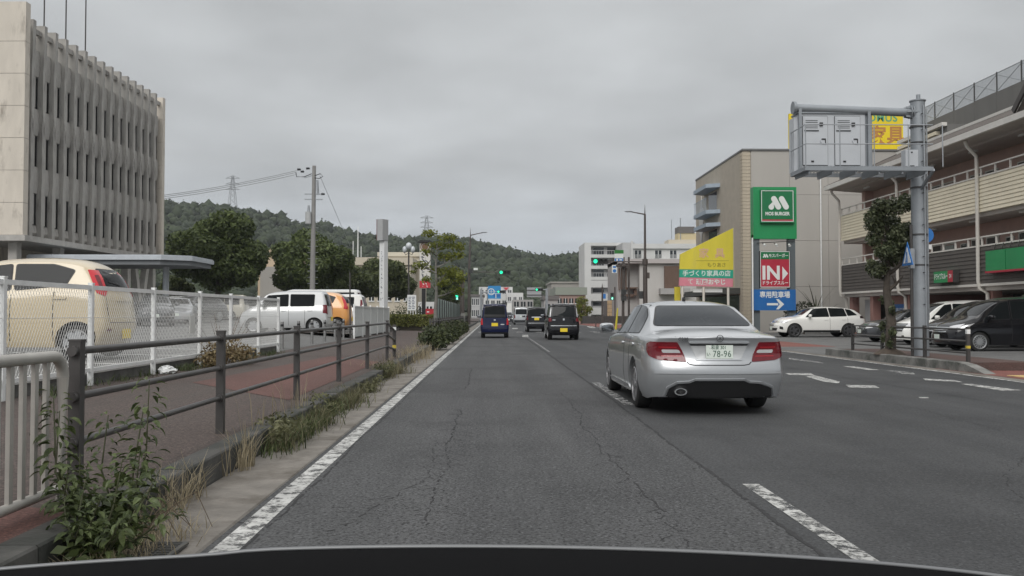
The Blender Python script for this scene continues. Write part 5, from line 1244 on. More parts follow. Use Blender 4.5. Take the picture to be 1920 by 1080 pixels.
# brick corner strip
cbm = MB().box(-.03, .53, -.03, .60, 0, .215).mesh('corner_brick', TAN)
for k in range(int((HT - .2) / .235)): link('corner_brick', cbm, fb, loc=(0, 0, .3 + k * .235)) if k * .235 + .52 < HT - .12 else None
for j, (a, b_) in enumerate(((.62, 5.4), (5.42, 9.7), (9.72, far - CY - .02))): MB().box(.0, .28, a, b_, 0, HT - .12).build('tiled_wall', TILE, fb)
MB().box(.02, .5, .02, .58, 0, HT - .13).build('corner_core', TILE, fb)
BAL = M('blue grey balcony paint', (.32, .38, .44), .55, var=.08)
fy = lambda px: 1 / ((px - 924) / F) * XC - CY    # depth of a point on the street face
zy = lambda py, y: CAM.z - (py - 588.5) / F * (CY + y)
y0_, y1_ = 6.0, 11.0
for zz_, nm in ((zy(352, 8), 'awning'), (zy(400, 8), 'balcony'), (zy(424, 8), 'awning')):
    o = MB().prismz([(-.004, y0_), (-.95, y0_ + .5), (-.95, y1_ - .4), (-.004, y1_)], zz_ - .14, zz_ + .14).build(nm, BAL, fb)
    if nm == 'balcony':
        MB().box(-.93, -.90, y0_ + .55, y1_ - .45, zz_ + 1.0, zz_ + 1.05).build('handrail', BAL, o); bb = MB().box(-.925, -.905, -.012, .012, .14, 1.0).mesh('baluster', BAL)
        for k in range(16): link('baluster', bb, o, loc=(0, y0_ + .6 + k * .255, zz_))
MB().box(-.003, .0, 7, 9.6, zy(395, 8), zy(360, 8)).build('balcony_door', WGLASS, fb); MB().box(-.003, .0, 7, 9.6, zy(470, 8), zy(430, 8)).build('balcony_door', WGLASS, fb)
ST = M('white emblem shape', (.52, .51, .49), .6)
zc = zy(410, 11.6); o = MB(); pts = [(11.9, zc + 1.9), (11.6, zc + .9), (10.9, zc + .6), (11.2, zc + .1), (11.2, zc - 1.0), (11.6, zc - 1.2), (11.9, zc - 2.1), (12.2, zc - 1.2), (12.6, zc - 1.0), (12.6, zc + .6), (12.2, zc + .9)]
o.prismx(pts, -.06, -.004).build('wall_emblem', ST, fb)
MB().box(-1.2, -.004, .8, far - CY - 1, 2.6, 3.0).build('street_awning', M('dark awning', (.06, .06, .055), .8), fb); MB().box(-.02, -.003, 1, 12, .2, 2.55).build('shop_window', WGLASS, fb)
MB().cyl((sx(1495) + X0 - XC, -.08, 0), (sx(1495) + X0 - XC + .9, -.08, HT - .3), .05, n=8).build('downpipe', WF, fb) if False else MB().cyl((5.2, -.10, 0), (5.2, -.10, HT - .2), .05, n=8).build('downpipe', WF, fb)
# rooftop board
YB2 = 63.0; b = at(1585, 250, YB2); rx = lambda px: at(px, 250, YB2).x - b.x; rz_ = lambda py: at(1585, py, YB2).z - HT
rbd = thing('rooftop_board', 'yellow rooftop billboard half hidden behind the message sign cabinet', 'sign', (b.x, YB2, HT))
YEL2 = M('billboard yellow', (.72, .55, .01), .5); ORG = M('billboard lettering', (.42, .19, .05), .6); GRN = M('billboard green lettering', (.10, .33, .18), .6)
MB().box(rx(1479), rx(1692), -.12, .12, rz_(282), rz_(214)).build('board', YEL2, rbd)
text('家具', (rx(1661), -.124, rz_(256)), 1.35, ORG, rbd, bold=.035, sx=.95); text('HOMUS', (rx(1646), -.124, rz_(222)), .75, GRN, rbd, bold=.02, space=1.05)
for px in (1485, 1540, 1600, 1685): MB().box(rx(px), rx(px) + .12, .125, .25, -.3, rz_(216)).build('board_frame', DARKMETAL, rbd)

# ------------------------------------------------------------------ apartment block with drive-through below
AX, AY = 20.0, 51.5
SID = M('cream siding', (.72, .655, .51), .7, var=.07, vs=1); SID2 = M('dark brown siding', (.085, .075, .067), .7, var=.12, vs=2); APW = M('pinkish tile wall', (.52, .35, .30), .75, var=.08, vs=2); RAIL = M('cream rail paint', (.62, .595, .55), .5, var=.05)
SOFF = M('soffit panel', (.46, .42, .385), .8, var=.08, vs=1); ROOF = M('brown roof shingle', (.085, .070, .06), .85, var=.2, vs=3); FASC = M('fascia', (.62, .60, .565), .6, var=.10, vs=1.5); PIPE = M('downpipe cream', (.60, .57, .52), .5); DOOR = M('brown flat door', (.055, .048, .045), .5)
ab = thing('apartment_block', 'three-storey apartment block with cream and dark brown horizontal siding above a drive-through', 'building', (AX, AY, 0), -math.pi / 2)
AL = 36.0
def siding(name, z0, z1, mat, x0=0, x1=AL, pitch=.155):
    m = MB(); k = int((z1 - z0) / pitch); h = (z1 - z0) / k
    for i in range(k): m.prismx([(.03, z0 + i * h), (-.034, z0 + i * h), (-.002, z0 + (i + 1) * h), (.03, z0 + (i + 1) * h)], x0, x1)
    m.box(x0, x1, .03, .14, z0, z1); o = m.build(name, mat, ab); o['kind'] = 'stuff'
for a, b_ in ((0, 7.35), (7.37, 14.75), (14.77, 22.15), (22.17, 29.5), (29.52, AL)):
    siding('dark_siding', 2.48, 4.0, SID2, a, b_); siding('cream_siding', 5.42, 6.85, SID, a, b_)
MB().box(-.05, AL, -.06, .16, 2.38, 2.478).build('lower_trim', RAIL, ab); 
for z0, z1 in ((4.0, 4.42), (6.85, 7.28)):
    MB().box(-.02, AL, -.04, .15, z0, z0 + .06).build('bottom_rail', RAIL, ab); MB().box(-.02, AL, -.035, .05, z1 - .055, z1).build('top_rail', RAIL, ab)
    rp_ = MB().box(-.03, .03, -.02, .04, z0 + .061, z1 - .056).mesh('rail_post', RAIL)
    for k in range(34): link('rail_post', rp_, ab, loc=(.05 + k * 1.06, 0, 0))
for z in (5.25, 2.2): MB().box(-.02, AL, .145, 9, z, z + .165 if z > 5 else 2.375).build('floor_slab', SOFF, ab)
MB().box(0, AL, .15, 9, 8.25, 8.4).build('ceiling_slab', SOFF, ab)
for z0, z1 in ((2.38, 5.248), (5.42, 8.248)): MB().box(.4, AL, 1.7, 9, z0, z1).build('recessed_wall', APW, ab); MB().box(.0, .4, 1.2, 9, z0, z1).build('end_wall', APW, ab)
dm = MB().box(0, .85, 1.66, 1.695, 0, 2.0).mesh('door', DOOR); dwn = MB().box(0, .5, 1.66, 1.695, 0, .75).mesh('window', WGLASS); dw2 = MB().box(0, .8, 1.65, 1.69, 0, 1.95).mesh('glazed_door', M('aluminium door', (.38, .40, .40), .4, .3)); lt = MB().box(0, .55, .25, .38, -.07, 0).mesh('ceiling_light', LET)
pcs = MB().box(.86, .92, 1.64, 1.69, 0, 2.0).box(-.07, -.01, 1.64, 1.69, 0, 2.0).box(-.07, .92, 1.64, 1.69, 2.003, 2.06).mesh('door_frame', RAIL); wfm = MB().box(-.05, -.002, 1.64, 1.69, -.05, .80).box(.502, .55, 1.64, 1.69, -.05, .80).box(-.002, .502, 1.64, 1.69, .752, .80).box(-.002, .502, 1.64, 1.69, -.05, -.002).mesh('window_frame', RAIL)
for fl, z in ((0, 2.55), (1, 5.45)):
    for k in range(9):
        x = 1.2 + k * 3.7
        o = link('door', dm if k % 2 else dw2, ab, loc=(x, 0, z)); link('door_frame', pcs, o)
        o = link('window', dwn, ab, loc=(x + 1.5, 0, z + 1.15)); link('window_frame', wfm, o)
        o = link('door', dm, ab, loc=(x + 2.45, 0, z)); link('door_frame', pcs, o)
        link('ceiling_light', lt, ab, loc=(x + .6, .3, 5.25 if fl == 0 else 8.25))
for x in (-.05, 7.36, 14.76, 22.16, 29.5):
    MB().tube([(x, -.55, 8.35), (x, -.5, 8.15), (x, -.12, 7.75), (x, -.10, 7.5), (x, -.10, 2.6), (x, -.05, 2.3), (x + .05, .25, 2.1), (x + .05, .3, .0)], .075, 10).build('downpipe', PIPE, ab, 40)
# eaves, roof
MB().box(-.5, AL, -.80, -.66, 8.38, 8.62).build('gutter', FASC, ab); MB().prismx([(-.655, 8.40), (1.6, 8.24), (1.6, 8.405), (-.655, 8.46)], -.45, AL).build('eaves_soffit', SOFF, ab)
rf = MB().prismx([(-.80, 8.63), (3.6, 10.55), (8.6, 8.9), (8.6, 8.45), (-.655, 8.465)], -.45, AL).build('roof', ROOF, ab)
MB().prismx([(-.82, 8.60), (3.6, 10.60), (3.6, 10.42), (-.6, 8.50)], -.54, -.452).build('barge_board', DOOR, ab); MB().box(-.5, AL, 3.45, 3.75, 10.5, 10.64).build('ridge_cap', FASC, rf)
# cross gable near the camera end, louvred strip behind
MB().prism([(18.5, 8.68), (26.5, 8.68), (22.5, 12.3)], -.62, 5).build('cross_gable', ROOF, rf)
MB().bar((18.5, -.72, 8.75), (22.5, -.72, 12.35), .08, .22).build('gable_board', DOOR, ab); MB().bar((26.5, -.72, 8.75), (22.5, -.72, 12.35), .08, .22).build('gable_board', DOOR, ab)
# ground floor: recess, pillars, doors, drive-through lintel sign
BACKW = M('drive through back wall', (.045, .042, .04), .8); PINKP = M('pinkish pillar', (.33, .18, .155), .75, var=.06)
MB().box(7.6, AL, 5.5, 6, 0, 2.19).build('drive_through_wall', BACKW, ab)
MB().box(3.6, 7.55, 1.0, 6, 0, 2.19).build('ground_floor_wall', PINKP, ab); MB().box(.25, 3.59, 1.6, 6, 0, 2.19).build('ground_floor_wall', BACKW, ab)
for x in (.2, 3.0, 7.2, 14.6): MB().box(x, x + .4, .35, .75, 0, 2.19).build('pillar', PINKP, ab)
MB().box(1.0, 1.9, .9, .95, 0, 2.05).build('shutter', M('pale door', (.50, .51, .51), .5), ab); MB().box(1.95, 2.7, .9, .95, 0, 2.05).build('blue_door', M('blue grey door', (.07, .09, .16), .5), ab)
MB().box(4.6, 7.0, .93, .99, .5, 1.75).build('blue_wall_sign', SBLUE, ab); text('専用駐車場', (5.8, .925, 1.35), .40, LET, ab)
MB().box(18.8, 21, .6, 1.2, 0, 2.19).build('beige_pillar', M('beige render', (.36, .32, .26), .8, var=.08), ab)
# signs on the dark siding
zt = lambda px, py: CAM.z - (py - 588.5) / F * ((AX - .15) / ((px - 924) / F))
xa = lambda px: AY - (AX - .15) / ((px - 924) / F)
s1 = MB().box(xa(1766), xa(1803), -.30, -.055, 2.62, 3.12).build('drive_through_sign', GREEN, ab)
MB().box(xa(1793), xa(1803) + .002, -.306, -.301, 2.621, 3.119).build('red_end', SRED2, s1); text('ドライブスルー', (xa(1779.5), -.303, 2.87), .28, LET, s1, bold=.008, sx=.62); text('24', (xa(1798), -.309, 2.87), .26, LET, s1, sx=.8); MB().box(xa(1803) + .004, xa(1803) + .05, -.31, -.05, 2.6, 3.14).build('end_trim', DARKMETAL, s1)
xs_ = [xa(1866), xa(1905), xa(1950)]
for a, b_ in zip(xs_, xs_[1:]): s2 = MB().box(a + .02, b_ - .02, -.30, -.055, 2.95, 3.75).build('green_sign_panel', GREEN, ab); MB().box(a, b_, -.32, -.05, 2.87, 2.947).build('red_lip', SRED2, s2)
for k in range(7): MB().bar((xs_[0] + .3 + k * .55, -.02, 4.05), (xs_[0] + .3 + k * .55, -.14, 3.76), .03, .03).build('sign_stay', DOOR, ab)
tag(MB().ball((0, 0, 0), (.75, .6, .35), 12, 8).build('clipped_shrub', M('topiary green', (.035, .05, .02), .9, var=.4, vs=20, bump=.8, bs=30), loc=(19.3, 31.4, 1.75)), 'low rounded clipped shrub by the beige pillar behind the black minivan', 'shrub')

# sheeted building behind with a mesh fence on its roof edge
SH = M('grey scaffold sheeting', (.155, .152, .145), .9, var=.10, vs=.7, stretch=(1, 1, .2), bump=.15, bs=1.5)
sb = thing('sheeted_building', 'tall building wrapped in grey sheeting, behind the apartment roof', 'building', (28.5, 60, 0), -math.pi / 2)
zs2 = CAM.z + 366 / F * (28.5 / (831 / F))
for k in range(13): MB().box(k * 2.4 + .015, k * 2.4 + 2.385, 0, .1, 0, zs2 + (.02 if k % 2 else 0)).build('sheet', SH, sb)
MB().box(0, 31, .1, 14, 0, zs2 - .05).build('core', SH, sb)
fp_ = MB().box(-.03, .03, .0, .06, 0, 1.15).mesh('fence_post', DARKMETAL)
for k in range(14): link('fence_post', fp_, sb, loc=(k * 2.4, 0, zs2))
m = MB()
for k in range(13):
    m.bar((k * 2.4, .03, zs2 + .05), (k * 2.4 + 2.4, .03, zs2 + 1.0), .03, .03).bar((k * 2.4, .03, zs2 + 1.0), (k * 2.4 + 2.4, .03, zs2 + .05), .03, .03)
m.box(0, 31, .02, .05, zs2 + 1.05, zs2 + 1.10).build('fence_brace', GREYMETAL, sb)
wm = meshpanel(0.02, 2.38, .0, 1.04, .10, .10, .012).mesh('wire_mesh', GREYMETAL)
for k in range(13): o = link('wire_mesh', wm, sb, loc=(k * 2.4 + 0, .04, zs2), rot=(0, 0, -math.pi / 2)); o['kind'] = 'stuff'
# stacked eave strips beyond the gantry post
ev = thing('striped_gable', 'pale striped gable end between the sheeted building and the apartment roof', 'building', (25.5, 56, 0), -math.pi / 2)
for k in range(6): MB().box(-.2, 5.5 - k * .8, -.1 + k * .02, .2, 11.9 - k * .36, 12.1 - k * .36).build('slat', FASC if k % 2 == 0 else SID, ev)
MB().box(0, 5.5, .21, 3, 0, 12).build('wall', SH, ev)
# ------------------------------------------------------------------ signals, lamps and street furniture further on
SIGB = M('signal body', (.03, .032, .032), .5)
def signal_head(par, x, y, z, s=1.0):
    h = MB().box(x - .52 * s, x + .52 * s, y, y + .22 * s, z - .19 * s, z + .19 * s).build('signal_head', SIGB, par)
    for i, mt in enumerate((GREENLAMP, DARKLENS, DARKLENS)):
        cx = x + (-.33 + .33 * i) * s
        MB().cyl((cx, y - .012, z), (cx, y - .001, z), .145 * s, n=18).build('lens', mt, h)
        v = MB(); n = 9
        for k in range(n):
            a0, a1 = math.pi * k / n, math.pi * (k + 1) / n; r = .16 * s
            v.face([(cx + r * math.cos(a0), y - .0, z + r * math.sin(a0)), (cx + r * math.cos(a1), y - .0, z + r * math.sin(a1)), (cx + r * math.cos(a1), y - .22 * s, z + r * math.sin(a1) - .02), (cx + r * math.cos(a0), y - .22 * s, z + r * math.sin(a0) - .02)])
        v.build('visor', SIGB, h)
    return h
def ped_signal(par, x, y, z):
    h = MB().box(x - .17, x + .17, y, y + .2, z - .38, z + .38).build('pedestrian_signal', SIGB, par)
    MB().box(x - .12, x + .12, y - .01, y - .001, z + .05, z + .31).build('dark_lens', DARKLENS, h); MB().box(x - .12, x + .12, y - .01, y - .001, z - .31, z - .05).build('green_lens', M('pedestrian green', (.03, .40, .25), .3, emit=.45), h)
    MB().ball((x, y - .012, z - .10), (.03, .01, .03), 8, 6).box(x - .045, x + .045, y - .016, y - .011, z - .29, z - .14).build('walking_figure', M('pedestrian figure', (.5, 1, .85), .3, emit=1.2), h)
YL = 63.0; b = at(1210, 600, YL); lz = lambda py: at(1210, py, YL).z; lx = lambda px: at(px, 480, YL).x - b.x
sl_ = thing('street_lamp', 'dark street lamp carrying a green traffic signal on a long arm, right of the road', 'street lamp', (b.x, YL, 0))
MB().tube([(0, 0, 0), (0, 0, lz(505)), (0, 0, lz(478)), (0, 0, lz(402))], [.17, .15, .085, .07], 14).build('post', BROWNPOLE, sl_, 40); MB().cyl((0, 0, lz(402)), (0, 0, lz(383)), .045, .006, 8).build('finial', BROWNPOLE, sl_)
MB().tube([(0, 0, lz(402)), (lx(1188), 0, lz(398)), (lx(1182), 0, lz(397))], [.05, .035, .03], 8).build('lamp_arm', BROWNPOLE, sl_, 40); MB().ball((lx(1179), 0, lz(396.5)), (.30, .12, .06), 12, 6).build('luminaire', GREYMETAL, sl_, 60)
MB().cyl((0, -.0, lz(491)), (lx(1120), 0, lz(490)), .05, .035, 10).build('signal_arm', BROWNPOLE, sl_, 40); MB().cyl((0, 0, lz(491) - .2), (0, 0, lz(491) + .2), .19, n=12).build('arm_clamp', BROWNPOLE, sl_, 40)
signal_head(sl_, lx(1125), -.1, lz(490), 1.0)
MB().box(.14, .30, -.1, .15, lz(522), lz(511)).build('control_box', BROWNPOLE, sl_); MB().box(-.42, -.18, -.12, .12, lz(560), lz(546)).build('side_signal', SIGB, sl_)
b2 = at(1168, 605, 66); s2 = thing('signal_post', 'brown signal post with street name plates and paired side signals', 'signal post', (b2.x, 66, 0)); z66 = lambda py: at(1168, py, 66).z; x66 = lambda px: at(px, 500, 66).x - b2.x
MB().cyl((0, 0, 0), (.05, 0, z66(482)), .11, .09, 12).build('post', BROWNPOLE, s2, 40)
MB().box(x66(1152), x66(1169), -.10, -.06, z66(475.5), z66(469)).build('green_name_plate', M('name plate green', (.02, .17, .03), .5), s2); np2 = MB().box(x66(1152), x66(1168.5), -.10, -.06, z66(490.5), z66(476)).build('name_plate', LET, s2)
MB().box(x66(1152.4), x66(1168), -.105, -.101, z66(490), z66(484.5)).build('blue_stripe', SIGNB, np2); MB().box(x66(1155), x66(1158.5), -.109, -.1055, z66(489), z66(485.5)).box(x66(1161), x66(1166), -.109, -.1055, z66(488.4), z66(486.2)).build('faded_lettering', LET, np2)
w2 = MB().box(x66(1147), x66(1156.5), -.10, -.07, z66(512), z66(497)).build('white_sign', LET, s2); MB().lathe([(-.112, 0), (-.112, .13)], 'y', 16, (x66(1151.8), 0, z66(508))).build('blue_mark', SIGNB, w2); MB().box(x66(1149), x66(1154.5), -.108, -.101, z66(502.5), z66(499)).build('blue_mark', SIGNB, w2)
MB().box(x66(1155), x66(1178), -.1, .05, z66(501), z66(497)).build('camera_bar', BROWNPOLE, s2); MB().cyl((x66(1163), -.4, z66(500)), (x66(1172), .0, z66(499)), .11, n=10).build('detector', BROWNPOLE, s2, 40)
for py in (548, 559): MB().box(x66(1164), x66(1173), -.3, -.12, z66(py + 5), z66(py - 5)).build('side_signal', SIGB, s2)
b3 = at(1179, 605, 68); s3 = thing('brown_post', 'plain slim brown post just right of the signal post', 'post', (b3.x, 68, 0)); MB().cyl((0, 0, 0), (.02, 0, at(1179, 482, 68).z), .085, .07, 10).build('shaft', BROWNPOLE, s3, 40); MB().cyl((0, 0, 0), (0, 0, .3), .13, n=10).build('base', BROWNPOLE, s3, 40)
b4 = at(1148, 558, 92); s4 = thing('pedestrian_signal_post', 'pedestrian signal showing a green figure, across the side street on the right', 'signal post', (b4.x, 92, 0)); MB().cyl((.3, .2, 0), (.3, .2, 4), .07, n=8).build('post', BROWNPOLE, s4); ped_signal(s4, 0, 0, at(1148, 556, 92).z)
b5 = at(1129.5, 600, 80); s5 = thing('slim_lamp', 'slim dark post with a pointed top and small blue sign, before the white apartment block', 'post', (b5.x, 80, 0)); MB().cyl((0, 0, 0), (0, 0, at(1130, 538, 80).z), .10, .07, 8).build('shaft', BROWNPOLE, s5, 40); MB().cyl((0, 0, at(1130, 538, 80).z), (0, 0, at(1130, 531, 80).z), .05, .008, 8).build('finial', BROWNPOLE, s5); MB().box(.08, .30, -.05, 0, at(1130, 560, 80).z, at(1130, 551, 80).z).build('blue_plate', SIGNB, s5)
# left side of the junction
YJ = 92.0; b = at(879, 600, YJ); jz = lambda py: at(880, py, YJ).z; jx = lambda px: at(px, 520, YJ).x - b.x
js = thing('junction_lamp', 'dark street lamp left of the junction with a green traffic signal over the lane', 'street lamp', (b.x, YJ, .1))
MB().tube([(0, 0, 0), (.05, 0, jz(500)), (.15, 0, jz(445))], [.17, .13, .07], 12).build('post', BROWNPOLE, js, 40); MB().cyl((.15, 0, jz(445)), (.15, 0, jz(428)), .05, .006, 8).build('finial', BROWNPOLE, js)
MB().tube([(.15, 0, jz(443)), (jx(900), 0, jz(439)), (jx(905), 0, jz(438))], [.06, .04, .04], 8).build('lamp_arm', BROWNPOLE, js, 40); MB().ball((jx(908), 0, jz(437.5)), (.32, .14, .06), 12, 6).build('luminaire', GREYMETAL, js, 60)
MB().cyl((.05, 0, jz(512)), (jx(937), 0, jz(512)), .045, .03, 8).build('signal_arm', BROWNPOLE, js, 40); signal_head(js, jx(946.5), -.1, jz(512.5), 1.12)
MB().box(jx(879), jx(886), -.3, .3, jz(514), jz(506)).build('detector', SIGB, js); MB().box(jx(888), jx(896), -.35, -.1, jz(508.5), jz(504.5)).build('camera_hood', LET, js)
b6 = at(868, 600, 86); s6 = thing('timber_pole', 'thick dark brown pole left of the junction lamp', 'pole', (b6.x, 86, .1)); MB().cyl((0, 0, 0), (0, 0, at(868, 540, 86).z + 1.6), .15, .12, 12).build('shaft', BROWNPOLE, s6, 40); MB().box(-.2, .2, -.2, .2, 0, 1.2).build('base_wrap', KERB, s6)
b7 = at(857, 560, 90); s7 = thing('pedestrian_signal_post', 'pedestrian signal showing a green figure, beyond the street tree on the left', 'signal post', (b7.x, 90, .1)); MB().cyl((.35, .2, 0), (.35, .2, 4), .07, n=8).build('post', BROWNPOLE, s7); ped_signal(s7, 0, 0, at(857, 558, 90).z)
MB().cyl((0, -.02, at(857, 556, 90).z), (0, -.015, at(857, 556, 90).z), .15, n=14).build('green_disc', GREENLAMP, s7)
# second junction
def far_signal(px, py, Y, s, label, polepx, top):
    b = at(polepx, 600, Y); t = thing('far_signal', label, 'traffic signal', (b.x, Y, 0)); z = at(px, py, Y).z; x = at(px, py, Y).x - b.x
    MB().cyl((0, 0, 0), (0, 0, at(polepx, top, Y).z), .14, .10, 10).build('post', GREYMETAL, t, 40); MB().cyl((0, 0, z), (x, 0, z), .05, n=8).build('arm', GREYMETAL, t, 40); signal_head(t, x, -.12, z, s)
far_signal(939, 547, 150, 1.2, 'small green traffic signal in front of the blue direction sign', 901, 542)
far_signal(1011, 543, 150, 1.25, 'green traffic signal beside the grey back of a sign, further up the road', 1024, 541)
b = at(927, 550, 165); ds = thing('direction_sign', 'blue overhead direction sign with white route arrows, above the navy minicar', 'road sign', (b.x, 165, 0)); dz = lambda py: at(927, py, 165).z; dx = lambda px: at(px, 548, 165).x - b.x
MB().box(dx(915), dx(939), 0, .1, dz(560), dz(536)).build('board', M('direction sign blue', (.02, .22, .50), .4), ds); MB().box(dx(925), dx(938), -.02, -.004, dz(556), dz(552)).build('dark_band', SBLUE, ds); MB().lathe([(-.02, .62), (-.02, .48)], 'y', 18, (dx(921), 0, dz(547))).box(dx(929), dx(930.5), -.03, -.021, dz(559), dz(551.5)).box(dx(917), dx(937), -.03, -.005, dz(550.8), dz(550)).box(dx(920.5), dx(921.5), -.03, -.021, dz(551), dz(543)).build('route_lines', LET, ds)
for px in (903, 914): MB().cyl((dx(px), .3, -0), (dx(px), .3, dz(540)), .12, n=8).build('post', GREYMETAL, ds)
MB().cyl((dx(903), .3, dz(548)), (dx(916), .3, dz(548)), .1, n=8).build('arm', GREYMETAL, ds)
b = at(1001, 545, 160); bs2 = thing('reversed_sign', 'grey back of a large overhead sign beside the far green signal', 'road sign', (b.x, 160, 0)); bz = lambda py: at(1001, py, 160).z; bx_ = lambda px: at(px, 545, 160).x - b.x
MB().box(bx_(988), bx_(1015), 0, .12, bz(557), bz(539)).build('board', M('sign back grey', (.32, .33, .34), .5), bs2)
for py in (544, 553): MB().box(bx_(988), bx_(1026), -.12, -.004, bz(py + .6), bz(py - .6)).build('rib', DARKMETAL, bs2)
MB().cyl((bx_(1026), .0, 0), (bx_(1026), 0, bz(541)), .16, n=10).build('post', GREYMETAL, bs2)

# ------------------------------------------------------------------ buildings further off
def block(name, label, px0, px1, pyt, Y, depth, mat, rows, cols, wmat=WGLASS, wfrac=(.7, .55), base_z=0., slab=None, roof=None, py_base=None, side=None):
    a, b = at(px0, pyt, Y), at(px1, pyt, Y); H = a.z - base_z; W = b.x - a.x
    t = thing(name, label, 'building', (a.x, Y, base_z)); MB().box(0, W, 0, depth, -.5, H).build('wall', mat, t)
    if rows:
        fh = H / rows; cw = W / cols
        wm_ = MB().box(-cw * wfrac[0] / 2, cw * wfrac[0] / 2, -.06, -.004, -fh * wfrac[1] / 2, fh * wfrac[1] / 2).mesh('window', wmat)
        fm = MB().box(-cw * wfrac[0] / 2 - .08, cw * wfrac[0] / 2 + .08, -.14, -.003, -fh * wfrac[1] / 2 - .12, -fh * wfrac[1] / 2 - .002).box(-.05, .05, -.10, -.061, -fh * wfrac[1] / 2, fh * wfrac[1] / 2).mesh('window_frame', WHITE)
        for r in range(rows):
            for c in range(cols):
                o = link('window', wm_, t, loc=(cw * (c + .5), 0, fh * (r + .52))); link('window_frame', fm, o)
            if slab: MB().box(-.1, W + .1, -slab, -.005, fh * (r + 1) - .9, fh * (r + 1) - .15 if r < rows - 1 else H).build('balcony_front', mat, t)
    if roof: MB().box(-.3, W + .3, -.3, depth + .3, H + .004, H + .004 + roof[0]).build('roof', roof[1], t)
    return t
WB = M('white render', (.56, .56, .55), .75, var=.06, vs=.3); WB2 = M('pale render', (.44, .44, .44), .75, var=.06, vs=.3); TANB = M('tan render', (.47, .37, .26), .8, var=.08, vs=.3); CRM = M('cream render', (.50, .45, .36), .8, var=.06, vs=.3); DKR = M('dark roof', (.13, .12, .115), .8); GBR = M('grey brown render', (.30, .285, .26), .8, var=.06, vs=.3); PKB = M('dull pink render', (.30, .20, .17), .8, var=.08, vs=.3)
# white apartment block with balconies, right of the road
WY = 210.0
wa = at(1108, 455, WY); wb = at(1166, 455, WY); wh = thing('white_apartment_block', 'white apartment block with open balconies at the far right of the junction', 'building', (wa.x, WY, 0)); HW = wa.z; WW = wb.x - wa.x
MB().box(0, WW, 1.6, 14, 0, HW - .3).build('wall', WB2, wh); MB().box(-1.5, 0, .0, 14, 0, HW).build('side_wall', WB, wh); MB().box(WW, WW + .4, 0, 14, 0, HW).build('side_wall', WB, wh); MB().box(0, WW, 0, 14, HW - .7, HW).build('roof_parapet', WB, wh)
wz = lambda py: at(1130, py, WY).z
for i, (s_, w0, w1) in enumerate(((481, 479, 463), (502, 500, 487), (523, 520, 505), (537, 535, 528), (562, 548, 541), (588, 573, 566))):
    MB().box(0, WW, 0, 1.6, wz(s_) - .25, wz(s_) + (.5 if i < 3 else 1.4)).build('balcony_slab', WB, wh)
    for a, b_ in ((.6, 3.2), (4.0, 6.6)): MB().box(a, b_, 1.54, 1.595, wz(w0), wz(w1)).build('window', WGLASS, wh)
    if i < 3:
        o = MB().box(0, WW, .02, .08, wz(s_) + 1.35, wz(s_) + 1.45).build('handrail', WB2, wh)
        for k in range(12): MB().box(k * WW / 12, k * WW / 12 + .06, .03, .07, wz(s_) + .51, wz(s_) + 1.345).build('baluster', WB2, o)
W2 = 200.0
wa2 = at(1190, 457, W2); wb2 = at(1325, 460, W2); w2h = thing('white_wing', 'long white building wing with three windows behind the right street lamp', 'building', (wa2.x, W2, 0)); H2 = wa2.z; WL = wb2.x - wa2.x; z2 = lambda py: at(1190, py, W2).z; x2 = lambda px: at(px, 470, W2).x - wa2.x
MB().box(0, WL, 0, 12, z2(505), H2 - 1.1).build('wall', WB, w2h); MB().box(-.6, WL, -.5, 12, H2 - 1.09, H2).build('parapet', WB, w2h); MB().box(x2(1167), 0, -.2, 12, 0, z2(455)).build('stair_tower', WB2, w2h); MB().box(x2(1183), x2(1186), -.6, .0, z2(545), z2(452)).build('tower_fin', WB, w2h)
for a in (1190, 1228, 1256):
    o = MB().box(x2(a), x2(a + 12), -.06, -.004, z2(484), z2(469.5)).build('window', WGLASS, w2h); MB().box(x2(a + 5.6), x2(a + 6.6), -.12, -.061, z2(484), z2(469.5)).box(x2(a - .6), x2(a), -.1, -.004, z2(484), z2(469)).build('window_frame', WHITE, o)
    for k in range(6): MB().box(x2(a + k * 2), x2(a + k * 2 + .4), -.3, -.2, z2(484), z2(477)).build('balcony_bar', WHITE, o)
MB().box(x2(1234), x2(1290), -1.2, -.005, z2(494), z2(485)).build('balcony_front', WB, w2h)
# roof plant
rp2 = thing('roof_plant', 'cream rooftop plant room with a dark tank, above the white building wing', 'roof plant', (at(1272, 450, 200).x, 203, H2)); zr = lambda py: at(1285, py, 203).z - H2; xr = lambda px: at(px, 440, 203).x - at(1272, 450, 200).x
MB().box(xr(1252), xr(1310), -1, 4, 0, zr(450)).build('base', CRM, rp2); MB().box(xr(1272), xr(1306), 0, 4, zr(450) + .004, zr(437)).build('plant_room', M('plant room cream', (.52, .44, .27), .8), rp2); MB().box(xr(1272), xr(1302), -.2, 4, zr(437) + .004, zr(425)).build('dark_tank', DKR, rp2); MB().cyl((xr(1276), 0, 0), (xr(1276), 0, zr(409)), .12, n=6).cyl((xr(1259), 0, 0), (xr(1259), 0, zr(412)), .08, n=6).build('aerial', GREYMETAL, rp2)
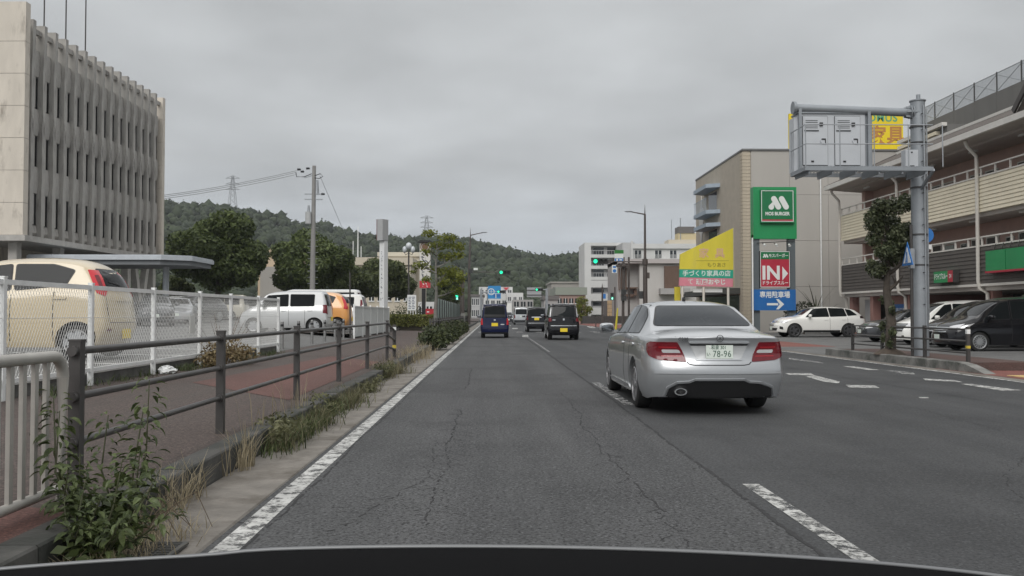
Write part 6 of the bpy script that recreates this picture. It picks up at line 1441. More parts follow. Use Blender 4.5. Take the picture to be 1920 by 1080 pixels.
# grey hall with a brown panel, nearer
HY = 104.0
ha = at(1160, 487, HY); hall = thing('grey_hall', 'grey hall with a brown wall panel and concrete ledge behind the street lamp', 'building', (ha.x, HY, 0)); hx = lambda px: at(px, 520, HY).x - ha.x; hz = lambda py: at(1230, py, HY).z
HG = M('hall grey render', (.45, .435, .415), .8, var=.08, vs=.5, stretch=(1, 1, .3)); HB = M('hall brown panel', (.115, .07, .05), .7, var=.08); HD = M('hall darker grey', (.34, .33, .32), .8, var=.05)  # darker grey render: recessed wall, ledge, small town blocks
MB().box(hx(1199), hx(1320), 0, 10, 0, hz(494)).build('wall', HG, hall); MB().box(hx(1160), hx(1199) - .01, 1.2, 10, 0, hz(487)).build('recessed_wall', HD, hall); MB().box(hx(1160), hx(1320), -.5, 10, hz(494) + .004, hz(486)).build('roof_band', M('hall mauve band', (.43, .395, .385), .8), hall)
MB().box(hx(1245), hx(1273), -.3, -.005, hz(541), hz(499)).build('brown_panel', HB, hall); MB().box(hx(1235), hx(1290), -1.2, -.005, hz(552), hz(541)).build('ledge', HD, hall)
for a, b_ in ((1162, 1165), (1167, 1169.5), (1171, 1173), (1175, 1177)): MB().box(hx(a), hx(b_), .9, 1.19, hz(543), hz(502)).build('brown_louvre', HB, hall)
MB().box(hx(1177), hx(1196), .0, 1.19, hz(541), hz(538.5)).build('canopy', HB, hall); MB().box(hx(1190), hx(1195), .3, 1.0, hz(554), hz(542)).build('brown_hanging_panel', HB, hall); MB().box(hx(1166), hx(1190), .6, 1.0, hz(556), hz(551)).build('brown_shelf', HB, hall)
MB().box(hx(1200), hx(1210), -.1, -.003, 0, hz(575)).build('entrance', WGLASS, hall)
# buff slatted fence building by the pedestrian signal
bf = thing('buff_shed', 'low buff slatted shed behind the green pedestrian figure', 'shed', (at(1139, 600, 110).x, 110, 0)); w_ = at(1158, 600, 110).x - at(1139, 600, 110).x; BUFF = M('buff boards', (.45, .33, .20), .8, var=.1)
hb = at(1148, 563, 110).z
for k in range(6): MB().box(0, w_, 0, .15, hb * k / 6 + .02, hb * (k + 1) / 6 - .02).build('board', BUFF, bf)
MB().box(0, w_, .15, 4, 0, hb - .02).build('wall', DKR, bf)
# low black fence and rails on the right far kerb
bfz = thing('black_fence', 'low black fence below the white apartment block', 'fence', (at(1092, 600, 84).x, 84, 0))
for k in range(6): MB().box(k * 1.3, k * 1.3 + 1.2, 0, .06, .35, 1.05).build('panel', DARKMETAL, bfz); MB().box(k * 1.3 + 1.21, k * 1.3 + 1.29, -.02, .06, 0, 1.1).build('post', DARKMETAL, bfz)
kr = thing('corner_rail', 'brown curved rail on the right corner, beside the saloon\'s mirror', 'guard rail', (10.4, 58, 0))
for k in range(5): MB().cyl((0, k * 1.6, 0), (0, k * 1.6, .8), .05, n=8).build('post', BROWNPOLE, kr)
for z in (.25, .5, .75): MB().cyl((0, 0, z), (0, 6.4, z), .03, n=6).build('rail', BROWNPOLE, kr); MB().cyl((0, 6.4, z), (2.6, 7.4, z), .03, n=6).build('rail', BROWNPOLE, kr)
MB().cyl((2.6, 7.4, 0), (2.6, 7.4, .8), .05, n=8).build('post', BROWNPOLE, kr)
yv = thing('yellow_post_cover', 'slim yellow sleeve round the guy wire at the right corner', 'post', (at(1157, 600, 72).x, 72, 0)); MB().cyl((-.1, 0, 0), (.05, 0, 1.7), .09, .06, 8).build('sleeve', YEL, yv, 40); MB().cyl((.05, 0, 1.7), (.35, 0, 5.5), .012, n=5).build('guy_wire', WIRE, yv)
# far town
block('town_building', 'white far building with a red mark, right of the blue direction sign', 898, 961, 538, 260, 20, WB, 3, 6, wfrac=(.6, .35)); o = None
mk = at(949, 541, 259.8); tag(MB().prism([(-.9, .3), (.9, .3), (0, -.5)], -.1, .0).build('red_roof_mark', SRED, loc=(mk.x, 259.7, mk.z)), 'small red triangular mark on the white far building', 'sign')
block('town_building', 'lower white far building stepping down behind the silver van', 950, 981, 549, 245, 16, WB, 2, 3, wfrac=(.5, .3))
block('town_building', 'grey house row left of the blue direction sign', 884, 906, 556, 220, 14, WB2, 2, 3, roof=(.5, DKR))
tpk = block('town_building', 'dull pink long building with a flat green-grey roof, above the black minicars', 1044, 1098, 553, 190, 18, PKB, 2, 5, wfrac=(.7, .4), roof=(1.6, M('faded green roof', (.24, .26, .22), .8)))
block('town_building', 'grey retaining building under the right-hand end of the hill', 1034, 1110, 531, 235, 20, GBR, 3, 8, wfrac=(.4, .3), roof=(.4, GBR))
block('town_building', 'small brown house between the grey sign back and the pink building', 1020, 1046, 562, 180, 10, HD, 1, 2, roof=(.8, DKR))
block('town_building', 'dark shop between the far signals', 962, 1000, 562, 235, 14, HD, 2, 3)
block('tan_building', 'tan building between the two big round trees', 484, 524, 466, 112, 20, TANB, 0, 0); 
gbt = block('grey_lean_to', 'grey flat-fronted lower block in front of the tan building', 488, 530, 500, 108, 4, GBR, 0, 0)
block('cream_hall', 'long cream hall with a grey roof behind the white sign pylon', 640, 770, 497, 120, 16, CRM, 1, 8, wfrac=(.55, .35), base_z=.5, roof=(1.0, CRM))
block('cream_upper_hall', 'cream upper storey with a pale flat roof, behind the globe lamp', 712, 786, 481, 128, 14, CRM, 0, 0, roof=(.6, M('pale roof edge', (.55, .51, .42), .8)))
block('grey_roof_hall', 'hall with a brown-grey roof right of the utility pole', 655, 716, 482, 124, 12, DKR, 0, 0)
block('small_shop', 'small white roadside shop behind the red box', 784, 826, 566, 84, 8, WB, 1, 3, base_z=.3)
# antennas on the tan halls
for px, t_, lab in ((671, 425, 'tallest thin white aerial mast above the grey-roofed hall'), (662, 452, 'short aerial mast left of the tallest white mast'), (677, 462, 'short aerial mast right of the tallest white mast')):
    p = at(px, 482, 126); q = at(px, t_, 126); tag(MB().cyl((0, 0, -4), (0, 0, q.z - p.z), .13 if t_ < 430 else .06, .05, 8).build('aerial_mast', WF, loc=p), lab, 'mast', 'aerial masts on the halls')
# power pylons on the hill
PYL = M('pylon steel', (.22, .23, .24), .6)
def pylon(px, pyt, pyb, Y, label):
    p = at(px, pyb, Y); H = at(px, pyt, Y).z - p.z; t = thing('power_pylon', label, 'pylon', (p.x, Y, p.z - 12), group='lattice power pylons on the hill'); H += 12
    w = lambda z: 2.6 * (1 - z / H) + .5; m = MB(); zs = np.linspace(0, H, 9)
    for a, b in zip(zs, zs[1:]):
        for q in ((1, 1), (1, -1), (-1, -1), (-1, 1)): m.bar((q[0] * w(a), q[1] * w(a), a), (q[0] * w(b), q[1] * w(b), b), .2, .2)
        for s in (-1, 1): m.bar((-w(a), s * w(a), a), (w(b), s * w(b), b), .12, .12).bar((w(a), s * w(a), a), (-w(b), s * w(b), b), .12, .12)
    m.build('lattice_tower', PYL, t)
    for k in (.70, .82, .95):
        MB().bar((-4.2, 0, H * k), (4.2, 0, H * k), .35, .3).bar((-4.2, 0, H * k), (0, 0, H * k + 1.6), .2, .2).bar((4.2, 0, H * k), (0, 0, H * k + 1.6), .2, .2).build('crossarm', PYL, t)
pylon(436, 330, 378, 560, 'lattice power pylon standing on the hill crest above the big round tree'); pylon(800, 405, 442, 600, 'lattice power pylon behind the street tree and shop pylon')
# ------------------------------------------------------------------ vegetation
def leafmat(name, c, c2, var=.35, vs=1.2, rough=.55, trans=.25):
    m = bpy.data.materials.new(name); m.use_nodes = True; t = m.node_tree; b = t.nodes['Principled BSDF']; o = t.nodes['Material Output']
    tc = t.nodes.new('ShaderNodeTexCoord'); n = t.nodes.new('ShaderNodeTexNoise'); n.inputs['Scale'].default_value = vs; n.inputs['Detail'].default_value = 5
    t.links.new(tc.outputs['Object'], n.inputs['Vector'])
    g = t.nodes.new('ShaderNodeNewGeometry'); a = t.nodes.new('ShaderNodeMath'); a.operation = 'MULTIPLY_ADD'; a.inputs[1].default_value = .55; t.links.new(g.outputs['Random Per Island'], a.inputs[0]); t.links.new(n.outputs[0], a.inputs[2])
    r = t.nodes.new('ShaderNodeMapRange'); r.inputs[1].default_value = .45; r.inputs[2].default_value = 1.05; t.links.new(a.outputs[0], r.inputs[0])
    x = t.nodes.new('ShaderNodeMix'); x.data_type = 'RGBA'; x.inputs[6].default_value = (*c, 1); x.inputs[7].default_value = (*c2, 1); t.links.new(r.outputs[0], x.inputs[0])
    t.links.new(x.outputs[2], b.inputs['Base Color']); b.inputs['Roughness'].default_value = rough; b.inputs['Specular IOR Level'].default_value = .3
    if trans:
        tr = t.nodes.new('ShaderNodeBsdfTranslucent'); t.links.new(x.outputs[2], tr.inputs[0]); ms = t.nodes.new('ShaderNodeMixShader'); ms.inputs[0].default_value = trans
        t.links.new(b.outputs[0], ms.inputs[1]); t.links.new(tr.outputs[0], ms.inputs[2]); t.links.new(ms.outputs[0], o.inputs[0])
    MATS[name] = m; return m
def leaves(clumps, n, size, seed, shellness=.30, aspect=.55, out=.55):
    """n leaf-sized faces spread over the outer part of ellipsoid clumps (cx,cy,cz,rx,ry,rz)"""
    g = np.random.default_rng(seed); C = np.array(clumps, float)
    wgt = (C[:, 3] * C[:, 4] * C[:, 5]) ** (2 / 3); k = g.choice(len(C), n, p=wgt / wgt.sum())
    d = g.normal(size=(n, 3)); d /= np.linalg.norm(d, axis=1)[:, None]
    lump = 1 + .10 * np.sin(d[:, 0] * 7 + k) * np.sin(d[:, 1] * 6 + 2 * k) * np.sin(d[:, 2] * 8)
    r = (1 - shellness * g.random(n) ** 1.6) * lump + g.normal(0, .035, n)
    p = C[k, :3] + d * r[:, None] * C[k, 3:6]
    nr = d * out + g.normal(size=(n, 3)) * .6; nr[:, 2] += .25; nr /= np.linalg.norm(nr, axis=1)[:, None]
    a = np.cross(nr, g.normal(size=(n, 3))); a /= np.linalg.norm(a, axis=1)[:, None]; b = np.cross(nr, a)
    s = size * g.uniform(.6, 1.35, n)[:, None]
    V = np.stack([p - a * s, p - b * s * aspect + nr * s * .12, p + a * s, p + b * s * aspect + nr * s * .12], 1).reshape(-1, 3)
    return V, np.arange(4 * n).reshape(-1, 4)
BARK = M('bark', (.075, .062, .05), .9, var=.35, vs=6, bump=.6, bs=18)
def limbs(h, spread, seed, r0, lean=(0, 0), n=6, start=.35, depth=2):
    rnd = random.Random(seed); m = MB(); tips = []
    tp = Vector((lean[0], lean[1], h * .86)); pts = [Vector((0, 0, -.3))] + [Vector((lean[0] * t + rnd.uniform(-.03, .03) * h * .4, lean[1] * t + rnd.uniform(-.03, .03) * h * .4, h * .86 * t)) for t in (.25, .5, .75, 1)]
    m.tube(pts, [r0 * 1.25, r0, r0 * .75, r0 * .5, r0 * .2], 8)
    for i in range(n):
        t = start + (1 - start) * i / n; b = pts[0].lerp(tp, t) if False else Vector((lean[0] * t, lean[1] * t, h * .86 * t)); a = i * 2.4 + rnd.uniform(-.4, .4); l = spread * rnd.uniform(.6, 1.0) * (1.1 - .5 * t)
        e = b + Vector((math.cos(a) * l, math.sin(a) * l, l * rnd.uniform(.35, .8))); mid = b.lerp(e, .5) + Vector((0, 0, -.06 * l)); m.tube([b, mid, e], [r0 * .45, r0 * .3, r0 * .1], 6); tips.append(e)
        if depth > 1:
            for q in range(2):
                f = mid + Vector((rnd.uniform(-.5, .5) * l, rnd.uniform(-.5, .5) * l, rnd.uniform(.2, .5) * l)); m.tube([mid, f], [r0 * .22, r0 * .06], 5); tips.append(f)
    return m, tips
def tree(name, label, loc, h, clumps, n, size, mat, seed, trunk_r=.2, spread=2, group=None, lean=(0, 0), start=.35, nl=6, bark=None, **k):
    t = thing(name, label, 'tree', loc, random.Random(seed).uniform(0, 6) * 0, group); m, tips = limbs(h, spread, seed, trunk_r, lean, nl, start); m.build('trunk', bark or BARK, t, 50)
    V, Fq = leaves(clumps, n, size, seed, **k); link('crown', fastmesh('crown', V, Fq, mat), t); return t, tips
EVER = leafmat('camphor leaves', (.036, .054, .020), (.125, .160, .052), vs=.8); EVER2 = leafmat('dark evergreen leaves', (.036, .050, .021), (.120, .142, .054), vs=.9); YOUNG = leafmat('young street tree leaves', (.085, .105, .015), (.22, .24, .045), vs=1.5, trans=.4); HOLLY = leafmat('glossy street tree leaves', (.034, .048, .022), (.16, .18, .10), vs=2.5, rough=.35)
def dome(rx, rz, z0, seed, n=22):
    rnd = random.Random(seed); o = [(0, 0, z0, rx * .72, rx * .72, rz * .85)]
    for i in range(n):
        a = i * 2.399; e = rnd.uniform(-.75, 1.0); q = math.sqrt(max(0, 1 - e * e * .8)); s = rnd.uniform(.24, .38)
        o.append((math.cos(a) * rx * .74 * q, math.sin(a) * rx * .74 * q, z0 + e * rz * .70, rx * s, rx * s, rx * s * .85))
    return o
def bigtree(pxc, pxw, pyt, pyb, Y, label, seed, n, mat, size=.24, base=.8):
    c = at(pxc, 560, Y); rx = pxw / 2 * Y / F; zt_, zb_ = at(pxc, pyt, Y).z - base, at(pxc, pyb, Y).z - base
    return tree('broadleaf_tree', label, (c.x, Y, base), zt_, dome(rx, (zt_ - zb_) / 2, (zt_ + zb_) / 2, seed), n, size, mat, seed, .28, rx * .8, 'round evergreen trees behind the car park')
bigtree(409, 178, 402, 556, 78, 'largest round evergreen tree, between the office block and the tan building', 11, 26000, EVER, .17)
bigtree(584, 150, 432, 556, 84, 'round evergreen tree directly behind the utility pole', 12, 22000, EVER, .17)
bigtree(722, 110, 487, 566, 96, 'lower round evergreen tree behind the white sign pylon', 13, 14000, EVER2, .19)
bigtree(668, 70, 500, 560, 90, 'small round evergreen tree between the utility pole and the white sign pylon', 14, 5000, EVER2)
bigtree(842, 52, 500, 585, 92, 'dark evergreen behind the street tree, by the green pedestrian figure', 15, 5000, EVER2)
bigtree(330, 60, 520, 556, 82, 'low dark evergreen beside the canopy pillar', 16, 3500, EVER2)
# young street tree, left
b = gnd(818, 628, .19); Yt = b.y
def tc_(lst, px0, Y): return [((px - px0) / F * Y, random.uniform(-.5, .5), at(px0, py, Y).z - .19, r / F * Y, r / F * Y, rz / F * Y) for px, py, r, rz in lst]
cl = tc_([(805, 437, 17, 8), (840, 446, 20, 9), (822, 460, 24, 9), (858, 462, 16, 9), (800, 472, 14, 7), (838, 480, 26, 9), (862, 478, 10, 8), (790, 498, 18, 8), (815, 505, 16, 7), (845, 510, 24, 12), (862, 520, 14, 12), (832, 530, 16, 9), (800, 525, 12, 7), (856, 545, 14, 10), (775, 510, 8, 5)], 818, Yt)
tree('street_tree', 'young street tree with layered yellow-green leaves beside the left pavement', (b.x, Yt, .19), at(818, 430, Yt).z - .19, cl, 2500, .074, YOUNG, 21, .10, 1.6, start=.42, nl=9, shellness=.9, aspect=.6, bark=M('grey bark', (.17, .165, .15), .9, var=.3, vs=5))
# tree by the gantry
b = gnd(1668, 664, .19); Yt = b.y
cl = tc_([(1672, 395, 26, 14), (1690, 420, 20, 14), (1655, 425, 18, 13), (1700, 398, 14, 10), (1672, 450, 28, 18), (1700, 465, 14, 14), (1650, 470, 16, 13), (1680, 490, 22, 16), (1630, 492, 8, 5), (1690, 520, 14, 12), (1665, 530, 10, 16), (1672, 570, 13, 24), (1660, 610, 12, 20), (1672, 632, 20, 14), (1652, 640, 9, 8)], 1668, Yt)
rg_ = random.Random(77); gcl = list(tc_([(1678 + rg_.uniform(-1, 1) * w_, py_ + rg_.uniform(-8, 8), rg_.uniform(15, 22), rg_.uniform(12, 18)) for py_, w_ in ((385, 26), (390, 40), (398, 46), (404, 50), (412, 50), (420, 52), (428, 46), (434, 50), (440, 44), (448, 50), (456, 46), (462, 50), (468, 46), (475, 50), (482, 46), (490, 46), (498, 40), (506, 34), (398, 30), (425, 30), (452, 30), (480, 30), (412, 20), (440, 20), (466, 20))] + [(1668 + rg_.uniform(-1, 1) * 11, py_, rg_.uniform(5, 9), 9) for py_ in range(562, 650, 10)] + [(1628, 492, 8, 5)], 1668, Yt))
tree('street_tree', 'dark glossy-leaved street tree on the kerb island left of the gantry post', (b.x, Yt, .19), at(1668, 385, Yt).z - .19, gcl, 13000, .052, HOLLY, 22, .13, .8, start=.5, nl=8, shellness=.95, aspect=.5)
m = MB().tube([(0, 0, 0), (-.2, .05, .02), (-.34, .1, -.0)], [.12, .07, .02], 6); 
cone = MB().lathe([(0, .42), (.08, .30), (.16, .14)], 'z', 14); tag(cone.build('tree_mound', SOIL, loc=(b.x, Yt, .185)), 'bare soil mound round the foot of the glossy street tree', 'soil mound')
# small trees near the far right kerb
c = at(1090, 600, 110); tree('street_tree', 'small yellow-green street tree in front of the white apartment block', (c.x, 110, 0), at(1090, 548, 110).z, tc_([(1092, 562, 12, 10), (1085, 575, 10, 9), (1102, 578, 10, 8), (1092, 590, 12, 10)], 1090, 110), 1800, .12, YOUNG, 23, .10, 1.0, shellness=.9)
# palm-like plants and shrub behind the white car
PALM = leafmat('cycad fronds', (.020, .026, .014), (.06, .07, .035), vs=3)
def fronds(name, label, cat, loc, n, ln, seed, mat, up=.6, wd=.05):
    g = random.Random(seed); m = MB()
    for i in range(n):
        a = g.uniform(0, 6.28); l = ln * g.uniform(.6, 1.1); u = g.uniform(.2, 1) * up; prev = None
        for s in range(7):
            t = s / 6; c = Vector((math.cos(a) * l * t, math.sin(a) * l * t, l * (u * t * 1.8 - .9 * t * t * (1.2 - u)))); w_ = wd * (1 - t * .85); n_ = Vector((-math.sin(a), math.cos(a), 0)) * w_
            cur = (c - n_, c + n_)
            if prev: m.face([prev[0], cur[0], cur[1], prev[1]])
            if s > 1:
                for sg in (-1, 1): e = c + Vector((-math.sin(a) * sg, math.cos(a) * sg, -.1)) * l * .22 * (1 - t * .5) + Vector((math.cos(a), math.sin(a), .2)) * l * .12; m.face([c, c + Vector((math.cos(a), math.sin(a), 0)) * .04, e])
            prev = cur
    t = thing(name, label, cat, loc); m.build('frond_rosette', mat, t); MB().cyl((0, 0, -.8), (0, 0, .05), .12, .09, 8).build('stem', BARK, t); return t
p = at(1530, 580, 55); fronds('cycad', 'spiky cycad behind the white sport utility car', 'plant', (p.x, 55, at(1530, 585, 55).z), 26, 1.3, 31, PALM, .9); p = at(1552, 590, 56); fronds('cycad', 'smaller spiky cycad right of the taller one, behind the white car roof', 'plant', (p.x, 56, at(1552, 588, 56).z), 22, .8, 32, PALM, .7)
V, Fq = leaves([(0, 0, .5, .8, .6, .6), (-.7, 0, .3, .5, .5, .5)], 900, .07, 33); p = at(1507, 596, 55); t = thing('shrub', 'dark shrub beside the burger sign post behind the white car', 'shrub', (p.x, 55, .9)); link('foliage', fastmesh('foliage', V, Fq, PALM), t); MB().cyl((0, 0, -.9), (0, 0, .3), .06, n=6).build('stem', BARK, t)

# hill: one sheet, its wood as one mass of crowns
ridge = [(-900, 300), (-200, 340), (120, 362), (305, 373), (345, 377), (435, 382), (520, 398), (560, 408), (625, 418), (690, 436), (760, 442), (850, 441), (900, 450), (950, 462), (1000, 474), (1030, 479), (1060, 476), (1095, 483), (1200, 492), (1400, 505), (1800, 530), (2600, 560)]
YR, YB_ = 560.0, 285.0
rX = np.array([(px - 924) / F * YR for px, _ in ridge]); rH = np.array([1.25 + (588.5 - py) / F * YR for _, py in ridge]) - 5.0
def hz_(X, Y):
    H = np.interp(X * YR / np.maximum(Y, 200) * .6 + X * .4, rX, rH); t = np.clip((Y - YB_) / (YR - YB_), 0, 1); s = t * t * (3 - 2 * t) * .35 + t * .65
    s = np.where(Y > YR, 1 - (Y - YR) / 900, s)
    return H * s + (6 * np.sin(X * .021 + Y * .013) + 4 * np.sin(X * .047 - Y * .031 + 1)) * np.clip(t * 2.2, 0, 1) * np.clip(2.0 - 2 * t, 0, 1) - .3
gx_ = np.linspace(-620, 620, 90); gy_ = np.linspace(YB_ - 10, 900, 60); GX, GY = np.meshgrid(gx_, gy_); GZ = hz_(GX, GY)
V = np.stack([GX.ravel(), GY.ravel(), GZ.ravel()], 1); nx = len(gx_); i0 = (np.arange(len(gy_) - 1)[:, None] * nx + np.arange(nx - 1)).ravel()
o = link('hill', fastmesh('hill', V, np.stack([i0, i0 + 1, i0 + nx + 1, i0 + nx], 1), M('hill soil', (.03, .036, .018), .95, var=.4, vs=.08), True)); o['kind'] = 'structure'
FOREST = leafmat('hill wood leaves', (.016, .025, .013), (.038, .052, .023), vs=.035, rough=.8, trans=0)
g = np.random.default_rng(5); cr_v, cr_f, off = [], [], 0
bm = bmesh.new(); bmesh.ops.create_icosphere(bm, subdivisions=2 if False else 1, radius=1); bv = np.array([v.co[:] for v in bm.verts]); bf_ = np.array([[v.index for v in f.verts] for f in bm.faces]); bm.free()
Y = YB_ + 4
while Y < YR + 22:
    stp = 3.7 + (Y - YB_) / 160; xs = np.arange(-Y * .40, Y * .16, stp)
    for x in xs:
        X = x + g.uniform(-2.2, 2.2); y = Y + g.uniform(-2.4, 2.4); z = float(hz_(np.array(X), np.array(y)))
        if z < 2.0: continue
        r = g.uniform(1.5, 3.3); hgt = r * g.uniform(.75, 1.2)
        q = g.normal(size=3) * 3
        lump = 1 + .17 * np.sin(bv @ np.array([4.1, 3.3, 2.7]) + q[0]) + .14 * np.sin(bv @ np.array([-3.1, 5.2, 6.1]) + q[1]) + g.normal(0, .11, len(bv))
        cr_v.append(bv * lump[:, None] * np.array([r, r, hgt]) + np.array([X, y, z + hgt * .75])); cr_f.append(bf_ + off); off += len(bv)
    Y += stp * .92
o = link('hill_wood', fastmesh('hill_wood', np.concatenate(cr_v), np.concatenate(cr_f), FOREST, True)); o['kind'] = 'stuff'; o['label'] = 'dense wood of rounded crowns covering the hill'; o['category'] = 'wood'
# leaf clumps standing out of the crowns, so that the wood does not read as smooth balls
A_ = np.concatenate([c[g.choice(len(c), 24)] for c in cr_v]); cen = np.repeat(np.array([c.mean(0) for c in cr_v]), 24, 0); d = A_ - cen; d /= np.linalg.norm(d, axis=1)[:, None]
A_ = A_[::2]; cen = cen[::2]; d = d[::2]; n = len(A_); nr = d + g.normal(size=(n, 3)) * .7; nr /= np.linalg.norm(nr, axis=1)[:, None]; a = np.cross(nr, g.normal(size=(n, 3))); a /= np.linalg.norm(a, axis=1)[:, None]; b_ = np.cross(nr, a); s = g.uniform(.35, .9, n)[:, None]; p = A_ + d * .1 + g.normal(0, .25, (n, 3))
o = link('hill_wood_leaves', fastmesh('hill_wood_leaves', np.stack([p - a * s, p - b_ * s * .7, p + a * s, p + b_ * s * .7], 1).reshape(-1, 3), np.arange(4 * n).reshape(-1, 4), FOREST)); o['kind'] = 'stuff'; o['label'] = 'leaf clumps over the wood on the hill'; o['category'] = 'wood'

# hedge, low shrubs along the kerb
HEDGE = leafmat('hedge leaves', (.08, .095, .022), (.20, .205, .06), vs=2, trans=.2); SHR = leafmat('low shrub leaves', (.020, .030, .012), (.075, .090, .032), vs=2.5, trans=.2)
p0, p1 = at(733, 612, 52), at(790, 610, 60)
t = thing('hedge', 'clipped yellow-green hedge on a low wall at the foot of the globe lamp', 'hedge', (p0.x, 54, .25)); g2 = np.random.default_rng(41); n = 5200; sz_ = np.array([2.9, 1.2, .62])
p = g2.uniform(0, 1, (n, 3)); fsel = g2.integers(0, 3, n); p[np.arange(n), fsel] = np.where(g2.random(n) < .75, np.where(fsel == 1, 0, 1), 1 - np.where(fsel == 1, 0, 1)) ; p = p * sz_ + np.array([-.6, 0, .28]) + g2.normal(0, .03, (n, 3))
nr = g2.normal(size=(n, 3)); nr /= np.linalg.norm(nr, axis=1)[:, None]; a = np.cross(nr, g2.normal(size=(n, 3))); a /= np.linalg.norm(a, axis=1)[:, None]; b_ = np.cross(nr, a); s = .055
link('foliage', fastmesh('foliage', np.stack([p - a * s, p - b_ * s * .7, p + a * s, p + b_ * s * .7], 1).reshape(-1, 3), np.arange(4 * n).reshape(-1, 4), HEDGE), t); MB().box(-.5, 2.2, .08, 1.1, -.1, .80).build('twig_core', M('hedge twigs', (.03, .026, .018), .95, var=.4, vs=20), t)
def shrub(label, x, y, r, h, seed, n, mat=None, size=.06, z=.19, name='low_shrub'):
    V, Fq = leaves([(0, 0, h * .36, r, r * 1.2, h * .55), (r * .5, r * .7, h * .24, r * .6, r * .7, h * .42), (-r * .45, -r * .8, h * .2, r * .6, r * .75, h * .40), (r * .3, -r * 1.2, h * .12, r * .5, r * .6, h * .28)], n, size, seed, shellness=.6); t = thing(name, label, 'shrub', (x, y, z), 0, 'low shrubs along the left kerb'); link('foliage', fastmesh('foliage', V, Fq, mat or SHR), t)
    rnd = random.Random(seed); m = MB()
    for i in range(7): a = rnd.uniform(0, 6.28); m.tube([(0, 0, -.05), (math.cos(a) * r * .3, math.sin(a) * r * .3, h * .4), (math.cos(a) * r * .8, math.sin(a) * r * .8, h * .85)], [.015, .01, .004], 5)
    m.build('stem', BARK, t); return t
for i, (px, py, r, h, lab) in enumerate(((828, 646, .55, .75, 'low dark shrub on the kerb nearest the camera, in front of the street tree'), (846, 637, .6, .8, 'low dark shrub second along the kerb from the street tree'), (858, 629, .6, .85, 'low dark shrub third along the kerb'), (868, 621, .55, .8, 'furthest low dark shrub on the left kerb'))):
    q = gnd(px, py, .19); shrub(lab, min(q.x, -2.0), q.y, r, h, 50 + i, 1500)
p = at(752, 590, 53); shrub('dark round shrub behind the hedge beside the notice board', p.x, 56.5, 1.1, 1.9, 57, 2200, z=.3)
for i, (px, Y, h) in enumerate(((700, 98, 1.6),)): pass

# roadside weeds
DRY = leafmat('dry grass', (.20, .165, .10), (.40, .345, .24), vs=4, rough=.8, trans=.3); GRASS = leafmat('kerb grass', (.080, .078, .042), (.22, .205, .12), vs=4, rough=.7, trans=.3); WEED = leafmat('weed leaves', (.028, .042, .014), (.085, .11, .035), vs=6, rough=.5, trans=.25)
KWEED = leafmat('creeping weed leaves', (.055, .060, .028), (.18, .18, .095), vs=3, rough=.6, trans=.25)
def blades(pts, n, h, seed, lean=.5, wd=.006, spread=.05):
    g = np.random.default_rng(seed); P_ = np.array(pts)[g.integers(0, len(pts), n)] + g.normal(0, spread, (n, 3)) * np.array([1, 1, 0]); a = g.uniform(0, 6.28, n); l = h * g.uniform(.35, 1.15, n); ln = l * g.uniform(.1, 1, n) * lean
    d = np.stack([np.cos(a), np.sin(a), np.zeros(n)], 1); s = np.stack([-np.sin(a), np.cos(a), np.zeros(n)], 1) * wd; up = np.array([0, 0, 1.])
    m1 = P_ + up * (l * .55)[:, None] + d * (ln * .35)[:, None]; m2 = P_ + up * (l * .92)[:, None] + d * ln[:, None]
    V = np.stack([P_ - s, P_ + s, m1 + s * .8, m1 - s * .8, m2 + s * .15, m2 - s * .15], 1).reshape(-1, 3); i = np.arange(n)[:, None] * 6
    return V, np.concatenate([i + np.array([0, 1, 2, 3]), i + np.array([3, 2, 4, 5])])
def tuft(name, label, base, n, h, seed, mat, lean=.6, wd=.006, sprd=.08, cat='grass'):
    b0 = base[0]; V, Fq = blades([(p[0] - b0[0], p[1] - b0[1], p[2] - b0[2]) for p in base], n, h, seed, lean, wd, sprd); o = link(name, fastmesh(name, V, Fq, mat), loc=b0); o['kind'] = 'stuff'; o['label'] = label; o['category'] = cat; return o
K = lambda px, py, z=.02: tuple(gnd(px, py, z))
rndk = random.Random(3)
line = lambda y0, y1, n, x0=-2.09, x1=-1.95: [(rndk.uniform(x0, x1), rndk.uniform(y0, y1), .012) for _ in range(n)]
tuft('dry_grass', 'dry straw-coloured grass along the kerb right of the leafy weeds', line(4.9, 6.4, 12), 260, .30, 61, DRY, 1.1, .0026, .04); tuft('dry_grass', 'small dry grass clump at the kerb foot before the green strip', line(7.0, 7.5, 6), 110, .36, 62, DRY, .9, .003, .03)
tuft('kerb_grass', 'thick green grass strip at the kerb below the second rail span', line(7.9, 12.2, 14, -2.12, -1.96), 1700, .22, 63, GRASS, 1.7, .0032, .10); tuft('kerb_grass', 'sparser green grass strip further along the kerb', line(12.4, 19.0, 12, -2.14, -1.94), 900, .26, 64, GRASS, 1.6, .004, .13)
tuft('kerb_grass', 'tall dry and green grass where the guard rail ends', line(17.5, 32, 22, -2.5, -1.95), 1200, .36, 65, DRY, 1.0, .005, .16); tuft('dry_grass', 'thin dry stalks through the second rail span', [(-2.16, 8 + .3 * k, .2) for k in range(9)], 30, .45, 66, DRY, .5, .0035, .02)
tuft('kerb_grass', 'leafy ground weeds mixed into the grass strip', line(7.8, 13, 26, -2.08, -1.9), 700, .20, 67, WEED, 1.7, .005, .10)
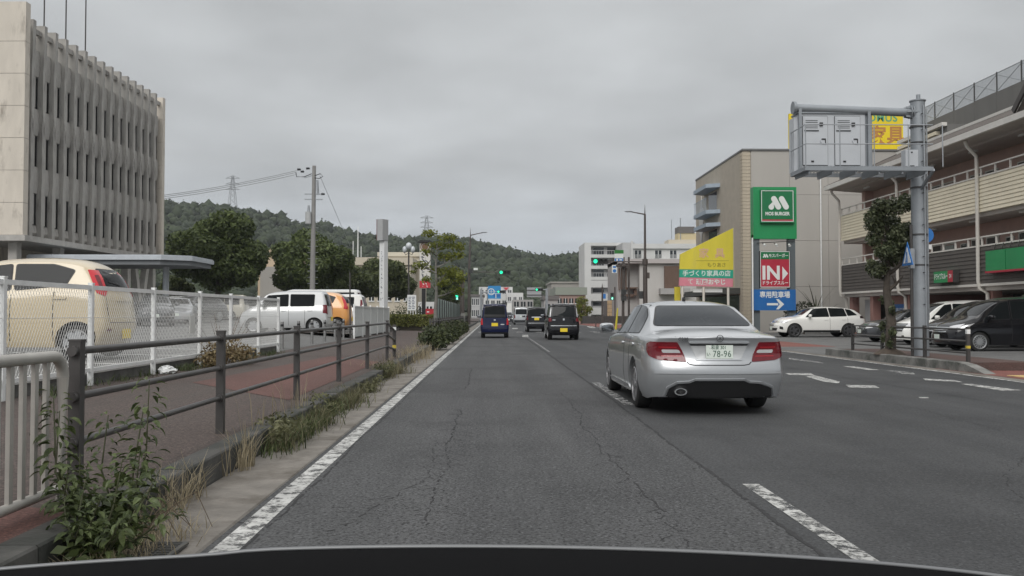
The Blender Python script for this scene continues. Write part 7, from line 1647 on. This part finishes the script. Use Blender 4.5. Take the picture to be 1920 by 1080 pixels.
for i_, (ya_, yb_, nn_, lab_) in enumerate(((8.0, 12.0, 12, 'leafy creeping weeds spilling over the kerb below the second rail span'), (12.6, 18.5, 14, 'leafy creeping weeds further along the kerb'))):
    rk_ = random.Random(300 + i_); cl_ = [(rk_.uniform(-.12, .14), rk_.uniform(0, yb_ - ya_), rk_.uniform(.02, .16), rk_.uniform(.10, .2), rk_.uniform(.2, .42), rk_.uniform(.07, .17)) for _ in range(nn_)]
    V, Fq = leaves(cl_, 2600, .026, 310 + i_, shellness=.9, aspect=.5); o = link('kerb_weeds', fastmesh('kerb_weeds', V, Fq, KWEED), loc=(-2.06, ya_, .03)); o['kind'] = 'stuff'; o['label'] = lab_; o['category'] = 'weeds'
tuft('dry_grass', 'dry litter and stalks around the foot of the leafy weeds', line(4.0, 5.2, 20, -2.1, -1.75), 800, .13, 68, DRY, 1.6, .0025, .09)
# dry bush at the mesh fence
BUSHM = leafmat('dry bush leaves', (.13, .09, .045), (.24, .19, .10), vs=5, trans=.2)
V, Fq = leaves([(0, 0, .28, .42, .5, .30), (.2, .6, .2, .3, .4, .22), (-.1, -.5, .15, .3, .35, .18)], 1500, .035, 71, shellness=.9); t = thing('dry_bush', 'dry brown bush growing at the foot of the mesh fence', 'bush', (-5.1, 17.3, .25)); link('foliage', fastmesh('foliage', V, Fq, BUSHM), t)
m = MB(); rn = random.Random(72)
for i in range(16): a = rn.uniform(0, 6.28); h = rn.uniform(.4, 1.1); m.tube([(0, rn.uniform(-.4, .5), -.03), (math.cos(a) * .2, math.sin(a) * .3, h * .5), (math.cos(a) * .45, math.sin(a) * .7, h)], [.008, .006, .002], 4)
m.build('stem', M('dry stem', (.16, .11, .07), .9), t)
tuft('weeds', 'scrubby dark weeds along the bottom of the mesh fence', [(-5.38 + rndk.uniform(-.08, .14), 11 + rndk.uniform(0, 13), .26) for _ in range(34)], 900, .15, 73, WEED, 1.8, .0045, .10)

# leafy weeds at the nearest rail post: each leaf its own object
lf = MB(); lm = [(0, 0), (.28, .17), (.55, .20), (.80, .13), (1.0, 0)]
for a, b_ in zip(lm, lm[1:]):
    zc = lambda u: .10 * math.sin(u * 3.0) - .18 * u * u
    for sg in (-1, 1):
        q = [(a[0], 0, zc(a[0])), (b_[0], 0, zc(b_[0])), (b_[0], sg * b_[1], zc(b_[0]) + .10 * b_[1] / .2), (a[0], sg * a[1], zc(a[0]) + .10 * a[1] / .2)]
        q = [p for i, p in enumerate(q) if p not in q[:i]]
        lf.face(q if sg > 0 else q[::-1])
def weedleaf(name, c1, c2):
    m = leafmat(name, c1, c2, vs=9, rough=.42, trans=.22); t = m.node_tree; oi = t.nodes.new('ShaderNodeObjectInfo')
    for n in t.nodes:
        if n.type == 'MATH': t.links.new(oi.outputs['Random'], n.inputs[0])
    return m
LFM = weedleaf('broad weed leaves', (.030, .045, .016), (.115, .145, .055)); lfm = lf.mesh('leaf', LFM); WST = M('weed stem', (.06, .065, .03), .7)
def weed(label, base, stems, seed, budget, ls=.075):
    rn = random.Random(seed); t = thing('leafy_weed', label, 'weed', base, 0, None); k = 0; per = budget // len(stems)
    for pts in stems:
        P_ = [Vector(p) for p in pts]; MB().tube(P_, [.008 * (1 - .7 * i / (len(P_) - 1)) for i in range(len(P_))], 5).build('stem', WST, t, 60); L_t = sum((b - a).length for a, b in zip(P_, P_[1:]))
        for j in range(per):
            u = (.12 + .88 * (j + rn.random()) / per) * (len(P_) - 1); i = min(int(u), len(P_) - 2); p = P_[i].lerp(P_[i + 1], u - i)
            az = j * 2.4 + rn.uniform(-.5, .5); el = rn.uniform(-.75, .35); s = ls * rn.uniform(.65, 1.25) * (1.12 - .45 * u / (len(P_) - 1)); off = rn.uniform(.015, .06)
            o = link('leaf', lfm, t, loc=p + Vector((math.cos(az) * off, math.sin(az) * off, .01)), rot=(rn.uniform(-.5, .5), -el, az)); o.scale = (s, s * rn.uniform(.85, 1.1), s)
    return t
def stem_to(base, px, py, dy=0., bow=.1, z0=.0):
    b = Vector(base); e = at(px, py, base[1] + dy) - b; m1 = e * .5 + Vector((bow, 0, .05)); return [(0, 0, z0), tuple(m1 * .55 + Vector((0, 0, .0))), tuple(m1), tuple(e * .8 + Vector((bow * .4, 0, .02))), tuple(e)]
b1 = Vector((-2.02, 4.72, .01)); b2 = Vector((-1.98, 4.95, .01)); b3 = Vector((-1.93, 4.45, .01))
weed('tall leafy weed leaning left over the end of the cream fence', b1, [stem_to(b1, 100, 735, .25, -.10), stem_to(b1, 112, 770, .2, -.12), stem_to(b1, 150, 850, .1, -.05), stem_to(b1, 128, 880, -.1, -.1)], 81, 190, .092)
weed('upright leafy weed crossing the rail, tallest of the kerb weeds', b2, [stem_to(b2, 280, 712, .05, .05), stem_to(b2, 270, 760, .1, .0), stem_to(b2, 203, 778, .1, -.08), stem_to(b2, 262, 850, -.05, .02)], 82, 200, .084)
weed('low bushy weed sprawling over the kerb and gutter by the drain', b3, [stem_to(b3, 230, 860, .05, .03), stem_to(b3, 160, 900, .1, -.05), stem_to(b3, 300, 880, .1, .06), stem_to(b3, 270, 930, -.1, .05), stem_to(b3, 190, 930, -.1, -.03), stem_to(b3, 225, 980, -.2, .03), stem_to(b3, 320, 960, -.05, .08), stem_to(b3, 120, 930, .1, -.06), stem_to(b3, 150, 985, -.1, -.05)], 83, 280, .082)
V, Fq = leaves([(0, 0, .16, .20, .30, .18), (-.08, .22, .2, .16, .22, .2), (.04, -.28, .12, .14, .18, .13)], 420, .030, 84, shellness=.9, aspect=.6); o = link('weed_undergrowth', fastmesh('weed_undergrowth', V, Fq, WEED), loc=(-1.98, 4.72, .0)); o['kind'] = 'stuff'; o['label'] = 'small dense leaves low down among the kerb weeds'; o['category'] = 'weeds'
m = MB(); rn = random.Random(85); bb_ = Vector((-1.86, 4.75, .0))
for i in range(5):
    e = Vector((rn.uniform(.05, .28), rn.uniform(-.1, .35), rn.uniform(.18, .34))); k_ = e + Vector((rn.uniform(.02, .12), rn.uniform(-.1, .1), -rn.uniform(.06, .22))); m.tube([(0, 0, 0), tuple(e * .6 + Vector((0, 0, .05))), tuple(e), tuple(k_)], [.004, .0035, .003, .002], 5)
tag(m.build('dead_stalks', M('dead stalk', (.10, .075, .05), .9), loc=bb_), 'bent dead brown stalks hanging over the gutter beside the drain grating', 'weed')

# ------------------------------------------------------------------ bonnet of the car the view is taken from
HOOD = M('bonnet paint', (.005, .005, .0055), .8, .0, spec=.03)
hd = thing('car_bonnet', 'dark glossy bonnet of the viewing car along the bottom edge', 'car bonnet', (-.05, 0, 0))
xs_b = np.linspace(-1.0, 1.0, 47); prof = []
m = MB(); ny = 30
for x in xs_b:
    q = abs(x / 1.0); yf = 1.64 - .05 * q ** 2.2 - .03 * q ** 8; zc = .9255 - .044 * q ** 2 - .006 * q ** 8 - .007 * x + .006 / (1 + math.exp(-(x + .37) / .02)) - .006
    for j in range(ny):
        t = j / (ny - 1)
        if t < .7: s = t / .7; y = .52 + (yf - .16 - .52) * s; z = zc + .035 * (1 - s) - .055 * s * s
        else: a = (t - .7) / .3 * math.pi / 2; y = yf - .16 + .16 * math.sin(a); z = zc - .055 - .22 * (1 - math.cos(a))
        m.v.append((x, y, z))
n = len(xs_b)
for i in range(n - 1):
    for j in range(ny - 1): a = i * ny + j; m.f.append((a, a + 1, a + ny + 1, a + ny))
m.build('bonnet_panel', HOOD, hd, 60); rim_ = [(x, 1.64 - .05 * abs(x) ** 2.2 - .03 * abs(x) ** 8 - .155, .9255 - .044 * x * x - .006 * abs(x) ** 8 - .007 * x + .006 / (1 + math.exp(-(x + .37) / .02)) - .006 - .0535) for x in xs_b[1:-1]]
MB().tube(rim_, .0038, 8).build('edge_strip', M('bonnet sky glint', (.17, .175, .18), .45, .4), hd, 50)  # added tube: its grey stands for the sky's reflection along the bonnet edge
MB().box(-.80, .80, .54, 1.30, .30, .80).build('engine_bay', BLACK, hd); MB().ball((-.60, 1.12, .918), (.022, .03, .012), 10, 6).build('washer_nozzle', BLACK, hd, 50)
MB().prismz([(-.84, .5), (-.84, 1.2), (-.6, 1.52), (0, 1.62), (.6, 1.52), (.84, 1.2), (.84, .5)], .25, .60).build('bumper', HOOD, hd)
for s_ in (-1, 1): MB().cyl((s_ * .62, .95, .31), (s_ * .82, .95, .31), .31, n=24).build('wheel', RUBBER, hd, 40)
# ------------------------------------------------------------------ lettering to plain meshes
bpy.context.view_layer.update(); dg = bpy.context.evaluated_depsgraph_get()
for o in [o for o in col.objects if o.type == 'FONT']:
    me = bpy.data.meshes.new_from_object(o.evaluated_get(dg)); n = link('lettering', me, o.parent, loc=o.location.copy(), rot=o.rotation_euler.copy()); n.scale = o.scale.copy()
    bpy.data.objects.remove(o)

# ------------------------------------------------------------------ thin haze over the town
hz0 = MB().box(-900, 900, -60, 950, -1.2, 140).build('haze', None); hz0['kind'] = 'stuff'
hm = bpy.data.materials.new('haze'); hm.use_nodes = True; t = hm.node_tree; t.nodes.clear(); ou = t.nodes.new('ShaderNodeOutputMaterial'); pv = t.nodes.new('ShaderNodeVolumePrincipled')
pv.inputs['Color'].default_value = (.86, .90, .95, 1); pv.inputs['Density'].default_value = .00023; pv.inputs['Anisotropy'].default_value = .2
t.links.new(pv.outputs[0], ou.inputs['Volume']); hz0.data.materials.append(hm)
